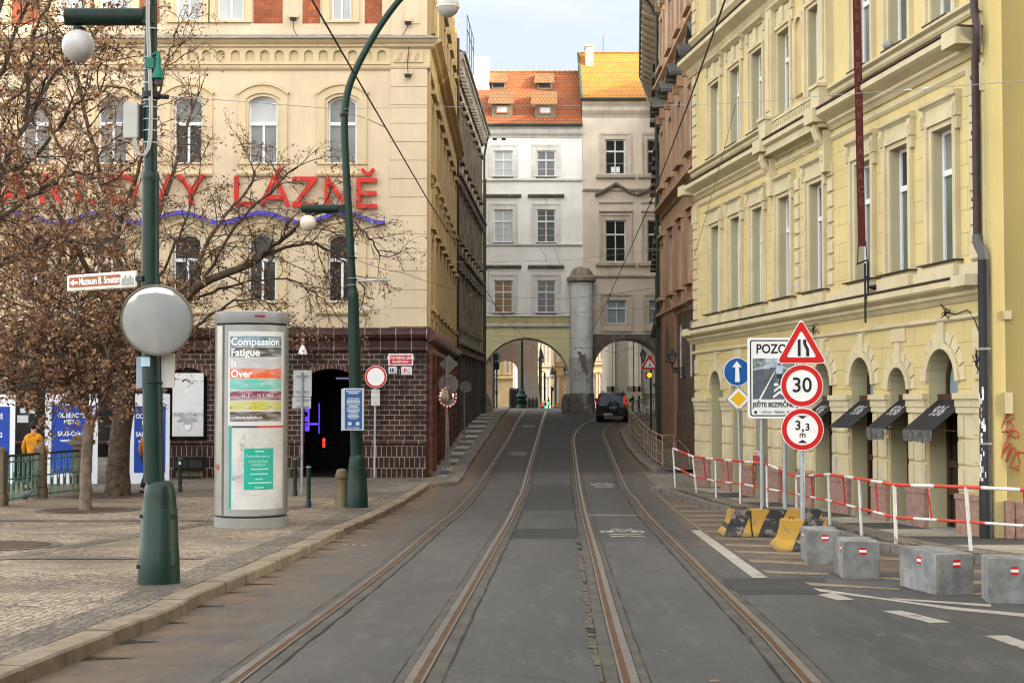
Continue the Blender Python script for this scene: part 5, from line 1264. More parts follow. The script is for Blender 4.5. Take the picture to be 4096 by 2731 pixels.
# graffiti scrawl on the end wall
fpt = lambda x, y: fe2.uv(3150+x/1.65, 1550+y/1.65)
def scrawl(pl, rad=.012):
    mb.tube([(fpt(*p)[0], -.02, fpt(*p)[1]) for p in pl], rad, 5)
GT = thing('graffiti_scrawl', 'red spray paint graffiti scrawl on the ochre end wall at far right', 'graffiti', (fe2.P0.x, fe2.P0.y, -1.6), fe2.rz)
mb = MB(Matrix.Translation((0,0,1.6)))
scrawl([(1465,140),(1445,180),(1425,225),(1408,272)]); scrawl([(1440,190),(1470,172),(1490,178),(1492,196),(1470,215),(1430,228),(1470,228),(1490,250),(1480,275),(1450,288),(1410,292)])
scrawl([(1440,275),(1470,305),(1500,330),(1522,325),(1524,300),(1505,280),(1480,285),(1450,330),(1425,400),(1410,468)]); scrawl([(1420,440),(1445,390),(1465,362),(1478,372),(1465,410),(1440,484)]); scrawl([(1440,484),(1470,420),(1495,392),(1508,410),(1485,470),(1460,520),(1490,530),(1525,515),(1530,480),(1515,440),(1520,420),(1561,430)]); scrawl([(1520,532),(1524,545)],.03); scrawl([(1520,545),(1518,580)],.008)
mb.build('paint_stroke', flat('red_spray_paint', (.42,.035,.02), .7), GT)
# cables, fairy lights and dark cable bundles on the yellow facade
FL = thing('fairy_light_string', 'string of violet fairy lights strung along the yellow facade above the arches', 'string lights', (7.3,33,0))
mb = MB(); mw = MB(); r6p = lambda x, y: (3250+x/1.845, 850+y/1.845)
path = []
for x, y in [(5,903),(60,890),(175,862),(300,850),(450,830),(590,806),(700,788),(850,764),(1010,742)]:
    u_, z_ = fy.uv(*r6p(x,y), out=.09); q = fy.W @ Vector((u_, -.09, z_)); path.append(q)
mw.tube(path, .008, 4)
for a, b in zip(path[:-1], path[1:]):
    n = max(2, int((b-a).length/.13))
    for k in range(n): q = a.lerp(b, (k+.5)/n); q.z += rnd.uniform(-.02,.02); mb.sphere(tuple(q), .014, 6, 4)
mw.build('cable', M['wire'], FL); mb.build('light_bulb', M['fairy'], FL)
for (x, y, lab) in ((15,868,'dark knot of cable at the left end of the fairy lights, behind the triangular sign'),(1000,735,'dark bundle of cable clipped at the right end of the fairy lights'),(1245,1095,'tangled black cable coil beside the sticker-covered rain pipe')):
    u_, z_ = fy.uv(*r6p(x,y), out=.1); q = fy.W @ Vector((u_, -.12, z_)); mb = MB(); r3 = random.Random(int(x))
    pts = [Vector((r3.gauss(0,.07), r3.gauss(0,.04), r3.gauss(0,.11 if x > 1200 else .06))) for _ in range(26)]
    mb.tube(pts, .009, 4); o = mb.build('cable_bundle', M['black'], None, loc=q); tag(o, lab, 'cable')
mb = MB(); u_, z_ = fy.uv(*r6p(1010,742), out=.05); pts = [fy.W @ Vector((fy.uv(*r6p(x,y), out=.06)[0], -.06, fy.uv(*r6p(x,y), out=.06)[1])) for x,y in [(1010,742),(1060,750),(1140,720),(1165,740),(1200,800),(1225,870),(1260,900)]]
mb.tube(pts, .014, 5); tag(mb.build('wall_cable', M['wire'], None), 'grey cable looping along the yellow wall to the corner rain pipe', 'cable')

# awnings
AW = None
for i, lab in ((4,'black door awning partly hidden by the round signs'),(5,'black flat awning without valance over the second visible doorway'),(6,'black awning with short torn valance over the narrow doorway'),(7,'largest black awning with faded valance, nearest the corner rain pipe')):
    o = garch[i]; a, b = o[0]-.02, o[1]+.02; W_ = fy.W
    base = W_ @ Vector(((a+b)/2, 0, -.2))
    t = thing('door_awning', lab, 'awning', base, fy.rz, 'black awnings over the yellow building doorways')
    E_ = (Matrix.Translation(base) @ Matrix.Rotation(fy.rz, 4, 'Z')).inverted() @ W_
    mb = MB(E_); zt, zb2, pr = -.16, -.74, .52
    mb.loft([[(a,.20,zt),(b,.20,zt),(b,.20,zt-.02),(a,.20,zt-.02)],[(a,-pr,zb2),(b,-pr,zb2),(b,-pr,zb2-.02),(a,-pr,zb2-.02)]]); can = mb.build('canopy', M['awning'], t)
    if i >= 6:
        mb = MB(E_); n = 12; rv = random.Random(i); P_ = [(a+(b-a)*k/n, -pr-.006+rv.uniform(-.02,.02), zb2-.20-rv.uniform(0,.06)) for k in range(n+1)]
        for k in range(n): mb.poly([(a+(b-a)*k/n,-pr-.005,zb2),(a+(b-a)*(k+1)/n,-pr-.005,zb2),P_[k+1],P_[k]])
        mb.build('valance', M['awning_edge'], t)
    mb = MB(E_)
    nz = Vector((0,-(zt-zb2),-(pr+.2))).normalized()
    def onaw(x, s): return (x, .20-(pr+.20)*s, zt+(zb2-zt)*s+.012)
    mt = MB(E_); w0 = (b-a)
    cu0 = len(mt.v); mt.text('936', .36, 0, 0, bold=.008, sx=1.0, flat=lambda x, z, a=a, b=b: onaw((a+b)/2 + x, .42 - z*1.25)); mt.build('lettering', M['grey_text'], can)
    mb = MB(E_)
    for x in (a+.03, b-.03): mb.tube([(x,-pr,zb2),(x,.1,zb2-.02)], .014, 5)
    mb.box(a, b, .18, .30, zt-.02, zt+.10)
    mb.build('awning_frame', M['door'], t)
# vertical hotel banner on brackets
u_, z_ = fy.uv(3525, 1085); BN = thing('hanging_banner', 'long dark red vertical cloth banner on a black bracket high on the yellow facade', 'banner', fy.W @ Vector((u_, 0, z_)), fy.rz)
E_ = (Matrix.Translation(fy.W @ Vector((u_, 0, z_))) @ Matrix.Rotation(fy.rz, 4, 'Z')).inverted()
wp = fy.W @ Vector((u_, -.62, z_)); Yb = wp.y
bx0 = at(3433, 985, Yb); bx1 = at(3463, 985, Yb); zb_ = bx0.z; zt_ = zb_+8.5; lean = (at(3411,0,Yb).x-at(3433,985,Yb).x)/(at(3411,0,Yb).z-zb_)
mb = MB(E_); H = zt_-zb_
mb.loft([[(bx0.x+lean*h, Yb, zb_+h),(bx1.x+lean*h+.002*h, Yb, zb_+h),(bx1.x+lean*h+.002*h, Yb+.012, zb_+h),(bx0.x+lean*h, Yb+.012, zb_+h)] for h in (0,2,4,6,H)]); mb.build('cloth', M['banner_red'], BN)
for k, ch in enumerate('ECALAP EGDIRB SELRAHC'):
    if ch != ' ':
        mb = MB(E_); h = .93+.262*k; cxm = (bx0.x+bx1.x)/2+lean*h+.001*h; mb.text(ch, .20, cxm, zb_+h, Yb-.006, bold=.003); mb.build('letter', M['maroon_text'], BN)
mb = MB(E_); w0 = bx1.x-bx0.x; cx_ = (bx0.x+bx1.x)/2
mb.tube([(bx0.x,Yb,zb_),(bx0.x-.02,Yb,zb_-.35)], .012, 5); mb.tube([(bx1.x,Yb,zb_+.1),(bx1.x+.02,Yb,zb_-.25)], .012, 5)
mb.tube([(bx0.x-.04,Yb,zb_-.38),(bx1.x+.05,Yb,zb_-.28)], .022, 6)
zr_ = zb_-.36; xr2 = cx_+.06
mb.tube([(xr2,Yb,zr_),(xr2,Yb,zr_-1.25)], .025, 6)
w2_ = fy.W @ Vector((u_+.02, -.30, z_)); w3_ = fy.W @ Vector((u_+.02, -.02, z_))
for dz in (-.28, -.72): mb.tube([(xr2,Yb,zr_+dz),(w2_.x,w2_.y,zr_+dz)], .022, 6)
mb.tube([(w2_.x,w2_.y,zr_+.05),(w2_.x,w2_.y,zr_-.75)], .026, 6); mb.tube([(w2_.x,w2_.y,zr_-.5),(w3_.x,w3_.y,zr_-.5)], [.02,.09], 8); mb.tube([(w3_.x,w3_.y,zr_-.25),(w3_.x,w3_.y,zr_-.75)], .035, 6)
mb.build('bracket', M['black'], BN)
q = fy.W @ Vector((fy.uv(3573,185)[0], -.10, 7.08)); mb = MB(); mb.sphere((0,0,.07), .13, 8, 6, .8); tag(mb.build('stone_lump', M['granite_grey'], None, loc=q), 'small grey lump lying on the upper window ledge of the yellow building', 'stone')
# posters by the leftmost doorways of the yellow building
def wallposter(x0, x1, y0, y1, m, lab, txt=None):
    u0, z1 = fy.uv(2500+x0/1.8447, 1500+y0/1.8447); u1, z0 = fy.uv(2500+x1/1.8447, 1500+y1/1.8447)
    p = fy.W @ Vector(((u0+u1)/2, -.13, z0)); t = thing('wall_poster', lab, 'poster', p, fy.rz)
    h = z1-z0; w_ = u1-u0; mb = MB(); mb.box(-w_/2, w_/2, -.03, .02, 0, h); b_ = mb.build('board', m, t, bevel=.005)
    if txt: mb = MB(); mb.text(txt, w_*.24, 0, h*.8, -.034, bold=.004); mb.build('lettering', M['white'], t)
wallposter(985,1052,560,640, flat('red_poster', (.35,.06,.04), .6), 'red advertising board on the yellow wall behind the railing', 'DOTEKE')
wallposter(985,1000,645,780, mat('coloured_poster', (.28,.16,.08), .7, var=.6, scale=9), 'narrow multicoloured poster below the red board')

# ------------------------------------------------------------------ brown house and grey house up the hill on the right
fr = Fac((7.0, 66.7), (7.0, 48.6)); LRr = fr.L
RB_ = Building('brown_house', 'salmon-brown townhouse with white casement windows and dark stone base, behind the yellow building', 'building', fr, -2.6)
cu = [fr.u(x) for x in (2656, 2691, 2727, 2769)]; cu += [cu[-1]+3.45]
bw_ = []
for c in cu:
    for z0, z1 in ((4.3,6.75),(9.4,11.9),(15.0,17.2)): bw_.append((c-.55, c+.55, z0, z1, 0))
gl = [(c-.5, c+.5, .5, 2.75, 0) for c in cu if abs(c-fr.u(2691)) > .5]
mb = RB_.mb(); wall(mb, 0, LRr, 3.4, 18.6, bw_, .16); mb.build('wall', M['brown'], RB_.o)
mb = RB_.mb(); wall(mb, 0, LRr, -3.2, 3.4, gl, .2, y=-.06); mb.box(0, LRr, -.10, -.05, -3.2, -.9); mb.build('stone_base', M['brown_low'], RB_.o)
for o in bw_: window(RB_, o, .10, M['white_frame'], M['g_mid'], 2, (.64,), .09)
for o in gl: window(RB_, o, .12, M['white_frame'], M['g_dark'], 2, (.62,), .10, y=-.06)
for z, d in ((3.45,.28),(8.35,.35),(14.2,.32)): mb = RB_.mb(); prof(mb, 0, LRr, [(.05,z-.4),(.12,z-.3),(.12,z-.2),(d,z-.06),(d,z+.06),(.04,z+.12)]); mb.build('string_cornice', M['brown_trim'], RB_.o)
def rsur(mb, o):
    mb.ring(outl(o[0]-.24,o[1]+.24,o[2]-.05,o[3]+.24), outl(*o), -.09, 0); mb.box(o[0]-.32,o[1]+.32,-.26,0,o[2]-.22,o[2]-.06); mb.box(o[0]-.2,o[1]+.2,-.10,0,o[2]-.75,o[2]-.25)
    if o[2] < 9: mb.box(o[0]-.25,o[1]+.25,-.2,0,o[3]+.28,o[3]+.42)
    else:
        for q in (o[0]-.2, o[1]+.2): mb.box(q-.1, q+.1, -.25, 0, o[3]+.5, o[3]+.95)
each(RB_, bw_, 'window_surround', M['brown_trim'], rsur)
M['lead'] = mat('lead_hood', (.10,.105,.10), .6, var=.3)
def rhood(mb, o):
    if 1:
        c = (o[0]+o[1])/2
        for s_ in (-1, 1): mb.prism([(c,o[3]+1.5),(c+s_*.75,o[3]+1.0),(c+s_*.75,o[3]+1.13),(c,o[3]+1.63)][::s_], -.55, 0)
        mb.box(c-.85, c-.5, -.5, 0, o[3]+.98, o[3]+1.12); mb.box(c+.5, c+.85, -.5, 0, o[3]+.98, o[3]+1.12)
each(RB_, [o for o in bw_ if 9 < o[2] < 10], 'window_hood', M['lead'], rhood)
pu0, pu1 = fr.u(2667), fr.u(2716)
mb = RB_.mb(); mb.box(pu0, pu1, -.22, 0, -3.2, 3.1)
mb.prism([(pu0+.1,3.1),(pu1-.1,3.1),((pu0+pu1)/2+.4,4.1),((pu0+pu1)/2,4.3),((pu0+pu1)/2-.4,4.1)], -.22, 0); mb.build('terracotta_pilaster', M['pinkpil'], RB_.o)
mb = RB_.mb(); c = (pu0+pu1)/2; mb.prism([(c-.8,1.2),(c+.8,1.2),(c+.8,2.2),(c,3.0),(c-.8,2.2)], -.232, -.2); mb.build('pilaster_niche', M['brown_low'], RB_.o)
mb = RB_.mb(); prof(mb, -.3, LRr+.3, [(.1,17.9),(.2,18.2),(.45,18.4),(.95,18.5),(1.0,18.75),(.9,18.8)]); mb.build('eaves', M['beige_trim'], RB_.o)
mb = RB_.mb(); mb.poly([(-.2,-.9,18.8),(LRr,-.9,18.8),(LRr,6,23.5),(-.2,6,23.5)]); mb.poly([(-.2,6,23.5),(LRr,6,23.5),(LRr,13,18.8),(-.2,13,18.8)]); mb.box(LRr-.03, LRr, .02, 13, -3, 18.8); mb.build('roof', M['roof'], RB_.o)
mb = RB_.mb(); mb.cyl((.12,-.18,-2.3),(.12,-.18,17.6),.07,n=8); mb.tube([(.12,-.18,17.6),(.12,-.5,18.2),(.12,-.98,18.7)],.07,8); mb.build('rain_pipe', M['copper'], RB_.o)
fg = Fac((8.7, 85.5), (7.05, 66.72)); LG = fg.L
GB = Building('grey_house', 'soot-dark house front seen edge-on with projecting window hoods, beside the traffic light', 'building', fg, -2.4)
gw = []
for k in range(6):
    for z0, z1 in ((.4,2.6),(4.2,6.5),(8.6,11),(12.8,15.2)): gw.append((1.0+3*k, 2.1+3*k, z0, z1, 0))
mb = GB.mb(); wall(mb, 0, LG, -3, 18.6, gw, .2); mb.build('wall', mat('sooty_grey_wall', (.22,.18,.14), .9, var=.2, streak=.6, dirt=(.06,.05,.04)), GB.o)
for o in gw: window(GB, o, .12, M['old_frame'], M['g_dark'], 2, (.62,), .09)
def gsur(mb, o): mb.ring(outl(o[0]-.2,o[1]+.2,o[2]-.05,o[3]+.2), outl(*o), -.1, 0); mb.box(o[0]-.35, o[1]+.35, -.38, 0, o[3]+.5, o[3]+.7); mb.box(o[0]-.28,o[1]+.28,-.25,0,o[2]-.2,o[2]-.05)
each(GB, gw, 'window_surround', M['sooty'], gsur)
for z in (3.4, 7.6, 11.9): mb = GB.mb(); prof(mb, 0, LG, [(.05,z-.3),(.3,z-.05),(.3,z+.05),(.03,z+.12)]); mb.build('string_cornice', M['sooty'], GB.o)
for k in range(10): mb = GB.mb(); mb.box(.1+1.9*k, .9+1.9*k, -.12, 0, -3, 2.9); mb.build('stone_pier', M['sooty'], GB.o)
mb = GB.mbw()
ev = [(6.15,66.6),(7.75,85),(9.25,94)]; wv = [(7.0,66.6),(8.7,85.5),(10.2,94)]
for (a,b),(c,d) in zip(zip(ev[:-1],ev[1:]), zip(wv[:-1],wv[1:])):
    mb.poly([(a[0],a[1],18.6),(b[0],b[1],18.6),(d[0],d[1],18.3),(c[0],c[1],18.3)]); mb.poly([(a[0],a[1],18.6),(b[0],b[1],18.6),(b[0],b[1],18.9),(a[0],a[1],18.9)])
    for k in range(14):
        t = k/14; p = Vector(a).lerp(Vector(b), t); q_ = Vector(c).lerp(Vector(d), t); mb.tube([(p.x,p.y,18.52),(q_.x,q_.y,18.22)], .07, 4)
mb.build('eaves', M['beige_trim'], GB.o)
mb = GB.mbw(); mb.poly([(6.15,66.6,18.9),(7.75,85,18.9),(13,84,23.5),(13,66.6,23.5)]); mb.poly([(7.75,85,18.9),(9.25,94,18.9),(16,93,23.5),(13,84,23.5)]); mb.poly([(13,66.6,23.5),(13,84,23.5),(30,84,20),(30,66.6,20)]); mb.poly([(13,84,23.5),(16,93,23.5),(30,93,20),(30,84,20)])  # roof above the view, built high and wide to shade the white house
mb.tube([(6.12,66.6,18.85),(7.72,85,18.85),(9.2,94,18.85)], .1, 6); mb.build('roof', M['copper'], GB.o)
mb = GB.mbw(); mb.poly([(8.7,85.5,-3),(10.2,94,-3),(10.2,94,18.6),(8.7,85.5,18.6)]); mb.poly([(10.2,94,-3),(30,94,-3),(30,94,18.6),(10.2,94,18.6)]); mb.build('far_wall', M['sooty'], GB.o)

# ------------------------------------------------------------------ square beyond the archways
def simple_block(name, label, x0, x1, y0, y1, Y, m, depth, cols, rows_, wm, trim, zb=-3.0, frac=(.5,.62), ztop=None, side=None):
    a = at(x0, y1, Y); b = at(x1, y0, Y); f_ = Fac((a.x, Y), (b.x, Y)); B_ = Building(name, label, 'building', f_, zb)
    zt = ztop if ztop is not None else b.z; ops = []
    for i in range(cols):
        for j, (z0, z1) in enumerate(rows_):
            c = f_.L*(i+.5)/cols; h = f_.L/cols*frac[0]/2; ops.append((c-h, c+h, z0, z1, 0))
    mb = B_.mb(); wall(mb, 0, f_.L, zb, zt, ops, .25); mb.box(f_.L-.02, f_.L, .02, depth, zb, zt); mb.box(0, .02, .02, depth, zb, zt); mb.box(0, f_.L, .03, depth, zt-.1, zt); mb.build('wall', m, B_.o)
    for o in ops: window(B_, o, .25, M['old_frame'], wm, 2, (.62,), .08)
    def bs_(mb, o): mb.ring(outl(o[0]-.15,o[1]+.15,o[2]-.05,o[3]+.15), outl(*o), -.1, 0); mb.box(o[0]-.25,o[1]+.25,-.25,0,o[3]+.2,o[3]+.32); mb.box(o[0]-.2,o[1]+.2,-.2,0,o[2]-.18,o[2]-.06)
    each(B_, ops, 'window_surround', trim, bs_)
    for z0, z1 in rows_: mb = B_.mb(); prof(mb, 0, f_.L, [(.1,z0-.7),(.35,z0-.5),(.35,z0-.38),(.05,z0-.3)]); mb.build('string_cornice', trim, B_.o)
    return B_
# pink-grey arcade corner
Yp = 116.0; fp = Fac((at(1850,1500,Yp).x, Yp), (at(2151,1500,Yp).x, Yp)); PB = Building('arcade_house', 'pink-grey rendered corner house with a wide arcade opening, beyond the left archway', 'building', fp, -2.2)
ao = (fp.u(1978), fp.u(2072), -3.4, fp.z(2025,1440), (fp.u(2072)-fp.u(1978))/2)
zband = fp.z(2100,1516)
mb = PB.mb(); archwall(mb, 0, fp.L, -3.4, 9, ao, 2.4); mb.build('wall', [M['pinkgrey'], M['pinkgrey']], PB.o)
mb = PB.mb(); mb.box(ao[1]+.02, fp.L+.02, -.08, 0, zband-.02, zband+.45); mb.prism([(ao[1]+.02,-3.4),(fp.L+.42,-3.4),(fp.L+.03,zband),(ao[1]+.02,zband)], -.05, 0); mb.build('grey_base', M['greystucco'], PB.o)
mb = PB.mb(); mb.box(fp.L-.02, fp.L, 0.02, 9, -3.4, 9); mb.build('side_wall', M['pinkgrey'], PB.o)
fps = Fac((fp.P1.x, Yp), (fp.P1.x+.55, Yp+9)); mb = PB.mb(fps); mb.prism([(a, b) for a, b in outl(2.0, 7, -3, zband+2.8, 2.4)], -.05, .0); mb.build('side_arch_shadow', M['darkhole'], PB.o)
simple_block('yellow_arcade_house', 'warm yellow house with balcony moulding seen through the pink arcade', 1968, 2052, 1380, 1640, 136, M['sand2'], 10, 2, ((1.6,3.6),(5.5,8)), M['g_amber'], M['ochre_trim'], frac=(.3,.6), ztop=10)
simple_block('white_far_house', 'white house glimpsed through the pink arcade beside the yellow house', 2052, 2100, 1380, 1640, 150, flat('white_far_wall', (.6,.6,.58), .85), 10, 1, ((0,2.4),(4.4,7)), M['g_dark'], M['white_trim'], frac=(.35,.6), ztop=11)
simple_block('brown_stone_gate', 'brown sandstone pier at the left edge of the left archway view', 1925, 1966, 1380, 1640, 113, mat('brown_sandstone', (.22,.145,.095), .9, var=.25, streak=.3), 2, 1, ((3.0,5.0),), M['g_dark'], M['sooty'], frac=(.3,.6), ztop=8)
simple_block('sandstone_office', 'pale sandstone office house with banded stone, far down the street through the left archway', 2150, 2232, 1340, 1640, 190, M['sand'], 14, 3, ((-1.2,1.6),(3.6,6.2),(7.6,10.2),(11.5,14)), M['g_pale'], M['sand'], frac=(.4,.6), ztop=18)
ob_ = simple_block('ornate_corner_house', 'ornate golden stone house seen at the right edge of the left archway', 2216, 2330, 1340, 1640, 160, M['sand2'], 14, 4, ((-1.4,1.4),(3.2,5.8),(7.2,9.8)), M['g_amber'], M['sand2'], frac=(.42,.6), ztop=14)
simple_block('stone_bank_house', 'tall ornate stone house with balconies seen left inside the right archway', 2340, 2446, 1340, 1640, 150, M['sand2'], 14, 4, ((-1.4,1.6),(3.2,5.8),(7.2,9.8)), M['g_dark'], M['sand'], frac=(.42,.6), ztop=14)
# church front with pilasters in the right archway
Yc = 124.0; fc = Fac((at(2432,1500,Yc).x, Yc), (at(2760,1500,Yc).x, Yc)); CB = Building('church_front', 'grey church wall with pale paired pilasters on dark bases, inside the right archway', 'church', fc, -2.4)
mb = CB.mb(); mb.box(0, fc.L, 0, 8, -3.4, 16); mb.build('wall', mat('grey_church_wall', (.31,.285,.24), .85, var=.08, streak=.2), CB.o)
for x0, x1 in ((2432,2448),(2450,2458),(2513,2531),(2535,2553),(2556,2562),(2630,2650)):
    mb = CB.mb(); mbd = CB.mb(); a, b = fc.u(x0), fc.u(x1); mb.box(a, b, -.35, 0, -.6, 14); mbd.box(a-.12, b+.12, -.5, 0, fc.z(2500,1566), fc.z(2500,1545))
    pl_ = mb.build('pilaster', M['churchwhite'], CB.o); mbd.build('pilaster_base', M['sooty'], pl_)
mb = CB.mb(); mb.box(0, fc.L, -.25, 0, fc.z(2500,1575), fc.z(2500,1568)); mb.box(fc.u(2503), fc.u(2566), -.6, 0, -3.4, fc.z(2500,1567)); mb.build('plinth', M['greystucco'], CB.o)
simple_block('hidden_shade_house', 'tall plain unseen house added behind the beige house to shade the square', 2800, 3500, 1000, 1640, 100, M['sand'], 22, 3, ((1,3.2),(5,7.4),(9,11.4),(13,15.4)), M['g_dark'], M['sand'], frac=(.4,.6), ztop=21)  # added out of view to keep sun off the arcade and church
# unseen house added off to the right so that its bulk shades the crossing
fo = Fac((14.5, 19.0), (14.5, -40)); AB = Building('added_shade_house', 'tall plain unseen house added right of the camera to shade the crossing', 'building', fo, -2.5)
ops = [(1.5+3.4*k, 2.7+3.4*k, 1+4.2*j, 3.3+4.2*j, 0) for k in range(16) for j in range(6)]
mb = AB.mb(); wall(mb, 0, fo.L, -3, 27, ops, .2); mb.box(0, fo.L, .3, 16, 26.8, 27); mb.box(0, .02, .02, 16, -3, 27); mb.build('wall', M['sand'], AB.o)
for o in ops: mb = AB.mb(); mb.poly([(o[0],.18,o[2]),(o[1],.18,o[2]),(o[1],.18,o[3]),(o[0],.18,o[3])]); mb.build('window', M['g_dark'], AB.o)
fo2 = Fac((30, -42), (-30, -42)); AB2 = Building('added_reflection_row', 'unseen pale house row added behind the camera to fill reflections', 'building', fo2, -1.5)  # unseen row added so that reflections are not empty
ops = [(1.5+3.4*k, 2.7+3.4*k, 1+4.2*j, 3.3+4.2*j, 0) for k in range(17) for j in range(2)]
mb = AB2.mb(); wall(mb, 0, fo2.L, -2, 9, ops, .2); mb.box(0, fo2.L, .3, 12, 8.8, 9); mb.build('wall', M['sand'], AB2.o)
for o in ops: mb = AB2.mb(); mb.poly([(o[0],.18,o[2]),(o[1],.18,o[2]),(o[1],.18,o[3]),(o[0],.18,o[3])]); mb.build('window', M['g_dark'], AB2.o)
# ------------------------------------------------------------------ street furniture, left side
PXD = 4096/2352                                  # survey sheet to photo pixels
def mbat(o): return MB()
def post_pts(base, pxm, pl): return [((x-base[0])/pxm, 0, (base[1]-y)/pxm) for x, y in pl]
c = at(365*PXD, 1340*PXD, 17.85)
P1 = thing('street_lamp', 'near green lamp post with thick conical base, side arm and hanging white globe', 'lamp post', (c.x, c.y, roadz(c.y)+KERB))
pp = lambda x, y: ((x-365)/183, 0, (1340-y)/183)
mb = MB(); mb.lathe([(.262,-.02),(.258,.10),(.245,.42),(.243,.425),(.238,.435),(.22,.92),(.217,.925),(.212,.935),(.20,1.06),(.193,1.12),(.178,1.20),(.155,1.25),(.13,1.275)], 36); mb.build('base', M['green'], P1, smooth=True, angle=30)
mb = MB()
for a in (-150, -32):
    for z in (.22, .84): r = .262-.055*z; mb.box(r*math.cos(R(a))-.03, r*math.cos(R(a))+.03, r*math.sin(R(a))-.02, r*math.sin(R(a))+.03, z-.02, z+.025)
mb.build('bolt_recess', M['black'], P1)
mb = MB(); mb.tube([pp(352,1110),pp(349,1000),pp(344,800),pp(339,640),pp(338,425),pp(338,415),pp(338,410),pp(337.5,398)], [.128,.126,.119,.112,.107,.107,.113,.098], 24); mb.build('lower_pole', M['green'], P1, smooth=True)
mb = MB(); mb.tube([pp(337.5,400),pp(336.5,250),pp(336,100),pp(335.5,0),pp(334,-320)], [.083,.08,.078,.077,.06], 20); mb.build('upper_pole', M['green'], P1, smooth=True)
q = pp(330,40); mb = MB(); A = [(.118*math.sin(t)*(1 if abs(math.sin(t)) < .9 else 1), .118*math.cos(t)) for t in [2*math.pi*k/16 for k in range(16)]]
mb.loft([[(x, .105*math.sin(2*math.pi*k/16), q[2]+.02+.105*math.cos(2*math.pi*k/16)*1.05) for k in range(16)] for x in (-1.235, -.24)]); mb.box(-.25, -.10, -.085, .085, q[2]-.08, q[2]+.13); mb.build('lamp_arm', M['green_rust'], P1, smooth=True)
g_ = pp(168,104); mb = MB(); mb.sphere((g_[0], 0, g_[2]), .202, 28, 18, 1.02); gl_ = mb.build('globe', M['globe'], P1, smooth=True)
mb = MB(); mb.cyl((g_[0],0,g_[2]+.19),(g_[0],0,g_[2]+.24),.07,n=12); mb.cyl((g_[0],0,g_[2]-.24),(g_[0],0,g_[2]-.2),.012,n=6); mb.build('globe_fitting', M['black'], P1)
q = pp(352,160); mb = MB(); mb.lathe([(.02,q[2]+.19),(.035,q[2]+.12),(.04,q[2]+.02),(.075,q[2]-.08),(.082,q[2]-.13),(.03,q[2]-.15)], 14, (q[0]+.03,-.09)); mb.tube([(q[0]+.03,-.09,q[2]+.1),(q[0]+.02,-.08,q[2]+.2),(q[0]-.06,-.07,q[2]+.16)], .03, 8); mb.box(q[0]-.12, q[0]-.02, -.13, -.02, q[2]-.0, q[2]+.13); mb.build('spotlight', M['teal'], P1, smooth=True)
mb = MB(); mb.cyl((q[0]+.03,-.09,q[2]-.22),(q[0]+.03,-.09,q[2]-.14),.045,n=10); mb.build('spotlight_lens', M['pipe'], P1)
a = pp(279,322); b = pp(313,239); mb = MB(); mb.box(a[0], b[0], -.12, .08, a[2], b[2]); mb.build('cabinet', M['grey_box'], P1, bevel=.012)
mb = MB(); mb.box(b[0], b[0]+.06, -.03, .03, a[2]+.02, b[2]-.02); mb.build('cabinet_bracket', M['black'], P1)
mb = MB()
for dx, dy in ((0,0),(.026,.01)):
    mb.tube([(x+dx, y-.10, z) for x, y, z in [pp(330,-200),pp(331,60),pp(338,190),pp(340,260),pp(339,320),pp(335,345),pp(326,361),pp(314,360),pp(306,348),pp(303,322)]], .014, 8)
mb.build('cable_conduit', M['conduit'], P1, smooth=True)
for y in (66, 132, 160, 192, 232, 248, 276, 302, 330):
    mb = MB(); q = pp(336.5, y); mb.tube([(q[0]+.088*math.cos(t), .088*math.sin(t)-.004, q[2]) for t in [2*math.pi*k/16 for k in range(17)]], .007, 5, cap=False); mb.build('strap', M['signback'], P1)
mb = MB(); q = pp(338,218); mb.lathe([(.10,q[2]-.05),(.115,q[2]-.04),(.115,q[2]+.03),(.10,q[2]+.04)], 20, (q[0],0)); mb.tube([(q[0]+.08,0,q[2]-.02),(q[0]+.22,-.02,q[2]-.03)], .03, 8); mb.build('span_wire_clamp', M['black'], P1)
mb = MB(); q = pp(348,882); mb.lathe([(.125,q[2]-.015),(.128,q[2]),(.125,q[2]+.015)], 24, (q[0],0)); mb.build('pole_seam', M['green_rust'], P1)
q = pp(337,835); mb = MB(); mb.box(q[0]-.065, q[0]+.05, -.128, -.12, q[2]-.055, q[2]+.06); st_ = mb.build('sticker', flat('pale_blue_sticker', (.45,.62,.72), .5), P1)
PB1 = Vector(P1.location)
# brown museum direction sign
a = at(153*PXD, 651*PXD, 18.55); b = at(313*PXD, 640*PXD, 17.78); L_ = math.hypot(b.x-a.x, b.y-a.y)
t = thing('direction_sign', 'brown and white direction sign with arrow, fixed to the near lamp post', 'direction sign', (a.x, a.y, a.z), math.atan2(b.y-a.y, b.x-a.x))
t.rotation_euler = (0, -math.atan2(b.z-a.z, L_), math.atan2(b.y-a.y, b.x-a.x)); h = .105
mb = MB(); mb.box(0, L_, 0, .03, -h, h); mb.build('board', flat('cream_sign_board', (.60,.56,.50), .5), t, bevel=.012)
mb = MB(); mb.box(.06, L_-.30, -.006, .001, -h+.045, h-.035); mb.build('brown_panel', M['brown_sign'], t)
mb = MB(); mb.text('Muzeum B. Smetany', .125, (.30+L_-.34)/2+.02, .005, -.009, bold=.003, sx=.82); mb.build('lettering', M['white'], t)
mb = MB(); mb.prism([(.08,0),(.15,.045),(.15,.015),(.24,.015),(.24,-.015),(.15,-.015),(.15,-.045)][::-1], -.009, -.004); mb.build('arrow', M['white'], t)
mb = MB()
for k in range(5): mb.box(L_-.26+.045*k, L_-.235+.045*k, -.008, 0, -.055, .02+.03*(k%2))
mb.box(L_-.27, L_-.04, -.008, 0, -.07, -.05); mb.build('museum_symbol', M['grey_text'], t)
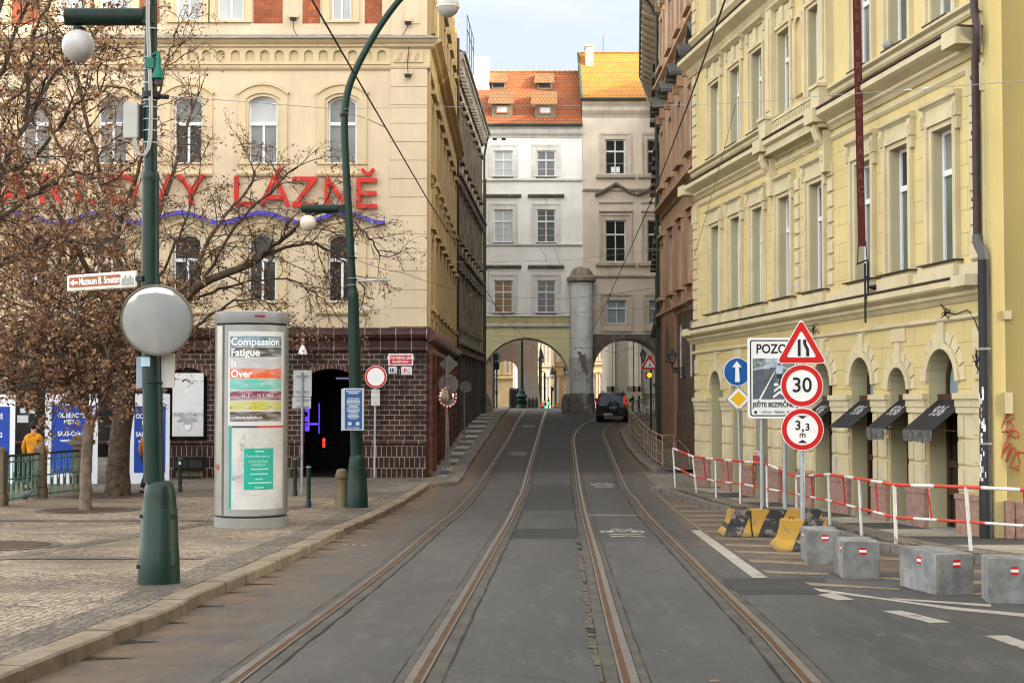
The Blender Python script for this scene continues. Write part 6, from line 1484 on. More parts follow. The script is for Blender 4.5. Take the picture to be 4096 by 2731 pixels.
mb = MB(); mb.box(L_-.02, L_+.10, .0, .06, -.03, .03); mb.build('bracket', M['black'], t)
# convex traffic mirror
c = at(360*PXD, 736*PXD, 17.5); t = thing('traffic_mirror', 'round grey convex traffic mirror strapped to the near green lamp post', 'traffic mirror', c, rot=(R(13), 0, R(6)))
mb = MB(Matrix.Rotation(R(90), 4, 'X')); r_ = .432
mb.lathe([(r_*math.sin(k/14*1.0)/math.sin(1.0)*.985+1e-4, .062*(math.cos(k/14*1.0)-math.cos(1.0))/(1-math.cos(1.0))) for k in range(15)], 48); mb.build('mirror_face', M['mirrorgrey'], t, smooth=True, angle=60)
mb = MB(Matrix.Rotation(R(90), 4, 'X')); mb.lathe([(r_*.975,.012),(r_+.008,.012),(r_+.012,-.03),(r_*.6,-.09),(.05,-.11)], 48, cap=False); mb.build('rim', flat('brown_grey_mirror_rim', (.14,.12,.09), .5), t, smooth=True)
mb = MB(); mb.box(-.05, .05, .05, .22, -.06, .06); mb.build('bracket', M['black'], t)
# backs of two small signs on the near lamp post
for (x0, x1, y0, y1, m, lab) in ((311,327,818,891,flat('bluish_sign_edge', (.25,.30,.36), .5),'narrow bluish sign plate seen edge-on at the left of the near lamp post'),(366,399,812,890,M['grey_box'],'pale grey sign back at the right of the near lamp post, under the mirror')):
    a = at(x0*PXD, y1*PXD, 17.8); b = at(x1*PXD, y0*PXD, 17.8); t = thing('sign_plate', lab, 'sign', ((a.x+b.x)/2, 17.85, a.z))
    w_ = (b.x-a.x)/2; mb = MB(); mb.prism([(-w_,0.02),(-w_+.02,0),(w_-.02,0),(w_,.02),(w_,b.z-a.z-.02),(w_-.02,b.z-a.z),(-w_+.02,b.z-a.z),(-w_,b.z-a.z-.02)], -.02, .02); mb.build('plate', m, t)
    mb = MB(); mb.box(-w_*.6, w_*.6, .02, .06, .1, .13); mb.build('bracket', M['black'], t)

# second lamp post, swan-necked
c = at(820*PXD, 1165*PXD, 34.3); P2 = thing('street_lamp', 'far green swan-neck lamp post with a side arm globe and large top globe', 'lamp post', (c.x, c.y, roadz(c.y)+KERB))
PM = 3267/34.3; p2 = lambda x, y: ((x-820)/PM, 0, (1165-y)/PM)
mb = MB(); mb.lathe([(.27,-.02),(.265,.1),(.245,.5),(.24,.51),(.22,.95),(.21,.96),(.20,1.12),(.185,1.2),(.16,1.25),(.14,1.27)], 32, (.0,0)); mb.build('base', M['green'], P2, smooth=True, angle=30)
mb = MB(); mb.tube([p2(819,1046),p2(815,900),p2(811,750),p2(809.5,685),p2(809,676),p2(808.5,668)], [.15,.147,.138,.13,.14,.112], 22); mb.build('lower_pole', M['green'], P2, smooth=True)
def cr(pts, n=6):
    pts = [Vector(p) for p in pts]; out = []
    for i in range(len(pts)-1):
        p0 = pts[max(i-1,0)]; p1 = pts[i]; p2_ = pts[i+1]; p3 = pts[min(i+2,len(pts)-1)]
        for k in range(n):
            t = k/n; out.append(.5*((2*p1)+(p2_-p0)*t+(2*p0-5*p1+4*p2_-p3)*t*t+(3*p1-p0-3*p2_+p3)*t*t*t))
    return out+[pts[-1]]
pl = cr([p2(808.5,670),p2(802,560),p2(795,440),p2(789,330),p2(788,262),p2(795,208),p2(812,160),p2(838,108),p2(866,60),p2(892,22),p2(920,-12),p2(955,-38),p2(990,-42),p2(1016,-28),p2(1025,-14)])
mb = MB(); mb.tube(pl, [.098-.03*k/(len(pl)-1) for k in range(len(pl))], 16); mb.build('swan_neck', M['green'], P2, smooth=True)
mb = MB(); q = p2(1026,8); mb.sphere(q, .275, 28, 18); mb.build('top_globe', M['globe'], P2, smooth=True)
mb = MB(); mb.cyl((q[0],0,q[2]+.24),(q[0],0,q[2]+.36),.12,.07,12); mb.lathe([(.26,q[2]-.07),(.285,q[2]-.05),(.285,q[2]+.0)], 28, (q[0],0)); mb.build('globe_collar', M['globe_warm'], P2)
q = p2(735,479); x0, x1 = p2(690,0)[0], p2(774,0)[0]
mb = MB(); mb.loft([[(x, .10*math.sin(2*math.pi*k/14), q[2]+.105*math.cos(2*math.pi*k/14)) for k in range(14)] for x in (x0, x1)]); mb.box(x1, x1+.25, -.06, .06, q[2]-.09, q[2]+.09); mb.build('lamp_arm', M['green_rust'], P2, smooth=True)
q = p2(705,512); mb = MB(); mb.sphere(q, .20, 24, 16); mb.build('globe', M['globe_warm'], P2, smooth=True)
mb = MB(); mb.cyl((q[0],0,q[2]+.18),(q[0],0,q[2]+.25),.07,n=12); mb.build('globe_fitting', M['black'], P2)
for y in (592, 640, 655): mb = MB(); a = p2(806,y); mb.tube([(a[0]+.115*math.cos(t), .115*math.sin(t), a[2]) for t in [2*math.pi*k/16 for k in range(17)]], .014 if y < 600 else .008, 5, cap=False); mb.build('strap', M['steel'] if y > 600 else M['black'], P2)
a = p2(818,646); b = p2(896,643); mb = MB(); mb.tube([a, b], .022, 8); mb.build('bracket_arm', M['steel'], P2)
mb = MB(); a = p2(787,262); mb.lathe([(.10,a[2]-.04),(.11,a[2]),(.10,a[2]+.04)], 16, (a[0],0)); mb.build('span_wire_clamp', M['black'], P2)
# blue information board on it
c = at(812*PXD, 988*PXD, 33.95); t = thing('information_board', 'blue poster board with white frame tied to the far swan-neck lamp post', 'notice board', c, R(-6))
w_, h = .25, 1.0; mb = MB(); mb.box(-w_, w_, -.02, .03, 0, h); mb.box(-w_-.05, -w_-.01, .0, .08, -.01, h-.01); mb.build('frame', M['signback'], t, bevel=.006)
mb = MB(); mb.box(-w_+.04, w_-.04, -.026, -.0, .03, h-.03); mb.build('blue_panel', flat('deep_blue_print', (.02,.085,.26), .5), t)
mb = MB(); r5_ = random.Random(5)
mb.box(-.18,.18,-.03,-.02,h-.085,h-.06); mb.box(-.12,.12,-.03,-.02,h-.13,h-.105)
for k in range(17):
    z = h-.24-.030*k; ww = r5_.uniform(.10,.17); mb.box(-ww, ww, -.03, -.02, z-.008, z+.008)
mb.box(-.13, -.045, -.03, -.02, .12, .20); mb.box(.06, .145, -.03, -.02, .12, .20); mb.text('PRAHA  ONLINE', .05, 0, .06, -.03, bold=.001, sx=.8); mb.build('lettering', M['signback'], t)
mb = MB(); mb.disc(0, .09, .018, .018, -.031, -.02, 12); mb.disc(0, h-.175, .018, .018, -.031, -.02, 12); mb.build('red_dot', M['red'], t)

# advertising column
KX, KY = (1007.5-2048)/5689*28.35, 28.35; KR = .722
K = thing('advertising_column', 'round aluminium advertising column with illuminated-style posters on the cobbled square', 'advertising column', (KX, KY, roadz(KY)+KERB))
K['label'] = 'round aluminium advertising column with striped and teal posters on the cobbled square'
zk = lambda y: 4.408-y/340.1; ak = lambda x: math.asin(max(-.999, min(.999, (x-920)/244)))
mb = MB(); mb.lathe([(KR,-.03),(KR,.205),(KR-.06,.21)], 56); mb.build('base', flat('grey_column_plinth', (.23,.23,.21), .6), K, smooth=True, angle=30)
mb = MB(); mb.lathe([(KR-.06,.19),(KR-.06,.26)], 48); mb.lathe([(KR-.04,3.93),(KR-.04,4.03)], 48); mb.build('shadow_gap', M['black'], K)
mb = MB(); mb.lathe([(KR-.02,.235),(KR,.25),(KR,3.95),(KR-.02,3.965)], 64); mb.build('body', M['alu'], K, smooth=True, angle=30)
mb = MB(); mb.lathe([(KR+.0,4.0),(KR+.01,4.02),(KR+.01,4.22),(KR-.01,4.235),(.02,4.25)], 64); mb.build('cap', M['alu_cap'], K, smooth=True, angle=30)
def cyl_patch(mb, x0, x1, y0, y1, d, n=None):
    a0, a1 = ak(x0), ak(x1); n = n or max(2, int((a1-a0)/.08)); r = KR+d
    for k in range(n):
        a, b = a0+(a1-a0)*k/n, a0+(a1-a0)*(k+1)/n
        mb.poly([(r*math.sin(a),-r*math.cos(a),zk(y1)),(r*math.sin(b),-r*math.cos(b),zk(y1)),(r*math.sin(b),-r*math.cos(b),zk(y0)),(r*math.sin(a),-r*math.cos(a),zk(y0))])
def bend(d, a0): return lambda x, y, z: ((KR+d)*math.sin(a0+x/KR), -(KR+d)*math.cos(a0+x/KR), z)
def patch(name, m, x0, x1, y0, y1, d, par): mb = MB(); cyl_patch(mb, x0, x1, y0, y1, d); return mb.build(name, m, par, smooth=True)
fr_ = patch('poster_frame', M['alu_cap'], 778, 1158, 152, 1410, .006, K)
mb = MB()
for x in (763, 772, 1160):
    a = ak(x); mb.tube([((KR+.004)*math.sin(a),-(KR+.004)*math.cos(a),z) for z in (.24, 3.96)], .012 if x != 772 else .007, 6)
mb.build('door_seam', M['signback_d'], K)
mb = MB(); cyl_patch(mb, 980, 1042, 88, 100, .02); mb.build('cap_badge', flat('dark_red_badge', (.22,.015,.02), .4), K)
ps = patch('exhibition_poster', flat('white_poster_sheet', (.56,.555,.54), .35), 806, 1146, 195, 818, .010, K)
bands = [((.015,.13,.22),228,295),((.04,.04,.035),300,365),((.40,.38,.42),372,438),((.62,.09,.02),441,506),((.09,.43,.36),510,582),((.16,.025,.06),590,650),((.42,.42,.04),656,716),((.05,.035,.02),726,790)]
def bandmat(k, col):
    m, nt, b = _new('poster_band_%s' % ['teal_blue','charcoal','lilac','vermilion','mint','maroon','olive','umber'][k]); P_ = objc(nt, (2.2,2.2,9))
    n1 = ramp(nt, noisetex(nt, 1.6, P_, 3), .42, .68); c = mixc(nt, n1, col, [min(1, x*.45+.28) for x in col]); n2 = ramp(nt, noisetex(nt, 2.3, objc(nt, (3,3,7), (.3,.2,1)), 2), .58, .74); c = mixc(nt, n2, c, [(.10,.42,.33),(.12,.10,.08),(.45,.55,.5),(.55,.3,.05),(.4,.15,.2),(.5,.25,.3),(.45,.12,.03),(.35,.15,.08)][k])
    nt.links.new(c, b.inputs['Base Color']); b.inputs['Roughness'].default_value = .3; return m
for k, (col, y0, y1) in enumerate(bands):
    b_ = MB(); cyl_patch(b_, 820, 1134, y0, y1, .013); b_.build('colour_band', bandmat(k, col), ps, smooth=True)
mb = MB()
for txt, y in (('Compassion',262),('Fatigue',333),('Is',405),('Over',474)):
    mb.text(txt, .205, 0, zk(y)-.012, 0, align='LEFT', bold=.005, bend=bend(.017, ak(826)), sx=.97)
mb.text('21. 1. — 18. 4. 2021', .075, 0, zk(620), 0, bold=.001, bend=bend(.017, ak(1003))); mb.text('Galerie Rudolfinum', .065, 0, zk(765), 0, align='LEFT', bold=.001, bend=bend(.017, ak(862)))
mb.build('lettering', M['white'], ps)
pl_ = patch('concert_poster', mat('crumpled_white_poster', (.52,.51,.485), .4, var=.12, scale=2.2, blotch=.05, blotchcol=(.35,.35,.34), bump=.35, bscale=5), 816, 1144, 818, 1370, .010, K)
patch('teal_edge', flat('teal_print', (.02,.30,.23), .4), 816, 834, 820, 1368, .012, pl_)
patch('navy_strip', flat('navy_print', (.03,.04,.08), .4), 836, 1004, 820, 832, .013, pl_); patch('red_strip', M['rail_red'], 1004, 1146, 820, 832, .013, pl_)
patch('teal_panel', flat('mint_teal_print', (.015,.34,.25), .4), 918, 1094, 968, 1240, .013, pl_)
mb = MB(); am = ak(1006)
for x0, x1, y in ((985,1040,988),(958,1064,1137),(990,1034,1170),(945,1085,1195),(985,1040,1226),(962,1066,1104)): cyl_patch(mb, x0, x1, y-4, y+4, .016)
for txt, y, s_ in (('Česká filharmonie',1020,.075),('NOVOROČNÍ',1056,.07),('KONCERT',1078,.07)): mb.text(txt, s_, 0, zk(y), 0, bold=.0005, bend=bend(.016, am), sx=.85)
mb.build('lettering', flat('pale_mint_lettering', (.35,.6,.52), .5), pl_)
mb = MB()
for cx_, cy_, rr in ((985,1160,110),(1000,1060,115),(1010,1000,105)):
    P_ = []
    for k in range(41):
        t = 2*math.pi*k/40; x = cx_+rr*math.cos(t); y = cy_+rr*math.sin(t)*1.05
        if 838 < x < 1140 and 840 < y < 1360:
            a = ak(x); P_.append(((KR+.014)*math.sin(a), -(KR+.014)*math.cos(a), zk(y)))
        else:
            if len(P_) > 2: mb.tube(P_, .002, 3)
            P_ = []
    if len(P_) > 2: mb.tube(P_, .002, 3)
for k in range(5):
    pts = []
    for j in range(8):
        x = 838+80*j/7; a = ak(x); pts.append(((KR+.014)*math.sin(a), -(KR+.014)*math.cos(a), zk(1140+10*k+6*math.sin(j*.6+k)+j*1.2)))
    mb.tube(pts, .004, 3)
mb.build('line_drawing', M['grey_text'], pl_)
mb = MB(); cyl_patch(mb, 703, 735, 1080, 1110, .008); mb.build('small_sticker', M['rail_red'], K)

# bollards
def bollard(px, py, Htop, label, r=.052):
    c = G(px, py, KERB); t = thing('metal_bollard', label, 'bollard', (c.x, c.y, roadz(c.y)+KERB), 0, 'slim dark metal bollards on the square')
    mb = MB(); mb.lathe([(r*1.35,-.02),(r*1.3,.14),(r*1.05,.16),(r,.2),(r,Htop-.08),(r*1.15,Htop-.07),(r*1.15,Htop-.04),(r*.9,Htop-.01),(.01,Htop)], 16); mb.build('post', M['green'], t, smooth=True, angle=35)
    mb = MB(); mb.lathe([(r*1.2,Htop-.06),(r*1.22,Htop-.045)], 16); mb.build('cap_ring', M['signback'], t)
    return t
tb = bollard(720, 1968, 1.0, 'slim dark bollard with white sticker, left of the advertising column'); mb = MB(); mb.box(-.03,.03,-.062,-.05,.78,.87); mb.build('sticker', M['white'], tb)
bollard(1180, 1983, 1.06, 'slim dark bollard just left of the pale sign pole'); bollard(1234, 2028, 1.02, 'slim dark bollard with white-rimmed cap, right of the pale sign pole')
c = G(1366, 2027, KERB); t = thing('stone_bollard', 'stout weathered stone bollard beside the far swan-neck lamp post', 'bollard', (c.x, c.y, roadz(c.y)+KERB))
mb = MB(); mb.lathe([(.165,-.02),(.155,.2),(.132,.64),(.132,.68),(.16,.70),(.16,.78),(.14,.80),(.135,.86),(.10,.91),(.02,.93)], 20); mb.build('shaft', M['stone'], t, smooth=True, angle=35)

# sign poles on the left
def pole(mb, h, r=.035): mb.cyl((0,0,-.05),(0,0,h),r,n=12)
c = G(1207, 1977, KERB); Ys = c.y; t = thing('sign_post', 'pale sign post with backs of two stacked rectangular plates, in front of the brick doorway', 'traffic sign', (c.x, Ys, roadz(Ys)+KERB))
zz_ = lambda y: at(1207, y, Ys).z - (roadz(Ys)+KERB); s_ = Ys/5689
mb = MB(); pole(mb, zz_(1490)); mb.build('pole', M['steel'], t)
for y0, y1, dx in ((1481,1586,0),(1588,1634,-3)):
    mb = MB(); mb.box((-37+dx)*s_, (37+dx)*s_, .04, .06, zz_(y1), zz_(y0)); pl_ = mb.build('plate', M['signback'], t, bevel=.008)
    for f_ in (.2, .8): mb = MB(); z = zz_(y0)*(1-f_)+zz_(y1)*f_; mb.box(-25*s_, 25*s_, .0, .04, z-.015, z+.015); mb.build('clamp', M['steel'], pl_)
c = G(1498, 1913, KERB); Ys = min(c.y, 45.6); t = thing('sign_post', 'round white no-vehicles sign with red ring and a small text plate, against the brick wall', 'traffic sign', (c.x, Ys, roadz(Ys)+KERB), R(-10))
zz_ = lambda y: at(1507, y, Ys).z - (roadz(Ys)+KERB); s_ = Ys/5689
mb = MB(); mb.tube([(0,0,-.05),(.02,.02,zz_(1480))], .035, 10); mb.build('pole', M['steel'], t)
def disc_sign(par, x, z, r, name, rim, face, y=-.05, ring=.27, tilt=None):
    mb = MB(); mb.disc(x, z, r, r, y, y+.02); o = mb.build(name, M['white'], par)
    if rim: mb = MB(); n = 40; mb.ring([(x+r*.965*math.cos(2*math.pi*k/n), z+r*.965*math.sin(2*math.pi*k/n)) for k in range(n)], [(x+r*(1-ring)*math.cos(2*math.pi*k/n), z+r*(1-ring)*math.sin(2*math.pi*k/n)) for k in range(n)], y-.004, y+.001); mb.build('rim', rim, o)
    return o
disc_sign(t, .05, zz_(1507), 45*s_, 'no_vehicles_disc', M['red'], None, ring=.2)
a, b = zz_(1622), zz_(1557); mb = MB(); mb.box(-18*s_+.04, 18*s_+.04, -.05, -.03, a, b); pl_ = mb.build('text_plate', flat('off_white_plate', (.55,.54,.5), .5), t, bevel=.005)
mb = MB(); mb.text('MIMO VOZIDEL', .05, .04, b-.08, -.055, sx=.75); mb.text('MHD A IZS', .06, .04, (a+b)/2, -.055, sx=.75); mb.text('0–24 h', .06, .04, a+.1, -.055, sx=.75); mb.build('lettering', M['black'], pl_)
# signs and mirror on the left hill pavement
def backsign(px, py, X, rz, label, parts_):
    c = G(px, py, KERB); t = thing('sign_post', label, 'traffic sign', (c.x, c.y, roadz(c.y)+KERB), rz); Yv = c.y; s_ = Yv/5689
    zz_ = lambda y: at(px, y, Yv).z - (roadz(Yv)+KERB); top = 0
    for kind, x, y, r in parts_:
        xx = (x-px)*s_; z = zz_(y); rr = r*s_; top = max(top, z+rr*.5)
        mb = MB()
        if kind == 'diamond': mb.prism([(xx,z-rr),(xx+rr,z),(xx,z+rr),(xx-rr,z)], .03, .05); o = mb.build('diamond_plate', M['signback_d'], t)
        elif kind == 'disc': mb.disc(xx, z, rr, rr, .03, .05); o = mb.build('round_plate', M['signback_d'], t)
        for d in (-.3, .3): mb = MB(); mb.box(xx-rr*.4, xx+rr*.4, .0, .03, z+rr*d-.02, z+rr*d+.02); mb.build('clamp', M['signback_d'], o)
    mb = MB(); pole(mb, top, .04); mb.build('pole', M['signback_d'], t); return t, zz_, s_
backsign(1784, 1874, 0, R(-8), 'sign post with diamond and large round plate seen from behind, at the corner building side', [('diamond',1793,1457,38),('disc',1792,1537,41)])
backsign(1857, 1765, 0, R(-5), 'sign post with one small round plate seen from behind, farther up the left pavement', [('disc',1862,1547,23)])
c = G(1796, 1872, KERB); t = thing('mirror_post', 'small round traffic mirror with red and white rim on the left hill pavement', 'traffic mirror', (c.x, c.y-.12, roadz(c.y)+KERB), R(28)); Yv = c.y; s_ = Yv/5689
zc = at(1784, 1587, Yv).z - (roadz(Yv)+KERB); rr = 41*s_
mb = MB(); mb.tube([(0,0,-.05),(-.08,0,zc)], .035, 10); mb.build('pole', M['signback_d'], t)
mb = MB(); n = 32
for k in range(n):
    a, b = 2*math.pi*k/n, 2*math.pi*(k+1)/n; mb.m = k % 2
    q = [(rr*f_*math.cos(t_)-.08, zc+rr*f_*math.sin(t_)) for f_, t_ in ((1,a),(1,b),(.84,b),(.84,a))]
    mb.prism(q, -.09, -.04)
mb.build('rim', [M['red'], M['white']], t)
mb = MB(Matrix.Translation((-.08,-.05,zc)) @ Matrix.Rotation(R(90),4,'X')); mb.lathe([(rr*.86*math.sin(k/10*.9)/math.sin(.9)+1e-4, .06*(math.cos(k/10*.9)-math.cos(.9))/(1-math.cos(.9))) for k in range(11)], 32); mb.build('mirror_face', flat('clear_convex_mirror', (.62,.60,.56), .06, .95, var=.02), t, smooth=True, angle=60)

# street-name and house-number plates, wall lamp, camera, posters on the corner building
def plate(name, label, cat, x0, x1, y0, y1, m, txts, tm, rim=None, Y=45.9):
    a = at(x0, y1, Y); b = at(x1, y0, Y); t = thing(name, label, cat, ((a.x+b.x)/2, Y, a.z)); w_ = (b.x-a.x)/2; h = b.z-a.z
    mb = MB(); mb.box(-w_, w_, -.02, .035, 0, h); mb.build('plate', rim or m, t, bevel=.008)
    if rim: mb = MB(); mb.box(-w_+.035, w_-.035, -.026, 0, .035, h-.035); mb.build('field', m, t, bevel=.008)
    mb = MB()
    for txt, s_, fz, sx in txts: mb.text(txt, s_, 0, h*fz, -.031, bold=.003, sx=sx)
    mb.build('lettering', tm, t); return t
def c3(x, y): return 1100+x/1.96, 1250+y/1.96
plate('street_name_plate', 'red and white enamel street name plate on the brown brick wall', 'street sign', c3(888,0)[0], c3(1083,0)[0], c3(0,322)[1], c3(0,415)[1], M['red'], [('NOVOTNÉHO LÁVKA',.15,.62,.60),('STARÉ MĚSTO-PRAHA 1',.085,.30,.62)], M['white'], M['white'])
plate('house_number_plate', 'small blue house number plate 13 on the brown brick wall', 'house number', c3(890,0)[0], c3(955,0)[0], c3(0,425)[1], c3(0,478)[1], flat('navy_enamel', (.012,.03,.11), .35), [('13',.17,.5,1)], M['white'], M['white'])
plate('house_number_plate', 'small red house number plate 198 on the brown brick wall', 'house number', c3(990,0)[0], c3(1073,0)[0], c3(0,425)[1], c3(0,488)[1], M['red'], [('198',.19,.64,1),('STARÉ MĚSTO',.055,.32,.8),('PRAHA 1',.055,.16,.8)], M['white'], M['white'])
c = at(1213, 1405, 45.8); t = thing('wall_lamp', 'small white lamp with grey cap on the brick wall above the doorway', 'wall lamp', c)
mb = MB(); mb.lathe([(.03,.20),(.07,.15),(.10,.08),(.15,-.08),(.15,-.10)], 16, (0,-.12)); mb.build('lamp_shade', M['white'], t, smooth=True)
mb = MB(); mb.box(-.04,.04,-.12,.12,.22,.30); mb.sphere((0,-.10,.36),.06,10,6); mb.build('bracket', M['grey_box'], t)
c = at(1460, 1232, 45.7); t = thing('security_camera', 'small white security camera on a bracket under the right lower window of the cream facade', 'security camera', c, R(25))
mb = MB(Matrix.Rotation(R(15),4,'Y')); mb.box(-.16,.14,-.06,.05,-.05,.05); mb.build('camera_body', M['white'], t, bevel=.012)
mb = MB(); mb.tube([(.1,0,0),(.22,.05,.05),(.35,.2,.15)], .02, 6); mb.build('bracket', M['steel'], t)
t = plate('wall_poster', 'tall white paper poster with grey print in the brick window niche', 'poster', 689, 815, 1492, 1745, flat('white_poster_paper', (.60,.60,.60), .6), [('ODBĚROVÉ MÍSTO',.14,.345,.86),('SARS-CoV-2',.12,.29,.86),('SAMPLING POINT',.10,.245,.86)], M['grey_text'], None, 45.85)
mb = MB(); mb.disc(0,.37,.14,.19,-.03,-.02,20); mb.build('mask_symbol', flat('pale_grey_print', (.40,.40,.40), .6), t); mb = MB(); mb.prism([(-.11,.38),(.11,.38),(.09,.24),(0,.19),(-.09,.24)][::-1], -.034, -.025); mb.build('mask_symbol', M['white'], t)
c = at(756, 1900, 45.3); t = thing('planter_box', 'low dark green metal box with panelled front under the white poster', 'metal box', (c.x, 45.35, c.z-.03)); w_ = .46
mb = MB(); mb.box(-w_,w_,-.2,.2,.2,.58); mb.build('box', M['green_rust'], t, bevel=.01)
for s_ in (-1, 1): mb = MB(); mb.box(s_*w_*.5-.19, s_*w_*.5+.19, -.215,-.19,.27,.52); mb.build('panel', M['iron'], t, bevel=.005)
mb = MB(); mb.box(-w_-.02,w_+.02,-.22,.22,.58,.62); mb.build('lid', M['iron'], t, bevel=.008)
mb = MB(); mb.box(-w_+.05,w_-.05,-.1,.1,0,.2); mb.build('foot', M['stone'], t)
# blue and white banners
def banner(x0, x1, y0, y1, label, off, W=216):
    Yb = 43.2; a = at(x0, y1, Yb); b = at(x1, y0, Yb); s_ = Yb/5689; t = thing('roll_banner', label, 'banner', ((a.x+b.x)/2, Yb, roadz(Yb)+KERB), 0, 'blue and white sampling point banners'); w_ = (b.x-a.x)/2; h = b.z-(roadz(Yb)+KERB)
    mb = MB(); mb.box(-w_, w_, -.015, .015, .02, h); mb.build('panel', flat('banner_white', (.63,.65,.70), .5), t)
    mb = MB(); mb.box(-w_+.22*w_*1.1, w_-.2*w_, -.019, -.0, .35, h-.37); mb.build('blue_field', M['banner_blue'], t)
    mb = MB(); 
    for txt, sz, z in (('ODBĚROVÉ',.20,h-.68),('MÍSTO',.20,h-.88),('SARS-CoV-2',.20,h-1.23),('metodou rt-PCR',.12,h-1.43)): mb.text(txt, sz, 0, z, -.024, bold=.004, sx=.80)
    mb.build('lettering', M['white'], t)
    for s in (-1, 1): mb = MB(); mb.box(s*w_*.6-.04, s*w_*.6+.04, -.2, .2, 0, .03); mb.build('foot', M['steel'], t)
banner(-150, 62, 1577, 1930, 'blue and white sampling point banner cut by the left edge of the photo', 0)
banner(178, 393, 1572, 1932, 'blue and white sampling point banner behind the slender tree', 0)
banner(516, 680, 1575, 1930, 'blue and white sampling point banner behind the near lamp post', 0)
# notices on the dark entrance
for (x0,x1,y0,y1,lab) in ((93,137,1659,1688,'larger white paper notice on the dark doorway behind the person in mustard'),(105,127,1631,1650,'small white notice with red edge above the larger notice'),(141,163,1631,1652,'small white notice right of the red-edged one')):
    a = at(x0,y1,45.85); b = at(x1,y0,45.85); mb = MB(); mb.box(0,b.x-a.x,-.01,.0,0,b.z-a.z); tag(mb.build('paper_notice', M['signback'], None, loc=(a.x,45.3,a.z)), lab, 'notice')
# low stone steps by the entrance
c = at(415, 1935, 44.6); t = thing('stone_steps', 'grey stone entrance steps between the second and third banner', 'steps', (c.x, 44.6, roadz(44.6)+KERB))
for k in range(4): mb = MB(); mb.box(-.7, .9, .3*k*1.0, 1.35, .0, .17*(k+1)); mb.build('step', M['granite_grey'], t, bevel=.01)
# green iron railing with stone posts
def stonepost(px, py, label, h, w_=.2, cap=False):
    c = G(px, py, KERB); t = thing('stone_post', label, 'stone post', (c.x, c.y, roadz(c.y)+KERB), 0, 'stone posts of the green railing'); 
    mb = MB(); mb.box(-w_,w_,-w_,w_,-.02,.3); mb.build('base', M['stone'], t, bevel=.02)
    mb = MB(); mb.box(-w_*.85,w_*.85,-w_*.85,w_*.85,.3,h); mb.build('shaft', M['stone'], t, bevel=.02)
    if cap: mb = MB(); mb.box(-w_*1.3,w_*1.3,-w_*1.3,w_*1.3,h,h+.14); mb.box(-w_*.9,w_*.9,-w_*.9,w_*.9,h+.14,h+.26); mb.build('cap', M['stone'], t, bevel=.02)
    else: mb = MB(); mb.sphere((0,0,h-.02),w_*.95,16,8,.75); mb.build('cap', M['stone'], t, smooth=True)
    return c
def c1(x, y): return x/2.613, 1500+y/2.613
pa = stonepost(*c1(-5,1365), 'nearest stone post of the green railing, at the left photo edge', 1.35, .17); pb = stonepost(*c1(418,1290), 'middle stone post with rounded top in the green railing', 1.35, .17); pc = stonepost(*c1(850,1232), 'thick stone end post with stepped cap, behind the slender tree', 1.35, .23, True)
def ironpanel(a, b, label):
    t = thing('iron_railing', label, 'railing', (a.x, a.y, roadz(a.y)+KERB), math.atan2(b.y-a.y, b.x-a.x), 'pale green cast iron railing panels'); L_ = math.hypot(b.x-a.x, b.y-a.y); dz = roadz(b.y)-roadz(a.y)
    for z in (.12, .62, 1.05): mb = MB(); mb.tube([(.15,0,z),(L_-.15,0,z+dz)], .022, 6); mb.build('rail', M['green_iron'], t)
    mb = MB(); mb.tube([(.1,0,1.2),(L_-.1,0,1.2+dz)], .035, 6); mb.build('handrail', M['iron'], t)
    n = int(L_/.34)
    for k in range(n):
        x = .25+(L_-.5)*k/max(1,n-1); z0 = dz*x/L_; mb = MB()
        for dx in (-.06, .06): mb.tube([(x+dx,0,z0+.05),(x+dx,0,z0+1.18)], .014, 5)
        mb.box(x-.06, x+.06, -.012, .012, z0+.3, z0+.5); mb.tube([(x-.06,0,z0+.62),(x,0,z0+.78),(x+.06,0,z0+.62),(x,0,z0+.46),(x-.06,0,z0+.62)], .016, 5); mb.build('baluster', M['green_iron'], t)
ironpanel(pa, pb, 'pale green iron railing panel nearest the left photo edge'); ironpanel(pb, pc, 'pale green iron railing panel in front of the second banner')
e_ = Vector((pa.x-(pb.x-pa.x), pa.y-(pb.y-pa.y), 0))
# pigeon-like bird by the railing
c = G(*c1(262,1320), KERB); t = thing('pigeon', 'grey pigeon standing at the foot of the green railing', 'bird', (c.x, c.y, roadz(c.y)+KERB), R(20))
mb = MB(); mb.loft([[(x, r*math.cos(a), .13+dz+r*1.1*math.sin(a)) for a in [2*math.pi*k/12 for k in range(12)]] for x, r, dz in ((-.20,.012,-.02),(-.12,.035,-.01),(-.03,.065,0),(.05,.07,.01),(.10,.05,.04),(.125,.033,.085),(.145,.034,.115),(.17,.022,.12),(.185,.006,.115))]); mb.build('body', flat('slate_feathers', (.10,.11,.13), .6), t, smooth=True)
for s in (-1,1): mb = MB(); mb.tube([(.03,.025*s,.08),(.035,.025*s,.0),(.07,.025*s,.003)], .006, 5); mb.build('leg', M['rail_deep'], t)
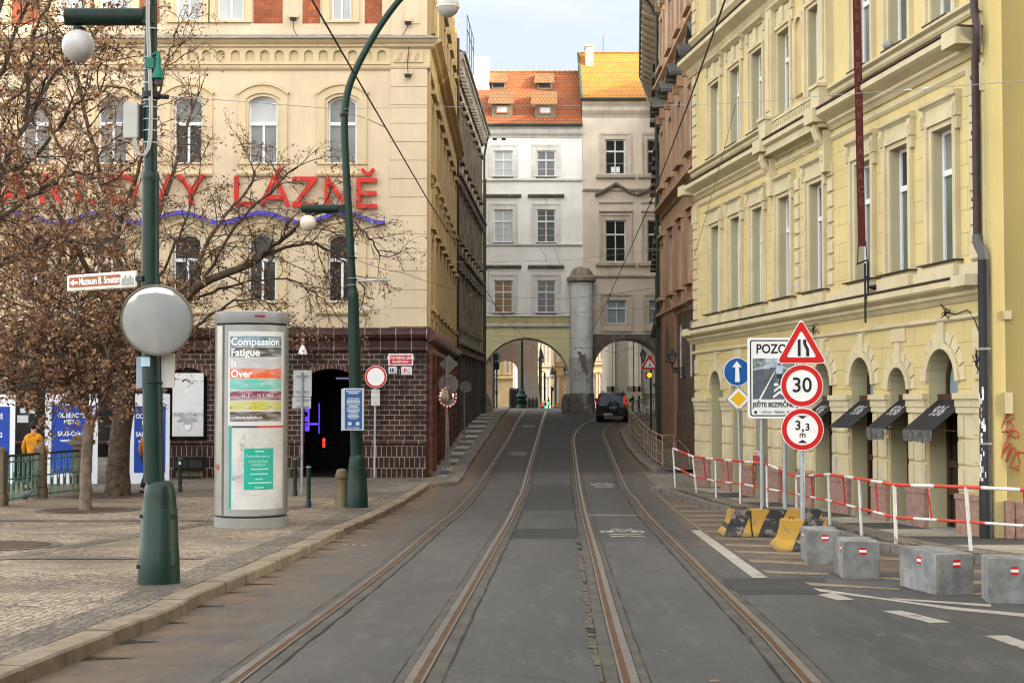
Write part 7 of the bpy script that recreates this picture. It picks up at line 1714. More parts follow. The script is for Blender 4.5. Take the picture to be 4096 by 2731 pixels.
# ------------------------------------------------------------------ road signs and barriers on the right
def g5(x, y, dz=0): return G(2700+x/2.145, 2000+y/2.145, dz)
def g6(x, y, dz=0): return G(3200+x/2.4855, 2100+y/2.4855, dz)
def jersey_mat(name, flip, ph):
    m, nt, b = _new(name); sp = nt.nodes.new('ShaderNodeSeparateXYZ'); nt.links.new(objc(nt), sp.inputs[0])
    def mth(op, a, v):
        n = nt.nodes.new('ShaderNodeMath'); n.operation = op
        for i, q in enumerate((a, v)):
            if hasattr(q, 'is_linked'): nt.links.new(q, n.inputs[i])
            else: n.inputs[i].default_value = q
        return n.outputs[0]
    s_ = mth('ADD', mth('MULTIPLY', sp.outputs[0], 1.45), mth('MULTIPLY', sp.outputs[2], -.80*flip)); s_ = mth('FRACT', mth('ADD', s_, ph), 0)
    st = mth('GREATER_THAN', s_, .5); P = pos(nt)
    c = mixc(nt, st, (.36,.20,.018), (.012,.0125,.014))
    wr = ramp(nt, noisetex(nt, 5.5, P, 8, .72), .56, .60); c = mixc(nt, wr, c, (.17,.15,.115))
    low = ramp(nt, sp.outputs[2], .13, .0); mm = mth('MULTIPLY', low, ramp(nt, noisetex(nt, 3, P, 5), .35, .6)); c = mixc(nt, mm, c, (.12,.105,.08))
    nt.links.new(c, b.inputs['Base Color']); b.inputs['Roughness'].default_value = .7; bumpn(nt, b, noisetex(nt, 30, P, 4), .3, .01); return m
def jersey(p, L, H, rz, label, fl, fr, m, notch=False):
    t = thing('concrete_barrier', label, 'barrier', (p.x, p.y, roadz(p.y)), rz, 'yellow and black concrete barriers'); D = .46
    mb = MB(); lv = [(0,1.0),(.05,1.0),(.09,.86),(.20,.34),(.34,.12),(H-.03,.02),(H,0)]
    mb.loft([[(-fl*k, -.20*k, z), (L+fr*k, -.20*k, z), (L+fr*k, D+.12*k, z), (-fl*k, D+.12*k, z)] for z, k in lv]); mb.build('body', m, t, bevel=.012)
    for q in (.22, .78):
        mb = MB(); mb.tube([(L*q-.04,D*.5,H-.01),(L*q-.03,D*.5,H+.035),(L*q+.03,D*.5,H+.035),(L*q+.04,D*.5,H-.01)], .012, 6); mb.build('lifting_loop', M['iron'], t)
    if notch: mb = MB(); mb.box(L*notch, L*notch+.26, -.206, -.1, -.01, .075); mb.build('drain_notch', M['black'], t)
    return t
pA = g5(440, 312); Yb = pA.y
jersey(Vector((at(2700+462/2.145,0,Yb).x, Yb+.12, 0)), at(2700+628/2.145,0,Yb).x-at(2700+462/2.145,0,Yb).x, .50, 0, 'left yellow and black barrier with a flared left end, beside the hatched lines', .17, 0, jersey_mat('left_barrier_paint', 1, .76))
jersey(Vector((at(2700+640/2.145,0,Yb).x, Yb+.10, 0)), at(2700+1238/2.145,0,Yb).x-at(2700+640/2.145,0,Yb).x, .50, 0, 'long worn yellow and black barrier carrying the two posts of the photo sign', 0, .06, jersey_mat('worn_barrier_paint', 1, .40), .5)
pC = g5(890, 437); Yc_ = pC.y
JC = jersey(Vector((at(2700+925/2.145,0,Yc_).x, Yc_+.12, 0)), at(2700+1284/2.145,0,Yc_).x-at(2700+925/2.145,0,Yc_).x, .51, R(0), 'front yellow and black barrier carrying the post with three signs', .17, .04, jersey_mat('front_barrier_paint', 1, .41))
def block(p, W, D, H, rz, label, stk):
    t = thing('concrete_block', label, 'concrete block', (p.x, p.y, roadz(p.y)), rz, 'grey concrete blocks with red and white stickers')
    mb = MB(); mb.box(0, W, 0, D, -.02, H); mb.build('body', M['concrete'], t, bevel=.014)
    for f, x, z, w_ in stk:
        o = None
        for k, mm in enumerate(('red','white','red')):
            mb = MB(); z0 = z+.032*(1-k)-.016
            if f == 'f': mb.box(x-w_/2, x+w_/2, -.004, .002, z0, z0+.032)
            elif f == 'l': mb.box(-.004, .002, x-w_/2, x+w_/2, z0, z0+.032)
            mb.build('sticker_band', M[mm], t)
def p_(x, y): return g6(x, y)
a, b = p_(75,382), p_(405,384); L_ = math.hypot(b.x-a.x, b.y-a.y)
block(a, .515, .81, .505, R(-4), 'small concrete block right behind the next, touching the front yellow barrier', [('f',.27,.40,.10),('l',.50,.40,.10)])
a, b = p_(440,528), p_(790,542); block(a, .495, .76, .505, R(-2.5), 'second concrete block from the left, turned so its left side shows', [('f',.26,.38,.10),('l',.25,.40,.10)])
a, b, c = p_(1365,692), p_(1712,690), p_(990,640)
block(Vector((a.x, a.y, 0)), .51, .98, .50, R(12.5), 'concrete block set cornerwise between the second and the cut-off block', [('f',.27,.38,.10),('l',.45,.38,.10)])
a, b = p_(1875,772), p_(2227,806); block(a, .75, .5, .52, R(-9), 'concrete block cut by the right edge of the photo', [('f',.30,.385,.085)])

def tri_sign(par, x, z0, z1, hw, name, y=-.05):
    h = z1-z0; cz = z0+h/3
    def tri(s, rnd_=.045):
        pts = []
        for (vx, vz) in ((x-hw, z0), (x+hw, z0), (x, z1)):
            px, pz_ = x+(vx-x)*s, cz+(vz-cz)*s; dx, dz = x-px, cz-pz_; l = math.hypot(dx, dz); ux, uz = dx/l, dz/l; r = rnd_*s; ccx, ccz = px+ux*r*1.9, pz_+uz*r*1.9; a0 = math.atan2(-uz, -ux)
            for k in range(5): t = a0+R(-58+29*k); pts.append((ccx+r*math.cos(t), ccz+r*math.sin(t)))
        return pts
    mb = MB(); mb.prism(tri(1.0), y, y+.02); o = mb.build(name, M['white'], par)
    mb = MB(); A, Q = tri(.955), tri(.60); mb.ring(A, Q, y-.004, y+.001); mb.build('red_border', M['red'], o); return o, cz
# post with three signs on the front barrier
Y3 = Yc_+.42; base = at(3211, 2084, Y3); bz = roadz(Yc_)+.49; t = thing('sign_post', 'grey post with road-narrows triangle, 30 limit and 3,3 m limit on the front barrier', 'traffic sign', (base.x, Y3, bz))
s_ = Y3/5689; zz_ = lambda y: at(3210, y, Y3).z - bz; xx_ = lambda x: (x-3211)*s_
mb = MB(); pole(mb, zz_(1420), .042); mb.build('pole', M['steel'], t)
o, cz = tri_sign(t, xx_(3208), zz_(1453), zz_(1274), 101*s_, 'road_narrows_sign')
def r5x(x, y): return xx_(2550+x/1.96), zz_(900+y/1.96)
mb = MB(); mb.prism([r5x(*p) for p in ((1261,1028),(1283,1028),(1283,898),(1261,898))], -.058, -.05); mb.prism([r5x(*p) for p in ((1327,1028),(1350,1028),(1348,972),(1328,932),(1327,898),(1304,898),(1304,934),(1327,980))], -.058, -.05); mb.build('symbol', M['black'], o)
o = disc_sign(t, xx_(3209), zz_(1542), 85*s_, 'speed_limit_sign', M['red'], None, ring=.26)
mb = MB(); mb.text('30', .36, xx_(3209), zz_(1542), -.057, bold=.005, sx=.98); mb.build('numerals', M['black'], o)
o = disc_sign(t, xx_(3210), zz_(1716), 85*s_, 'width_limit_sign', M['red'], None, ring=.26)
mb = MB(); mb.text('3', .225, xx_(3192), zz_(1702), -.057, bold=.004); mb.text(',', .2, xx_(3211), zz_(1708), -.057, bold=.006); mb.text('3', .17, xx_(3230), zz_(1708), -.057, bold=.004); mb.text('m', .15, xx_(3210), zz_(1738), -.057, bold=.002)
for s2, yy in ((1, 1662), (-1, 1770)): mb.prism([(xx_(3191),zz_(yy)),(xx_(3229),zz_(yy)),(xx_(3210),zz_(yy)-.055*s2)][::-s2], -.057, -.05)
mb.build('numerals', M['black'], o)
for y in (1500, 1600, 1680, 1760): mb = MB(); mb.box(-.10,.10,-.028,.0,zz_(y)-.015,zz_(y)+.015); mb.build('clamp', M['steel'], t)
# photo sign POZOR
YP_ = Yb+.38; bz = roadz(Yb)+.48; cxp = at(3095, 2038, YP_).x; t = thing('warning_board', 'white safety board with POZOR lettering and a cyclist photo, on two grey posts', 'sign', (cxp, YP_, bz)); s_ = YP_/5689
zz_ = lambda y: at(3095, y, YP_).z - bz; xx_ = lambda x: (x-3095)*s_
for x in (3050, 3141): mb = MB(); mb.cyl((xx_(x),0.02,-.03),(xx_(x),.02,zz_(1500)),.045,n=12); mb.build('post', M['steel'], t)
def rr(x0, x1, z0, z1, r):
    return [(cx_+r*math.cos(a+k*math.pi/8), cz_+r*math.sin(a+k*math.pi/8)) for cx_, cz_, a in ((x0+r,z0+r,math.pi),(x1-r,z0+r,-math.pi/2),(x1-r,z1-r,0),(x0+r,z1-r,math.pi/2)) for k in range(5)]
X0, X1, Z0, Z1 = xx_(2992), xx_(3200), zz_(1673), zz_(1351)
mb = MB(); mb.prism(rr(X0,X1,Z0,Z1,.05), -.07, -.03); bd = mb.build('board', M['white'], t)
mb = MB(); mb.ring(rr(X0+.045,X1-.045,Z0+.045,Z1-.045,.05), rr(X0+.068,X1-.068,Z0+.068,Z1-.068,.035), -.074, -.069); mb.build('black_border', M['black'], bd)
mb = MB(); cx_ = (X0+X1)/2; mb.text('POZOR', .25, cx_+.02, zz_(1397), -.075, bold=.006, sx=.86); mb.text('JEĎTE BEZPEČNĚ', .125, cx_-.01, zz_(1619), -.075, bold=.004, sx=.84); mb.text('CYKLO . PRAHA . EU', .066, cx_+.04, zz_(1648), -.075, bold=.001, sx=.95); mb.disc(X0+.15, zz_(1648), .03, .03, -.076, -.07, 12); mb.build('lettering', M['black'], bd)
px0, px1, pz0, pz1 = xx_(3012), xx_(3180), zz_(1596), zz_(1433); pw, ph = px1-px0, pz1-pz0
mb = MB(); mb.box(px0, px1, -.0745, -.07, pz0, pz1); pic = mb.build('photo_panel', mat('printed_grey_road', (.10,.115,.14), .5, var=.25, scale=5, bump=0), bd)
Q = lambda u, v: (px0+u*pw, pz0+v*ph)
def pic_part(name, m, polys, y=-.077):
    mb = MB()
    for pl in polys: mb.prism([Q(*p) for p in pl], y, y+.003)
    mb.build(name, m, pic)
pic_part('printed_street', mat('printed_pale_street', (.36,.42,.46), .5, var=.3, scale=14, bump=0), [[(0,.70),(.5,.78),(1,.70),(1,1),(0,1)]]); pic_part('printed_facade', mat('printed_grey_facade', (.20,.24,.22), .5, var=.5, scale=16, bump=0), [[(0,.74),(.30,.82),(.30,1),(0,1)]], -.078); pic_part('printed_facade', M['g_mid'], [[(.72,.80),(1,.72),(1,1),(.72,1)]], -.078)
pic_part('printed_line', M['white'], [[(.14,.0),(.19,.0),(.56,.74),(.545,.74)]], -.0785); pic_part('printed_line', M['signback_d'], [[(.86,.0),(.84,.0),(.62,.74),(.63,.74)]], -.0785)
pic_part('printed_car', flat('printed_silver_car', (.45,.48,.52), .5), [[(.24,.74),(.40,.74),(.39,.80),(.36,.84),(.28,.84),(.25,.80)]], -.079)
pic_part('printed_cyclist', flat('printed_rider_shirt', (.42,.50,.60), .5), [[(.55,.62),(.70,.62),(.71,.76),(.66,.82),(.59,.82),(.54,.74)]], -.0795); pic_part('printed_cyclist', flat('printed_rider_dark', (.03,.04,.05), .5), [[(.57,.50),(.69,.50),(.70,.62),(.56,.62)],[(.61,.38),(.65,.38),(.65,.52),(.61,.52)],[(.605,.83),(.655,.83),(.655,.88),(.605,.88)]], -.0795); pic_part('printed_cyclist', M['skin'], [[(.585,.42),(.61,.42),(.61,.50),(.58,.50)],[(.66,.42),(.685,.42),(.69,.50),(.66,.50)],[(.52,.62),(.55,.72),(.55,.76),(.51,.66)],[(.73,.62),(.71,.72),(.71,.76),(.745,.66)]], -.0795)
pic_part('printed_chevrons', M['white'], [[(.50,.17),(.64,.28),(.78,.17),(.78,.22),(.64,.34),(.50,.22)],[(.48,.02),(.64,.14),(.80,.02),(.80,.08),(.64,.21),(.48,.08)]], -.079)
for u_ in (.55, .72): mb = MB(); q = Q(u_,.36); mb.disc(q[0], q[1], .045, .03, -.08, -.076, 16); mb.build('printed_wheel', M['white'], pic)
# one-way disc and priority diamond
Yv = 36.6; c = at(2963, 1980, Yv); bz = roadz(Yv)+KERB; t = thing('sign_post', 'slim grey post with blue one-way arrow disc above a yellow priority diamond', 'traffic sign', (c.x, Yv, bz)); s_ = Yv/5689
zz_ = lambda y: at(2955, y, Yv).z - bz; xx_ = lambda x: (x-2963)*s_
mb = MB(); mb.tube([(0,0,-.05),(xx_(2952),0,zz_(1470))], .036, 12); mb.build('pole', M['steel'], t)
mb = MB(); mb.disc(xx_(2950), zz_(1487), 55*s_, 57*s_, -.06, -.04); o = mb.build('one_way_disc', M['white'], t); mb = MB(); mb.disc(xx_(2950), zz_(1487), 52*s_, 54*s_, -.064, -.055); mb.build('blue_field', M['blue'], o)
def ax(x, y): return xx_(2550+x/1.96), zz_(900+y/1.96)
mb = MB(); mb.prism([ax(*p) for p in ((766,1230),(804,1230),(796,1114),(819,1114),(781,1066),(745,1114),(770,1114))], -.07, -.064); mb.build('arrow', M['white'], o)
def dia(cx_, cz_, r): return [(cx_,cz_-r),(cx_+r,cz_),(cx_,cz_+r),(cx_-r,cz_)]
cx_, cz_ = xx_(2954), zz_(1595); R_ = 52*s_
mb = MB(); mb.prism(dia(cx_,cz_,R_), -.06, -.04); o = mb.build('priority_diamond', M['white'], t); mb = MB(); mb.ring(dia(cx_,cz_,R_*.97), dia(cx_,cz_,R_*.90), -.064, -.059); mb.build('black_edge', M['black'], o); mb = MB(); mb.prism(dia(cx_,cz_,R_*.60), -.064, -.055); mb.build('yellow_field', M['yellow_sign'], o); mb = MB(); mb.box(cx_-.03, cx_+.03, -.065, -.06, cz_-R_*.88, cz_-R_*.68); mb.build('small_label', M['grey_text'], o)

# red and white street railing
def r8p(x, y): return 3150+x/1.65, 1550+y/1.65
feet = [(2500+x/1.8447, 1500+y/1.8447) for x, y in ((372,825),(530,866),(673,905),(850,946),(1050,980))] + [(3188,2050)] + [r8p(*p) for p in ((280,905),(490,960),(717,1015),(1212,1075))]
tops = [(2500+x/1.8447, 1500+y/1.8447) for x, y in ((355,540),(500,600),(668,620),(854,635),(1046,655))] + [(3185,1905)] + [r8p(*p) for p in ((272,572),(474,600),(705,640),(1178,655))]
low = [(2500+x/1.8447, 1500+y/1.8447) for x, y in ((368,680),(515,745),(672,782),(852,800),(1050,838))] + [(3187,1975)] + [r8p(*p) for p in ((278,745),(485,797),(714,855),(1196,885))]
Ft = [G(x, y, KERB) for x, y in feet]; c0 = Ft[0]; RL = thing('street_railing', 'red and white tubular street railing along the lower right pavement', 'railing', (c0.x, c0.y, roadz(c0.y)+KERB)); inv = -Vector(RL.location)
Tp = [at(x, y, f.y) for (x, y), f in zip(tops, Ft)]; Lw = [at(x, y, f.y) for (x, y), f in zip(low, Ft)]
d = (Ft[-1]-Ft[-2]); e1 = at(4096,1958,Ft[-1].y-.6); e1b = at(4096,2102,Ft[-1].y-.6); e2 = Tp[-1]+(e1-Tp[-1])*1.9; e2b = Lw[-1]+(e1b-Lw[-1])*1.9
for i, (a, b) in enumerate(zip(Ft, Tp)): mb = MB(Matrix.Translation(inv)); mb.tube([(a.x,a.y,a.z-.06), b], .028 if i < 6 else .032, 8); mb.build('post', M['rail_white'], RL, smooth=True)
def seg(pl, pat, r, name):
    tot = [0]
    for a, b in zip(pl[:-1], pl[1:]): tot.append(tot[-1]+(b-a).length)
    def P(s):
        for i in range(len(pl)-1):
            if s <= tot[i+1]: return pl[i].lerp(pl[i+1], (s-tot[i])/(tot[i+1]-tot[i]))
        return pl[-1]
    s = 0; k = 0
    while s < tot[-1]-.05:
        l = pat[k % 2]; e_ = min(s+l, tot[-1]); mids = [s]+[q for q in tot if s < q < e_]+[e_]
        mb = MB(Matrix.Translation(inv)); mb.tube([P(q) for q in mids], r, 10); mb.build(name, M['rail_white'] if k % 2 == 0 else M['rail_red'], RL, smooth=True); s = e_; k += 1
seg(Tp+[e2], (.62,1.05), .030, 'top_rail'); seg(Lw+[e2b], (.62,1.05), .024, 'lower_rail')
for i in range(len(Tp)-1): a = Tp[i].lerp(Tp[i+1], .48); b = Lw[i].lerp(Lw[i+1], .52); mb = MB(Matrix.Translation(inv)); mb.tube([a, b], .017, 6); mb.build('baluster', M['rail_deep'], RL)
a = Tp[-1].lerp(e2, .52); b = Lw[-1].lerp(e2b, .55); mb = MB(Matrix.Translation(inv)); mb.tube([a, b], .017, 6); mb.build('baluster', M['rail_deep'], RL)
# cream railing round the upper pavement
def c44(x, y): return 2300+x/3.136, 1450+y/3.136
fp_ = [G(*c44(*p), KERB) for p in ((1240,1285),(1100,1300),(1020,1255),(960,1212),(915,1165),(872,1115),(830,1060),(790,1005),(742,940),(702,885))]
for i in range(len(fp_)): fp_[i] = Vector((max(fp_[i].x, xr(fp_[i].y)+.30), fp_[i].y, roadz(fp_[i].y)+KERB))
ext = [(6.5,79.2),(6.95,81.5),(7.5,83.5),(8.1,85.6),(8.7,87.6)]
fp_ += [Vector((x, y, roadz(y)+KERB)) for x, y in ext]
fp_ = [fp_[0]] + sorted(fp_[1:], key=lambda q: q.y)
CR = thing('street_railing', 'dirty cream tubular railing curving uphill round the upper right pavement', 'railing', tuple(fp_[0])); inv = -fp_[0]
for i, q in enumerate(fp_): mb = MB(Matrix.Translation(inv)); mb.tube([q+Vector((0,0,-.06)), q+Vector((0,0,1.08))], .026, 7); mb.build('post', M['rail_beige'], CR)
for z, r in ((1.08,.028),(.86,.02),(.42,.02),(.10,.018)): mb = MB(Matrix.Translation(inv)); mb.tube([q+Vector((0,0,z)) for q in cr(fp_[1:], 3)], r, 7); mb.tube([fp_[0]+Vector((0,0,z)), fp_[1]+Vector((0,0,z))], r, 7); mb.build('rail', M['rail_beige'], CR)
for i in range(2, 12):
    a, b = fp_[i]+Vector((0,0,.86)), fp_[i+1]+Vector((0,0,.86)); q = a.lerp(b,.5); mb = MB(Matrix.Translation(inv)); mb.tube([q, q-Vector((0,0,.76))], .014, 5); mb.build('baluster', M['rail_beige'], CR)
for i in (1, 3, 4):
    a, b = fp_[i]+Vector((0,0,1.08)), fp_[i+1]+Vector((0,0,1.08)); mb = MB(Matrix.Translation(inv)); mb.tube([a.lerp(b,.3), a.lerp(b,.55)], .031, 7); mb.build('red_band', M['rail_red'], CR)
a = fp_[0]+Vector((0,0,1.08)); mb = MB(Matrix.Translation(inv)); mb.tube([a, a+Vector((.55,.25,-.55)), a+Vector((.62,.28,-1.2))], .026, 7); mb.build('end_brace', M['rail_beige'], CR)

# lanterns on the brown house and the amber warning light
def lantern(px, py, Y, wall_x, sc, label):
    c = at(px, py, Y); t = thing('wall_lantern', label, 'lantern', c, 0, 'black street lanterns on wall brackets'); w_ = sc
    mb = MB(); mb.loft([[(r*math.cos(R(45+90*k)), r*math.sin(R(45+90*k)), z) for k in range(4)] for r, z in ((w_*.30,-w_*.85),(w_*.58,w_*.0))], cap=False); mb.build('glass', M['g_mid'], t)
    mb = MB()
    for k in range(4): a = R(45+90*k); mb.tube([(w_*.30*math.cos(a),w_*.30*math.sin(a),-w_*.85),(w_*.6*math.cos(a),w_*.6*math.sin(a),0)], w_*.045, 5)
    mb.loft([[(r*math.cos(R(45+90*k)), r*math.sin(R(45+90*k)), z) for k in range(4)] for r, z in ((w_*.70,0),(w_*.66,w_*.08),(w_*.32,w_*.38),(w_*.26,w_*.5),(w_*.14,w_*.56),(w_*.05,w_*.75))]); mb.build('cage', M['iron'], t)
    mb = MB(); mb.lathe([(w_*.32,-w_*.86),(w_*.10,-w_*1.0),(w_*.10,-w_*1.3)], 10); mb.tube([(0,0,-w_*1.3),(w_*.05,0,-w_*1.45),(wall_x-c.x,.0,-w_*1.42)], .03, 6)
    n = 18; L_ = wall_x-c.x
    mb.tube([(L_*.25+L_*.28*k/n*math.cos(k*.62), 0, -w_*1.75+L_*.22*k/n*math.sin(k*.62)) for k in range(n)], .02, 5); mb.tube([(L_*.65+L_*.26*k/n*math.cos(-k*.62+2), 0, -w_*1.85+L_*.24*k/n*math.sin(-k*.62+2)) for k in range(n)], .02, 5); mb.tube([(L_*.1,0,-w_*1.45),(L_*.5,0,-w_*2.0),(L_*.98,0,-w_*2.5)], .02, 5); mb.box(L_-.06, L_+.02, -.08, .08, -w_*2.6, -w_*1.3); mb.build('bracket', M['iron'], t)
lantern(2689, 1418, 57.2, 6.98, .37, 'nearer black wall lantern on a scrolled bracket beside the terracotta pilaster')
c = at(2573, 1415, 70.5); 
lantern(2573, 1415, 70.5, 7.35, .34, 'farther black wall lantern above the traffic light triangle')
Yt = 68.5; bx = at(2604, 1600, Yt).x; bz = roadz(Yt)+KERB; s_ = Yt/5689; t = thing('traffic_light', 'black pole with lit amber lamp under a traffic-lights-ahead warning triangle', 'traffic light', (bx, Yt, bz)); zz_ = lambda y: at(2604, y, Yt).z-bz; xx_ = lambda x: (x-2604)*s_
mb = MB(); mb.cyl((0,.05,-.05),(0,.05,zz_(1420)),.055,n=10); mb.build('pole', M['iron'], t)
o, cz = tri_sign(t, xx_(2598), zz_(1478), zz_(1413), 38*s_, 'warning_triangle', -.08)
for y, m in ((1437,'rail_red'),(1448,'yellow_sign'),(1460,'teal')): mb = MB(); mb.disc(xx_(2599), zz_(y), .052, .052, -.09, -.084, 14); mb.build('printed_lamp', M[m], o)
mb = MB(); mb.box(xx_(2596)-.16, xx_(2596)+.16, -.12, .1, zz_(1513), zz_(1488)); hd = mb.build('lamp_housing', M['car_black'], t, bevel=.02)
mb = MB(); mb.disc(xx_(2597), zz_(1500), .125, .125, -.135, -.119, 24); mb.build('amber_lamp', M['amber'], hd)

# ------------------------------------------------------------------ parked-up car driving under the right archway
cp = at(2445, 1686, 81.5); CARX, CARY = cp.x, 81.6
CAR = thing('suv', 'dark blue-grey off-road car with rear spare wheel, driving uphill into the right archway', 'car', (CARX, CARY, roadz(CARY)), R(-7.5)); CAR.rotation_euler = (math.atan((roadz(CARY+2.6)-roadz(CARY))/2.6), 0, R(-7.5))
W = .885
def ringxz(y, hw, zb, zt, k=1.0, n=5):
    P = [(-hw*.90,zb),(-hw*.97,zb+.10),(-hw,zb+.30),(-hw*.985,(zb+zt)/2+.12),(-hw*.95,zt-.05),(-hw*.90,zt)]
    return [(x, y, z) for x, z in P] + [(-x, y, z) for x, z in P[::-1]]
mb = MB(); mb.loft([ringxz(y, W*k, zb, zt) for y, k, zb, zt in ((-.02,.90,.50,.98),(.03,.97,.42,1.04),(.12,1.0,.36,1.07),(.8,1.0,.34,1.07),(3.1,1.0,.34,1.06),(3.4,.98,.34,1.02),(4.2,.94,.36,.92),(4.42,.86,.42,.82))]); mb.build('body', M['car'], CAR, smooth=True, angle=35)
def rect(y0, y1, hw, z, r=.10):
    return [(-hw+r,y0,z),(hw-r,y0,z),(hw,y0+r,z),(hw,y1-r*2,z),(hw-r*1.5,y1,z),(-hw+r*1.5,y1,z),(-hw,y1-r*2,z),(-hw,y0+r,z)]
mb = MB(); mb.loft([rect(.03,3.15,W*.95,1.04),rect(.10,2.75,W*.91,1.30),rect(.20,2.30,W*.82,1.60),rect(.28,2.15,W*.74,1.665)]); mb.build('cabin', M['car'], CAR, smooth=True, angle=40)
mb = MB(); mb.poly([(-W*.74,.022,1.08),(W*.74,.022,1.08),(W*.70,.145,1.50),(W*.64,.175,1.56),(-W*.64,.175,1.56),(-W*.70,.145,1.50)]); mb.build('rear_window', M['car_glass'], CAR)
for s in (-1, 1):
    mb = MB(); mb.poly([(s*(W*.955),.35,1.08),(s*(W*.955),1.25,1.08),(s*(W*.855),1.2,1.55),(s*(W*.855),.5,1.55)]); mb.build('side_window', M['car_glass'], CAR)
    mb = MB(); mb.poly([(s*(W*.955),1.33,1.08),(s*(W*.955),2.7,1.08),(s*(W*.855),2.15,1.55),(s*(W*.855),1.28,1.55)]); mb.build('side_window', M['car_glass'], CAR)
    mb = MB(); mb.loft([[(s*W*.80,.03,.86),(s*W*.99,.09,.86),(s*W*.99,.16,.86),(s*W*.80,.10,.86)],[(s*W*.82,.0,1.10),(s*W*.985,.06,1.10),(s*W*.985,.18,1.10),(s*W*.82,.12,1.10)],[(s*W*.76,.14,1.50),(s*W*.86,.17,1.50),(s*W*.86,.26,1.50),(s*W*.76,.24,1.50)]]); mb.build('tail_light', M['tail'] if s > 0 else flat('dark_red_lens', (.30,.015,.012), .3), CAR)
    mb = MB(); mb.loft([[(s*W,2.55,1.10),(s*(W+.05),2.55,1.10),(s*(W+.05),2.62,1.10),(s*W,2.62,1.10)],[(s*W,2.5,1.16),(s*(W+.24),2.5,1.13),(s*(W+.24),2.62,1.13),(s*W,2.62,1.16)],[(s*W,2.5,1.22),(s*(W+.22),2.5,1.30),(s*(W+.22),2.62,1.30),(s*W,2.62,1.22)]]); mb.build('wing_mirror', M['car_black'], CAR)
    mb = MB(); mb.tube([(s*W*.70,.5,1.69),(s*W*.70,.6,1.74),(s*W*.70,1.9,1.74),(s*W*.70,2.0,1.68)], .02, 6); mb.build('roof_rail', M['car_black'], CAR)
    for y in (.78, 3.42):
        mb = MB(Matrix.Translation((s*(W-.11), y, .335)) @ Matrix.Rotation(R(90), 4, 'Y')); mb.lathe([(.20,-.115),(.30,-.115),(.335,-.09),(.335,.09),(.30,.115),(.20,.115)], 24); wh = mb.build('wheel', M['car_black'], CAR, smooth=True, angle=35)
        mb = MB(Matrix.Translation((s*(W-.11), y, .335)) @ Matrix.Rotation(R(90), 4, 'Y')); mb.lathe([(.02,.09*s),(.19,.10*s),(.21,.118*s)], 20, cap=False); mb.build('rim', M['alu'], wh)
    mb = MB(); mb.box(s*W*.62-.08, s*W*.62+.08, -.085, -.05, .50, .54); mb.build('reflector', M['rail_deep'], CAR)
mb = MB(); mb.loft([[(-W*.97,-.06,z),(W*.97,-.06,z),(W*1.0,.25,z),(-W*1.0,.25,z)] for z in (.36,.42,.60,.64)]); mb.build('rear_bumper', M['car_black'], CAR, bevel=.03)
mb = MB(); mb.box(-W*.9, W*.9, -.035, .1, .64, .70); mb.build('bumper_step', M['car'], CAR, bevel=.015)
mb = MB(); mb.box(-.44, .07, -.085, -.055, .42, .53); pt = mb.build('number_plate', flat('plate_white', (.55,.55,.50), .5), CAR); mb = MB(); mb.box(-.44,-.39,-.088,-.08,.42,.53); mb.build('blue_strip', M['blue'], pt); mb = MB(); mb.text('1AS 1750', .105, -.16, .475, -.09, bold=.003, sx=.85); mb.build('lettering', M['black'], pt)
mb = MB(Matrix.Translation((.14,-.02,.92)) @ Matrix.Rotation(R(90),4,'X')); mb.lathe([(.33,-.03),(.345,.06),(.335,.15),(.30,.19),(.27,.20),(.255,.185),(.02,.20)], 36); sw = mb.build('spare_wheel', M['car'], CAR, smooth=True, angle=40)
mb = MB(); mb.text('HONDA', .105, .14, .86, -.232, bold=.004, sx=1.15); mb.build('lettering', M['grey_box'], sw)
mb = MB(); mb.box(-.56, -.34, -.045, 0, .98, 1.02); mb.build('door_handle', M['alu'], CAR, bevel=.008)
for k in range(3): mb = MB(); mb.box(-.68, -.25, -.04, 0, .72+.035*k, .735+.035*k); mb.build('vent_rib', M['car_black'], CAR)
mb = MB(); mb.tube([(-.3,.18,1.60),(-.1,.10,1.35),(.1,.05,1.16)], .012, 5); mb.build('rear_wiper', M['car_black'], CAR)

# ------------------------------------------------------------------ square beyond: lamp, bollards, lights, little signs
def far(px, Y): return at(px, 1640, Y).x, Y
Yl = 106.0; x, y = far(2087, Yl); gz = roadz(Yl)-.02; t = thing('street_lamp', 'tall dark green cast iron lamp post with ornate foot, under the left archway', 'lamp post', (x, y, gz)); hz = lambda py: at(2087, py, Yl).z-gz
mb = MB(); mb.lathe([(.42,-.1),(.42,hz(1625)),(.30,hz(1618)),(.34,hz(1608)),(.45,hz(1602)),(.30,hz(1598)),(.26,hz(1594)),(.46,hz(1585)),(.30,hz(1574)),(.24,hz(1568)),(.27,hz(1564)),(.15,hz(1558)),(.13,hz(1545))], 16); mb.build('ornate_foot', M['green'], t, smooth=True)
mb = MB(); mb.tube([(0,0,hz(1546)),(0,0,hz(1450)),(0,0,hz(1360))], [.13,.11,.10], 12); mb.build('pole', M['green'], t)
for k, (px, lab) in enumerate([(2042,'first'),(2047,'second'),(2053,'third'),(2060,'fourth'),(2067,'fifth'),(2072,'sixth')]):
    Yk = 107+.5*k; x, y = far(px, Yk); gz = roadz(Yk); t = thing('chain_bollard', 'black bollard in the dense row left of the ornate lamp post, %s from the left' % lab, 'bollard', (x, y, gz), 0, 'black bollards in the square beyond the archway')
    mb = MB(); mb.lathe([(.12,-.1),(.12,1.30+.02*k),(.02,1.55)], 10); mb.build('post', M['iron'], t)
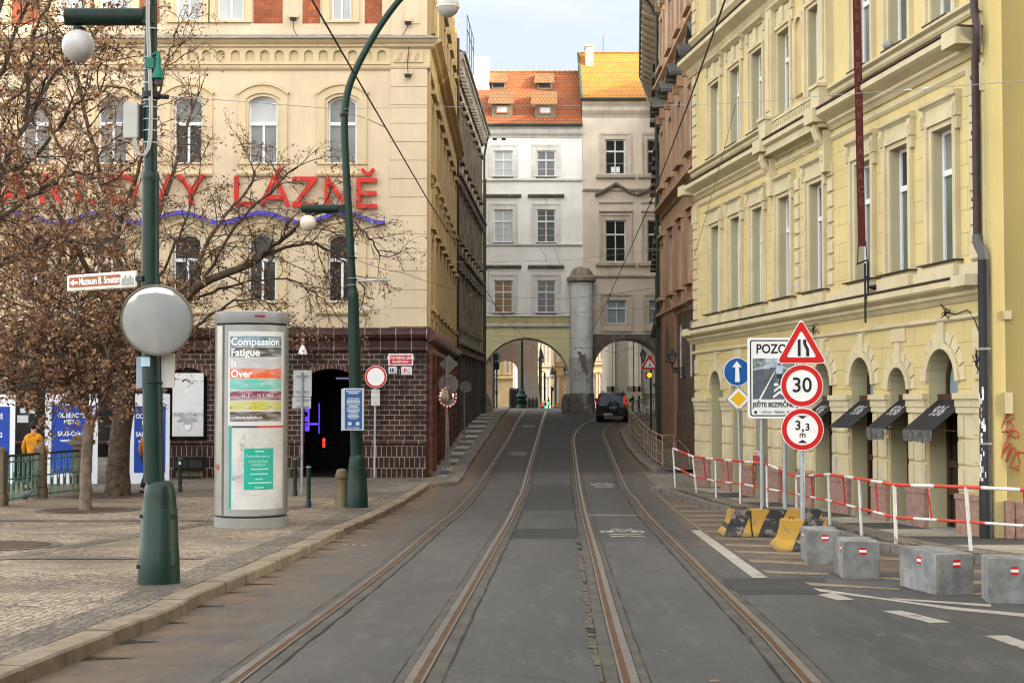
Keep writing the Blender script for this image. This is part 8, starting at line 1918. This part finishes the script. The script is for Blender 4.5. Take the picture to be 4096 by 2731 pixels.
for k, (px, lab) in enumerate([(2103,'nearest the lamp post'),(2117,'second from the lamp post'),(2131,'third from the lamp post'),(2145,'farthest from the lamp post')]):
    Yk = 108.5; x, y = far(px, Yk); gz = roadz(Yk); t = thing('chain_bollard', 'low black bollard right of the ornate lamp post, %s' % lab, 'bollard', (x, y, gz), 0, 'black bollards in the square beyond the archway')
    mb = MB(); mb.lathe([(.12,-.1),(.12,.62),(.02,.85)], 10); mb.build('post', M['iron'], t)
def far_light(px, top, Y, label, lamps, r=.06, heads=()):
    x, y = far(px, Y); gz = roadz(Y)-.05; s_ = Y/5689; t = thing('traffic_light', label, 'traffic light', (x, y, gz)); hz = lambda py: at(px, py, Y).z-gz
    mb = MB(); mb.cyl((0,.1,-.1),(0,.1,hz(top)),r,n=8); mb.build('pole', M['iron'], t)
    for dx, y0, y1, wpx in heads: mb = MB(); mb.box((dx-wpx)*s_, (dx+wpx)*s_, -.1, .25, hz(y1), hz(y0)); mb.build('signal_head', M['car_black'], t, bevel=.02)
    for dx, py, m in lamps: mb = MB(); mb.disc(dx*s_, hz(py), .13, .13, -.13, -.11, 14); mb.build('lamp', M[m], t)
far_light(1974, 1420, 97.5, 'black traffic light pole nearest the left side of the left archway', [], .09, [(8,1415,1440,9),(11,1447,1478,7)])
far_light(1986, 1405, 98.5, 'grey traffic light pole with round sign back inside the left archway', [], .07, [(5,1450,1478,7),(0,1560,1578,5)])
c = at(1984, 1425, 98.2); t = thing('round_sign', 'round green-grey sign back high on the traffic light poles in the left archway', 'traffic sign', c); mb = MB(); mb.disc(0,0,.33,.33,-.02,.02,24); mb.build('plate', flat('green_grey_sign_back', (.12,.15,.13), .6), t)
far_light(2171, 1610, 112, 'low traffic light showing red, far under the left archway', [(0,1619,'stop')], .05, [(0,1612,1634,4)])
far_light(2181, 1600, 114, 'low traffic light showing green, beside the red one', [(0,1629,'go')], .05, [(0,1614,1638,4)])
far_light(2194, 1590, 118, 'distant traffic light showing green above the road crest', [(0,1613,'go')], .05, [(0,1600,1622,4)])
far_light(2207, 1545, 124, 'distant tall traffic light pole with dark triple head', [], .07, [(4,1548,1564,4)])
def far_sign(px, py, Y, w_, h, m, name, label, dia=False, txt=None):
    c = at(px, py, Y); gz = roadz(Y)-.05; t = thing(name, label, 'traffic sign', (c.x, Y, gz)); z = c.z-gz; s_ = Y/5689; mb = MB(); mb.cyl((0,.05,-.1),(0,.05,z),.04,n=8); mb.build('pole', M['steel'], t)
    mb = MB(); 
    if dia: mb.prism([(0,z-h*s_),(w_*s_,z),(0,z+h*s_),(-w_*s_,z)], -.02, .02)
    else: mb.box(-w_*s_, w_*s_, -.02, .02, z-h*s_, z+h*s_)
    o = mb.build('plate', m, t)
    if dia: mb = MB(); mb.prism([(0,z-h*s_*.6),(w_*s_*.6,z),(0,z+h*s_*.6),(-w_*s_*.6,z)], -.03, 0); mb.build('field', M['yellow_sign'], o)
    if txt: mb = MB(); mb.text(txt, .38, 0, z, -.03, bold=.01); mb.build('lettering', M['white'], o)
far_sign(2177, 1606, 110, 6, 6, M['white'], 'priority_sign', 'small white and yellow diamond sign far under the left archway', True)
far_sign(2211, 1626, 116, 5, 7, M['blue'], 'parking_sign', 'small blue P parking sign far under the left archway', False, 'P')
far_sign(2225, 1619, 119, 8, 4.5, M['yellow_sign'], 'detour_sign', 'small orange-yellow rectangular sign far under the left archway')
far_sign(2217, 1541, 126, 5, 5, M['teal'], 'green_diamond_sign', 'small green diamond sign high on a post far under the left archway', True)
# hanging street lanterns far away
def far_lamp(px, ytop, ylamp, Y, label, side):
    x, y = far(px, Y); gz = roadz(Y); t = thing('street_lamp', label, 'lamp post', (x, y, gz)); s_ = Y/5689; hz = lambda py: at(px, py, Y).z-gz
    mb = MB(); mb.cyl((0,0,-.2),(0,0,hz(ytop)),.08,n=8); mb.build('pole', M['iron'], t)
    zt = hz(ytop); ra = 6.5*s_; mb = MB(); mb.tube([(side*(ra-ra*math.cos(a)), 0, zt+ra*math.sin(a)) for a in [math.pi*k/10 for k in range(11)]]+[(side*2*ra,0,hz(ylamp)+.6)], .04, 6); mb.build('crook', M['iron'], t)
    mb = MB(); mb.lathe([(.05,hz(ylamp)+.9),(.16,hz(ylamp)+.5),(.26,hz(ylamp)+.1)], 10, (side*2*ra,0)); mb.build('lamp_hood', M['iron'], t); mb = MB(); mb.sphere((side*2*ra,0,hz(ylamp)), .27, 12, 8); mb.build('globe', M['globe'], t)
far_lamp(2179, 1492, 1440, 122, 'crook lamp post with hanging globe, far under the left archway near the pink house', -1)
far_lamp(2222, 1482, 1503, 128, 'crook lamp post with hanging globe in front of the sandstone office', -1)
far_lamp(2276, 1478, 1490, 124, 'crook lamp post with hanging globe beside the buttress column', -1)
for k, (px, lab) in enumerate(((2531,'left'),(2556,'right'))):
    Yk = 96.5; x, y = far(px, Yk); gz = roadz(Yk)+.1; t = thing('chain_bollard', '%s black chain bollard before the church plinth in the right archway' % lab, 'bollard', (x, y, gz), 0, 'chain bollards in the right archway'); mb = MB(); mb.lathe([(.11,-.1),(.09,.1),(.09,.85),(.03,1.0)], 10); mb.build('post', M['iron'], t)
    mb = MB(); mb.tube([(.02+.42*q/6, 0, .8-.28*math.sin(math.pi*q/6)) for q in range(7)], .02, 5); mb.build('chain', M['iron'], t)
c = at(2065, 1590, 125); t = thing('market_awning', 'dark red awning low in front of the white house beyond the pink arcade', 'awning', (c.x, 125, roadz(125))); w_ = 16*125/5689; z0, z1 = at(2065,1607,125).z-roadz(125), at(2065,1574,125).z-roadz(125)
mb = MB(); mb.loft([[(-w_,-.6,z0),(w_,-.6,z0),(w_,.6,z0+.1),(-w_,.6,z0+.1)],[(-w_*.9,-.3,(z0+z1)/2+.1),(w_*.9,-.3,(z0+z1)/2+.1),(w_*.9,.6,(z0+z1)/2+.1),(-w_*.9,.6,(z0+z1)/2+.1)],[(-w_*.8,.3,z1),(w_*.8,.3,z1),(w_*.8,.6,z1),(-w_*.8,.6,z1)]]); mb.build('canopy', flat('wine_red_canvas', (.19,.03,.035), .7), t)
for s in (-1,1): mb = MB(); mb.cyl((s*w_*.95,-.5,-.1),(s*w_*.95,-.5,z0),.04,n=6); mb.build('post', M['iron'], t)
# guard stones at the foot of the left archway and grey kerb humps
mb = MB(); c = at(1934, 1640, 92.2); mb.lathe([(.62,-.2),(.6,.2),(.42,.9),(.25,1.2),(.05,1.25)], 14); tag(mb.build('guard_stone', M['sooty'], None, loc=(c.x+.0, 92.4, roadz(92.4)+.1)), 'dark leaning guard stone at the left foot of the left archway', 'guard stone')
mb = MB(); c = at(2268, 1640, 92); mb.lathe([(.35,-.2),(.34,.5),(.30,1.0),(.2,1.25),(.02,1.3)], 14); tag(mb.build('guard_stone', M['sooty'], None, loc=(c.x, 92.6, roadz(92.4))), 'rounded guard stone against the left side of the buttress column', 'guard stone')
# ------------------------------------------------------------------ people
def skin(name, V, E_, Rr, m, parent, root=0, sub=1):
    me = bpy.data.meshes.new(name); me.from_pydata(V, E_, []); o = bpy.data.objects.new(name, me); COL.objects.link(o)
    md = o.modifiers.new('skin', 'SKIN'); md.use_smooth_shade = True
    for i, sv in enumerate(me.skin_vertices[0].data): sv.radius = (Rr[i], Rr[i]) if not isinstance(Rr[i], tuple) else Rr[i]; sv.use_root = (i == root)
    o.modifiers.new('sub', 'SUBSURF').levels = sub
    dg = bpy.context.evaluated_depsgraph_get(); me2 = bpy.data.meshes.new_from_object(o.evaluated_get(dg)); o.modifiers.clear(); o.data = me2; bpy.data.meshes.remove(me)
    me2.name = name; me2.materials.clear(); me2.materials.append(m); o.parent = parent; return o
def person(px, Y, rz, label, top, hood, dark_sleeve=False):
    x = at(px, 1800, Y).x; P = thing('person', label, 'person', (x, Y, roadz(Y)+KERB), rz)
    V = [(0,0,.98),(0,.01,1.18),(0,.0,1.42),(0,-.0,1.53),(0,-.015,1.60),(0,-.02,1.73)]; E_ = [(0,1),(1,2),(2,3),(3,4),(4,5)]; Rr = [.13,.12,.14,.055,.075,.088]
    def add(p, r, q): V.append(p); Rr.append(r); E_.append((q, len(V)-1)); return len(V)-1
    V_arm = []
    for s in (-1, 1):
        sh = add((s*.19,0,1.44),.06,2); el = add((s*.27,.05,1.16),.042,sh); wr = add((s*.27,-.06,.93),.028,el); pm = add((s*.27,-.09,.86),.03,wr)
        for k, (dx, l) in enumerate(((-.025,.075),(-.008,.085),(.009,.08),(.024,.065))): a = add((s*.27+dx,-.10,.83),.009,pm); b = add((s*.27+dx,-.105,.83-l*.5),.009,a); add((s*.27+dx,-.09,.83-l),.008,b)
        th = add((s*.235,-.12,.85),.011,pm); add((s*.235,-.14,.80),.009,th); V_arm.append((sh, el, wr))
        hp = add((s*.09,0,.92),.09,0); st = s*.10; kn = add((s*.10,-.05+st*.6,.50),.058,hp); an = add((s*.10,.03+st*1.6,.09),.04,kn); add((s*.10,-.12+st*1.6,.045),.04,an)
    nose = add((0,-.115,1.69),.014,5); add((.085,-.01,1.69),.016,5); add((-.085,-.01,1.69),.016,5)
    body = skin('body', V, E_, Rr, M['skin'], P)
    V2 = [(0,0,.86),(0,.01,1.1),(0,.0,1.40),(0,.0,1.51)]; E2 = [(0,1),(1,2),(2,3)]; R2 = [(.20,.16),(.19,.15),(.19,.15),(.085,.085)]
    def add2(p, r, q): V2.append(p); R2.append(r); E2.append((q, len(V2)-1)); return len(V2)-1
    for s in (-1, 1): a = add2((s*.20,0,1.43),.085,2); b = add2((s*.28,.05,1.16),.072,a); add2((s*.275,-.05,.94),.052,b)
    if hood: add2((0,.10,1.47),.12,3)
    skin('hoodie' if hood else 'coat', V2, E2, R2, top, P)
    V3 = [(0,0,.93),(-.09,0,.88),(-.10,-.07,.50),(-.10,-.12,.10),(.09,0,.88),(.10,.0,.50),(.10,.18,.12)]; skin('trousers', V3, [(0,1),(1,2),(2,3),(0,4),(4,5),(5,6)], [.15,.11,.078,.065,.11,.078,.065], M['denim'], P)
    mb = MB(); mb.sphere((0,.012,1.76), .112, 16, 10, 1.0); mb.build('hair', M['hair'], P, smooth=True)
    for s in (-1, 1): mb = MB(); mb.loft([[(s*.10+.045*cx,yy+s*.16,z) for cx in (-1,1)]+[(s*.10+.045*cx,yy+s*.16,z) for cx in (1,-1)] for z, yy in ((0,0),(.07,0))]) if False else mb.box(s*.10-.045, s*.10+.045, -.17+s*.16, .08+s*.16, -.0, .07); mb.build('shoe', M['black'], P, bevel=.02)
    if dark_sleeve: mb = MB(); mb.tube([(-.33,.02,1.28),(-.37,.0,1.05),(-.36,-.02,.82),(-.33,-.02,.75)], [.03,.075,.07,.02], 10); mb.build('dark_bag', M['black'], P, smooth=True)
    P.scale = (1.06, 1.06, 1.06); return P
person(134, 41.0, R(168), 'person in a mustard hoodie walking away behind the green railing', M['mustard'], True)
person(598, 40.0, R(150), 'person in a tan orange coat almost hidden behind the near lamp post', M['orange_coat'], False, True)

# ------------------------------------------------------------------ bare trees with dry seed clusters
def tree(name_label, base, limbs, trunk_m, seed, dens, reach, leaf_n, leaf_s, droop, m2):
    rg = random.Random(seed); T = thing('bare_tree', name_label, 'tree', base, 0, 'bare trees on the square'); B0 = Vector(base)
    tr = MB(Matrix.Translation(-B0)); tw = MB(Matrix.Translation(-B0)); lf = MB(Matrix.Translation(-B0))
    def rv(s=1): return Vector((rg.gauss(0,s), rg.gauss(0,s), rg.gauss(0,s)))
    def leaf(p):
        for _ in range(leaf_n):
            q = p + rv(.055); s = leaf_s*rg.uniform(.35,1.45); a = rv().normalized(); b = a.cross(rv()).normalized(); lf.m = 0 if rg.random() < .68 else 1
            lf.poly([q-a*s-b*s*.35, q+a*s*.2-b*s*.45, q+a*s, q-a*s*.1+b*s*.5])
    def twig(p, d, L, r, lvl):
        n = 4 if lvl else 5; pts = [p]; d = d.normalized()
        for k in range(n):
            d = (d + rv(.20) + Vector((0,0,-droop*(k/n) if lvl else .06-droop*.6*(k/n)))).normalized(); pts.append(pts[-1]+d*L/n)
        tw.tube(pts, [r*(1-.75*k/n) for k in range(n+1)], 3, cap=False)
        if lvl < 2:
            m_ = max(2, int(L/(.30 if lvl == 0 else .17)))
            for k in range(m_):
                i = min(n-1, int((.2+.8*k/m_)*n)); q = pts[i].lerp(pts[i+1], rg.random()); dd = (pts[i+1]-pts[i]).normalized()
                twig(q, dd + rv(.55), L*rg.uniform(.35,.6), r*.55, lvl+1)
        if lvl >= 1:
            for q in pts[1+(lvl == 1):]:
                if rg.random() < .75: leaf(q)
    for (pl, r0, r1) in limbs:
        pts = cr(pl, 5); pts = [q + (rv(.03 if r0 < .12 else .008) if 0 < i < len(pts)-1 else Vector()) for i, q in enumerate(pts)]; n = len(pts)
        tr.tube(pts, [r0+(r1-r0)*(k/(n-1))**.7 for k in range(n)], 9 if r0 > .1 else 6)
        if r1 >= .09: continue
        acc = 0
        for a, b in zip(pts[:-1], pts[1:]):
            acc += (b-a).length*dens
            while acc > 1:
                acc -= 1; q = a.lerp(b, rg.random()); dd = (b-a).normalized(); side = rv(); side -= dd*side.dot(dd)
                twig(q, dd*.55+side.normalized()*rg.uniform(.5,1.1)+Vector((0,0,.15)), reach*rg.uniform(.5,1.15), max(.009, min(.026, r1*1.0)), 0)
        twig(pts[-1], pts[-1]-pts[-2], reach*.9, .016, 0)
    tr.build('trunk', trunk_m, T, smooth=True, angle=60); tw.build('twigs', M['twig'], T); lf.build('dry_seed_clusters', [M['seed'], m2], T)
    return T
def dl(pl, Y):                                   # limb course surveyed on the photo sheet, with a depth for each point
    return [at(x*PXD, y*PXD, Y+d) for x, y, d in pl]
bc = G(470, 1983, KERB); Yb = bc.y
bz = roadz(Yb)+KERB; b_ = Vector((bc.x, Yb, bz))
tk = [b_+Vector((0,0,-.1)), b_+Vector((.02,0,.5)), b_+Vector((.05,0,1.6))] + dl([(290,880,0)], Yb)
fk = dl([(292,884,0)], Yb)[0]
J = lambda *p: [fk] + dl(p, Yb)
LB_ = [([b_+Vector((0,0,-.15)), b_+Vector((0,0,.3)), b_+Vector((.03,0,1.3)), fk], .42, .25),
 (J((345,800,0),(415,700,-.3),(470,650,-.6),(560,612,-.9),(600,590,-1.0)), .17, .085),
 (dl([(600,590,-1.0),(655,545,-1.1),(720,490,-1.3),(790,498,-1.5),(850,545,-1.6),(872,590,-1.6)], Yb), .075, .02),
 (dl([(600,590,-1.0),(690,560,-.6),(750,572,-.2),(800,612,.2),(838,668,.4)], Yb), .065, .018),
 (dl([(420,695,-.3),(470,570,.3),(530,480,.8),(575,430,1.2),(585,395,1.3)], Yb), .08, .02),
 (dl([(470,650,-.6),(540,520,-1.2),(620,440,-1.6),(680,385,-2)], Yb), .06, .018),
 (dl([(430,690,-.4),(530,655,-.2),(640,640,.2),(720,672,.5),(765,712,.6)], Yb), .05, .016),
 (J((360,820,-.5),(430,770,-1),(520,700,-1.4),(600,690,-1.8),(640,740,-2)), .07, .018),
 (J((300,760,.6),(330,600,1.4),(390,420,2.2),(430,290,2.6),(455,215,2.8)), .15, .02),
 (J((280,740,.2),(262,560,.2),(225,380,.3),(185,220,.4),(160,90,.4)), .17, .025),
 (J((250,720,-1),(170,560,-2),(90,420,-2.6),(20,300,-3)), .13, .025),
 (J((240,790,.8),(140,700,1.6),(50,620,2.4),(-40,560,3)), .12, .02),
 (J((330,780,-.8),(370,640,-2),(420,520,-2.6),(455,420,-2.8)), .08, .018),
 (J((250,660,1.4),(200,470,2.4),(120,300,3),(60,160,3.2)), .10, .02),
 (dl([(262,560,.2),(310,420,-.8),(340,300,-1.2),(380,150,-1.5),(400,80,-1.6)], Yb), .08, .018)]
tree('large bare tree with thick dark trunk and spreading twigs before the cream facade', tuple(b_), LB_, M['bark'], 11, 3.6, 1.6, 1, .045, .42, M['seed2'])
bc = G(345, 2040, KERB); Yb2 = bc.y; b2 = Vector((bc.x, Yb2, roadz(Yb2)+KERB)); fk2 = at(205*PXD, 975*PXD, Yb2)
J2 = lambda *p: [fk2] + dl(p, Yb2)
L2_ = [([b2+Vector((0,0,-.1)), b2+Vector((-.02,0,.9)), fk2], .165, .115), (J2((182,925,0),(158,880,.1),(120,840,.4),(60,815,.8)), .085, .03), (J2((228,935,-.1),(243,890,-.2),(248,800,-.4),(262,700,-.5)), .06, .02), (J2((196,900,.2),(188,800,.5),(178,690,.8),(170,590,1)), .075, .02), (dl([(158,885,.1),(130,770,-.5),(90,660,-1),(50,560,-1.4)], Yb2), .05, .018), (dl([(160,882,.1),(110,880,-.4),(50,870,-1),(0,850,-1.4)], Yb2), .045, .015), (dl([(190,820,.4),(120,730,1.2),(60,700,1.8),(0,690,2)], Yb2), .045, .015), (dl([(248,810,-.4),(290,720,-1),(300,620,-1.4)], Yb2), .04, .015), (dl([(180,700,.7),(120,600,.2),(60,520,-.2),(10,480,-.4)], Yb2), .04, .015), (dl([(170,600,1),(210,520,1.2),(240,450,1.3)], Yb2), .035, .014), (dl([(60,815,.8),(0,780,1),(-60,740,1.2)], Yb2), .035, .014)]
tree('slender young tree with pale trunk and dense brown seed clusters on the tan cobbles', tuple(b2), L2_, M['bark_pale'], 5, 9.0, 1.3, 2, .055, .55, M['seed2'])
Yb3 = 25.2; x3 = at(-170, 2180, Yb3).x; b3 = Vector((x3, Yb3, roadz(Yb3)+KERB)); fk3 = at(-120*PXD, 800*PXD, Yb3); J3 = lambda *p: [fk3] + dl(p, Yb3)
L3_ = [([b3+Vector((0,0,-.1)), b3+Vector((0,0,1)), fk3], .28, .17), (J3((-60,600,0),(0,420,.3),(60,280,.6),(140,150,1),(240,60,1.3)), .10, .02), (J3((-70,560,-.5),(10,500,-1),(90,440,-1.4),(180,400,-1.8),(245,420,-2)), .08, .016), (J3((-100,500,.5),(-30,260,1),(30,90,1.4),(90,-60,1.8)), .10, .02), (J3((-60,640,1),(30,600,1.8),(120,560,2.4),(200,560,2.8)), .07, .016), (J3((-110,480,-1),(-60,200,-1.6),(0,20,-2),(50,-120,-2.2)), .09, .02), (dl([(0,420,.3),(90,350,-.4),(170,250,-.8),(260,200,-1)], Yb3), .05, .016), (dl([(60,280,.6),(70,150,.2),(100,40,0),(150,-60,-.2)], Yb3), .05, .016), (dl([(-30,260,1),(60,200,1.6),(150,110,2),(250,140,2.3)], Yb3), .045, .015)]
tree('bare tree rooted just outside the left edge, its twigs filling the upper left corner', tuple(b3), L3_, M['bark'], 23, 5.0, 1.25, 2, .045, .5, M['seed2'])

# ------------------------------------------------------------------ overhead wires
def xy_on(line, Y): return interp([(q.x, q.y) for q in line], Y)
def wire(pts, r, label, m='wire', ins=(), sag=0.0, knots=()):
    o0 = Vector(pts[0]); t = thing('overhead_wire', label, 'overhead wire', tuple(o0)); P = [Vector(p)-o0 for p in pts]; out = []
    for i in range(len(P)-1):
        for k in range(8):
            u_ = k/8; q = P[i].lerp(P[i+1], u_); q.z -= sag*4*u_*(1-u_); out.append(q)
    out.append(P[-1]); mb = MB(); mb.tube(out, r, 5); mb.build('cable', M[m], t)
    for f_ in ins:
        i = f_*(len(out)-1); a = out[int(i)].lerp(out[min(len(out)-1,int(i)+1)], i-int(i)); b = out[min(len(out)-1, int(i)+1)]; d = (b-out[int(i)]).normalized()
        mb = MB(); mb.tube([a-d*.16, a-d*.05, a, a+d*.05, a+d*.16], [r*1.2, r*2.6, r*2.6, r*2.6, r*1.2], 8); mb.build('insulator', M['signback'], t)
    for f_ in knots:
        i = f_*(len(out)-1); a = out[int(i)].lerp(out[min(len(out)-1,int(i)+1)], i-int(i)); mb = MB(); mb.sphere(tuple(a), r*3.2, 8, 6); mb.build('clamp', M['black'], t)
    return t
H_ = [(-10,5.2),(10,5.2),(33,5.45),(70,5.0),(93,4.35),(104,4.2)]
def hw(Y): return interp([(b, a) for a, b in H_], Y)
for la, lb, lab, sg in ((lA, lB, 'dark tram contact wire over the left track, running into the left archway', .35),(lC, lD, 'dark tram contact wire over the right track, bending into the right archway', -.3)):
    P = []
    for Y in [-8, 2, 9, 14, 20, 27, 34, 42, 50, 58, 66, 73, 79] + ([86, 93, 100] if sg > 0 else []):
        P.append(((xy_on(la,Y)+xy_on(lb,Y))/2, Y, roadz(Y)+hw(Y)))
    if sg < 0: P += [(5.6,84,roadz(84)+4.6),(7.0,90,roadz(90)+4.4),(8.2,96,roadz(96)+4.2)]
    wire(P, .0085, lab, knots=(.30,.33,.5) if sg > 0 else (.27,.42))
D = lambda x, y, Y: at(x*PXD, y*PXD, Y)
wire([D(339,218,17.8), D(560,234,25), D(788,252,34.2)], .006, 'grey span wire between the two green lamp posts', 'wire_grey', (.12,.62))
wire([D(790,250,34.2), D(1100,245,34), D(1500,243,33), D(1690,238,31), D(1900,220,28), D(2110,205,24), D(2352,186,20), (14.4, 13, 3.4)], .006, 'long grey span wire crossing the street from far lamp post to right edge', 'wire_grey', (.70,.725))
q = fy.W @ Vector((.3,-.1,4.35)); wire([D(1690,238,31), q], .006, 'short stay wire from the long span to the left corner of the yellow building', 'wire', (), .1)
wire([D(792,258,34.2), D(840,272,24), D(884,292,14.6)], .006, 'short pull-off wire from the far lamp post to the left contact wire', 'wire', (.55,))
qh = fy.uv(3204, 930); q = fy.W @ Vector((qh[0], -.12, qh[1])); wire([D(808,592,34.2), D(1080,603,50), D(1310,597,56), D(1640,560,44), q], .006, 'cross-span wire from the far lamp post to a hook on the yellow facade', 'wire_grey', (.14,.72), 0, (.6,))
wire([D(808,592,34.2), D(930,628,40), D(1062,668,46), D(1110,686,50), D(1175,705,62)], .007, 'slanting dark wire from the far lamp post down towards the sooty house', 'wire', (.6,), .05, (.4,))
q = fy.W @ Vector((.25,-.1,2.75)); wire([q, D(1480,667,52), D(1290,687,56), D(1120,680,60), D(1062,668,66)], .006, 'cross-span wire from the yellow corner hook to the sooty house', 'wire', (.9,), 0, (.35,))
wire([D(972,714,45.8), D(1075,718,60), D(1230,722,72), D(1420,712,72), D(1520,706,66)], .006, 'low cross-span wire from the corner building past the round column', 'wire', (.22,.8), 0, (.5,))
def RQ(x, y, Y): return at(1750+x/1.742, 900+y/1.742, Y)
wire([RQ(210,150,70), RQ(355,320,74), RQ(350,515,76), RQ(520,675,78), RQ(615,635,80)], .007, 'kinked dark wire hanging in front of the white house windows', 'wire', (), 0, (.5,.75))
wire([RQ(520,675,78), RQ(548,785,82), RQ(680,860,88)], .006, 'short dark wire dropping from the kinked wire to the left arch crown', 'wire')
wire([RQ(1740,415,62), RQ(1350,457,70), RQ(1222,492,74), RQ(1060,655,80), RQ(955,628,84)], .007, 'dark wire zigzagging over the buttress column to the brown house', 'wire', (), 0, (.25,.5,.75))
wire([RQ(1035,262,84), RQ(1195,300,78), RQ(1222,492,74)], .006, 'dark wire linking the column top to the zigzag wire', 'wire', (), 0, (.5,))
wire([RQ(1060,655,80), RQ(1042,810,86), RQ(965,790,88), RQ(640,785,88), RQ(380,768,84), RQ(200,742,78)], .006, 'wire crossing just above the left arch from the sooty house to the column', 'wire', (.9,), 0, (.2,.4))
wire([RQ(330,625,80), RQ(435,775,84), RQ(500,835,90), RQ(700,885,97), RQ(900,905,104)], .006, 'wire sloping down under the crown of the left archway', 'wire', (), 0, (.25,.6))
wire([RQ(200,742,78), RQ(320,790,80), RQ(430,820,84), RQ(600,850,92)], .006, 'thin wire from the sooty house into the left archway', 'wire')
wire([RQ(960,858,86), RQ(1100,857,86), RQ(1230,890,92), RQ(1420,840,94)], .012, 'short rod-like wire beside the column at the right archway', 'wire', (), 0, (.0,.1))
wire([RQ(1215,765,84), RQ(1400,745,78), RQ(1510,735,70)], .006, 'wire from the beige house corner to the grey house', 'wire', (.1,))
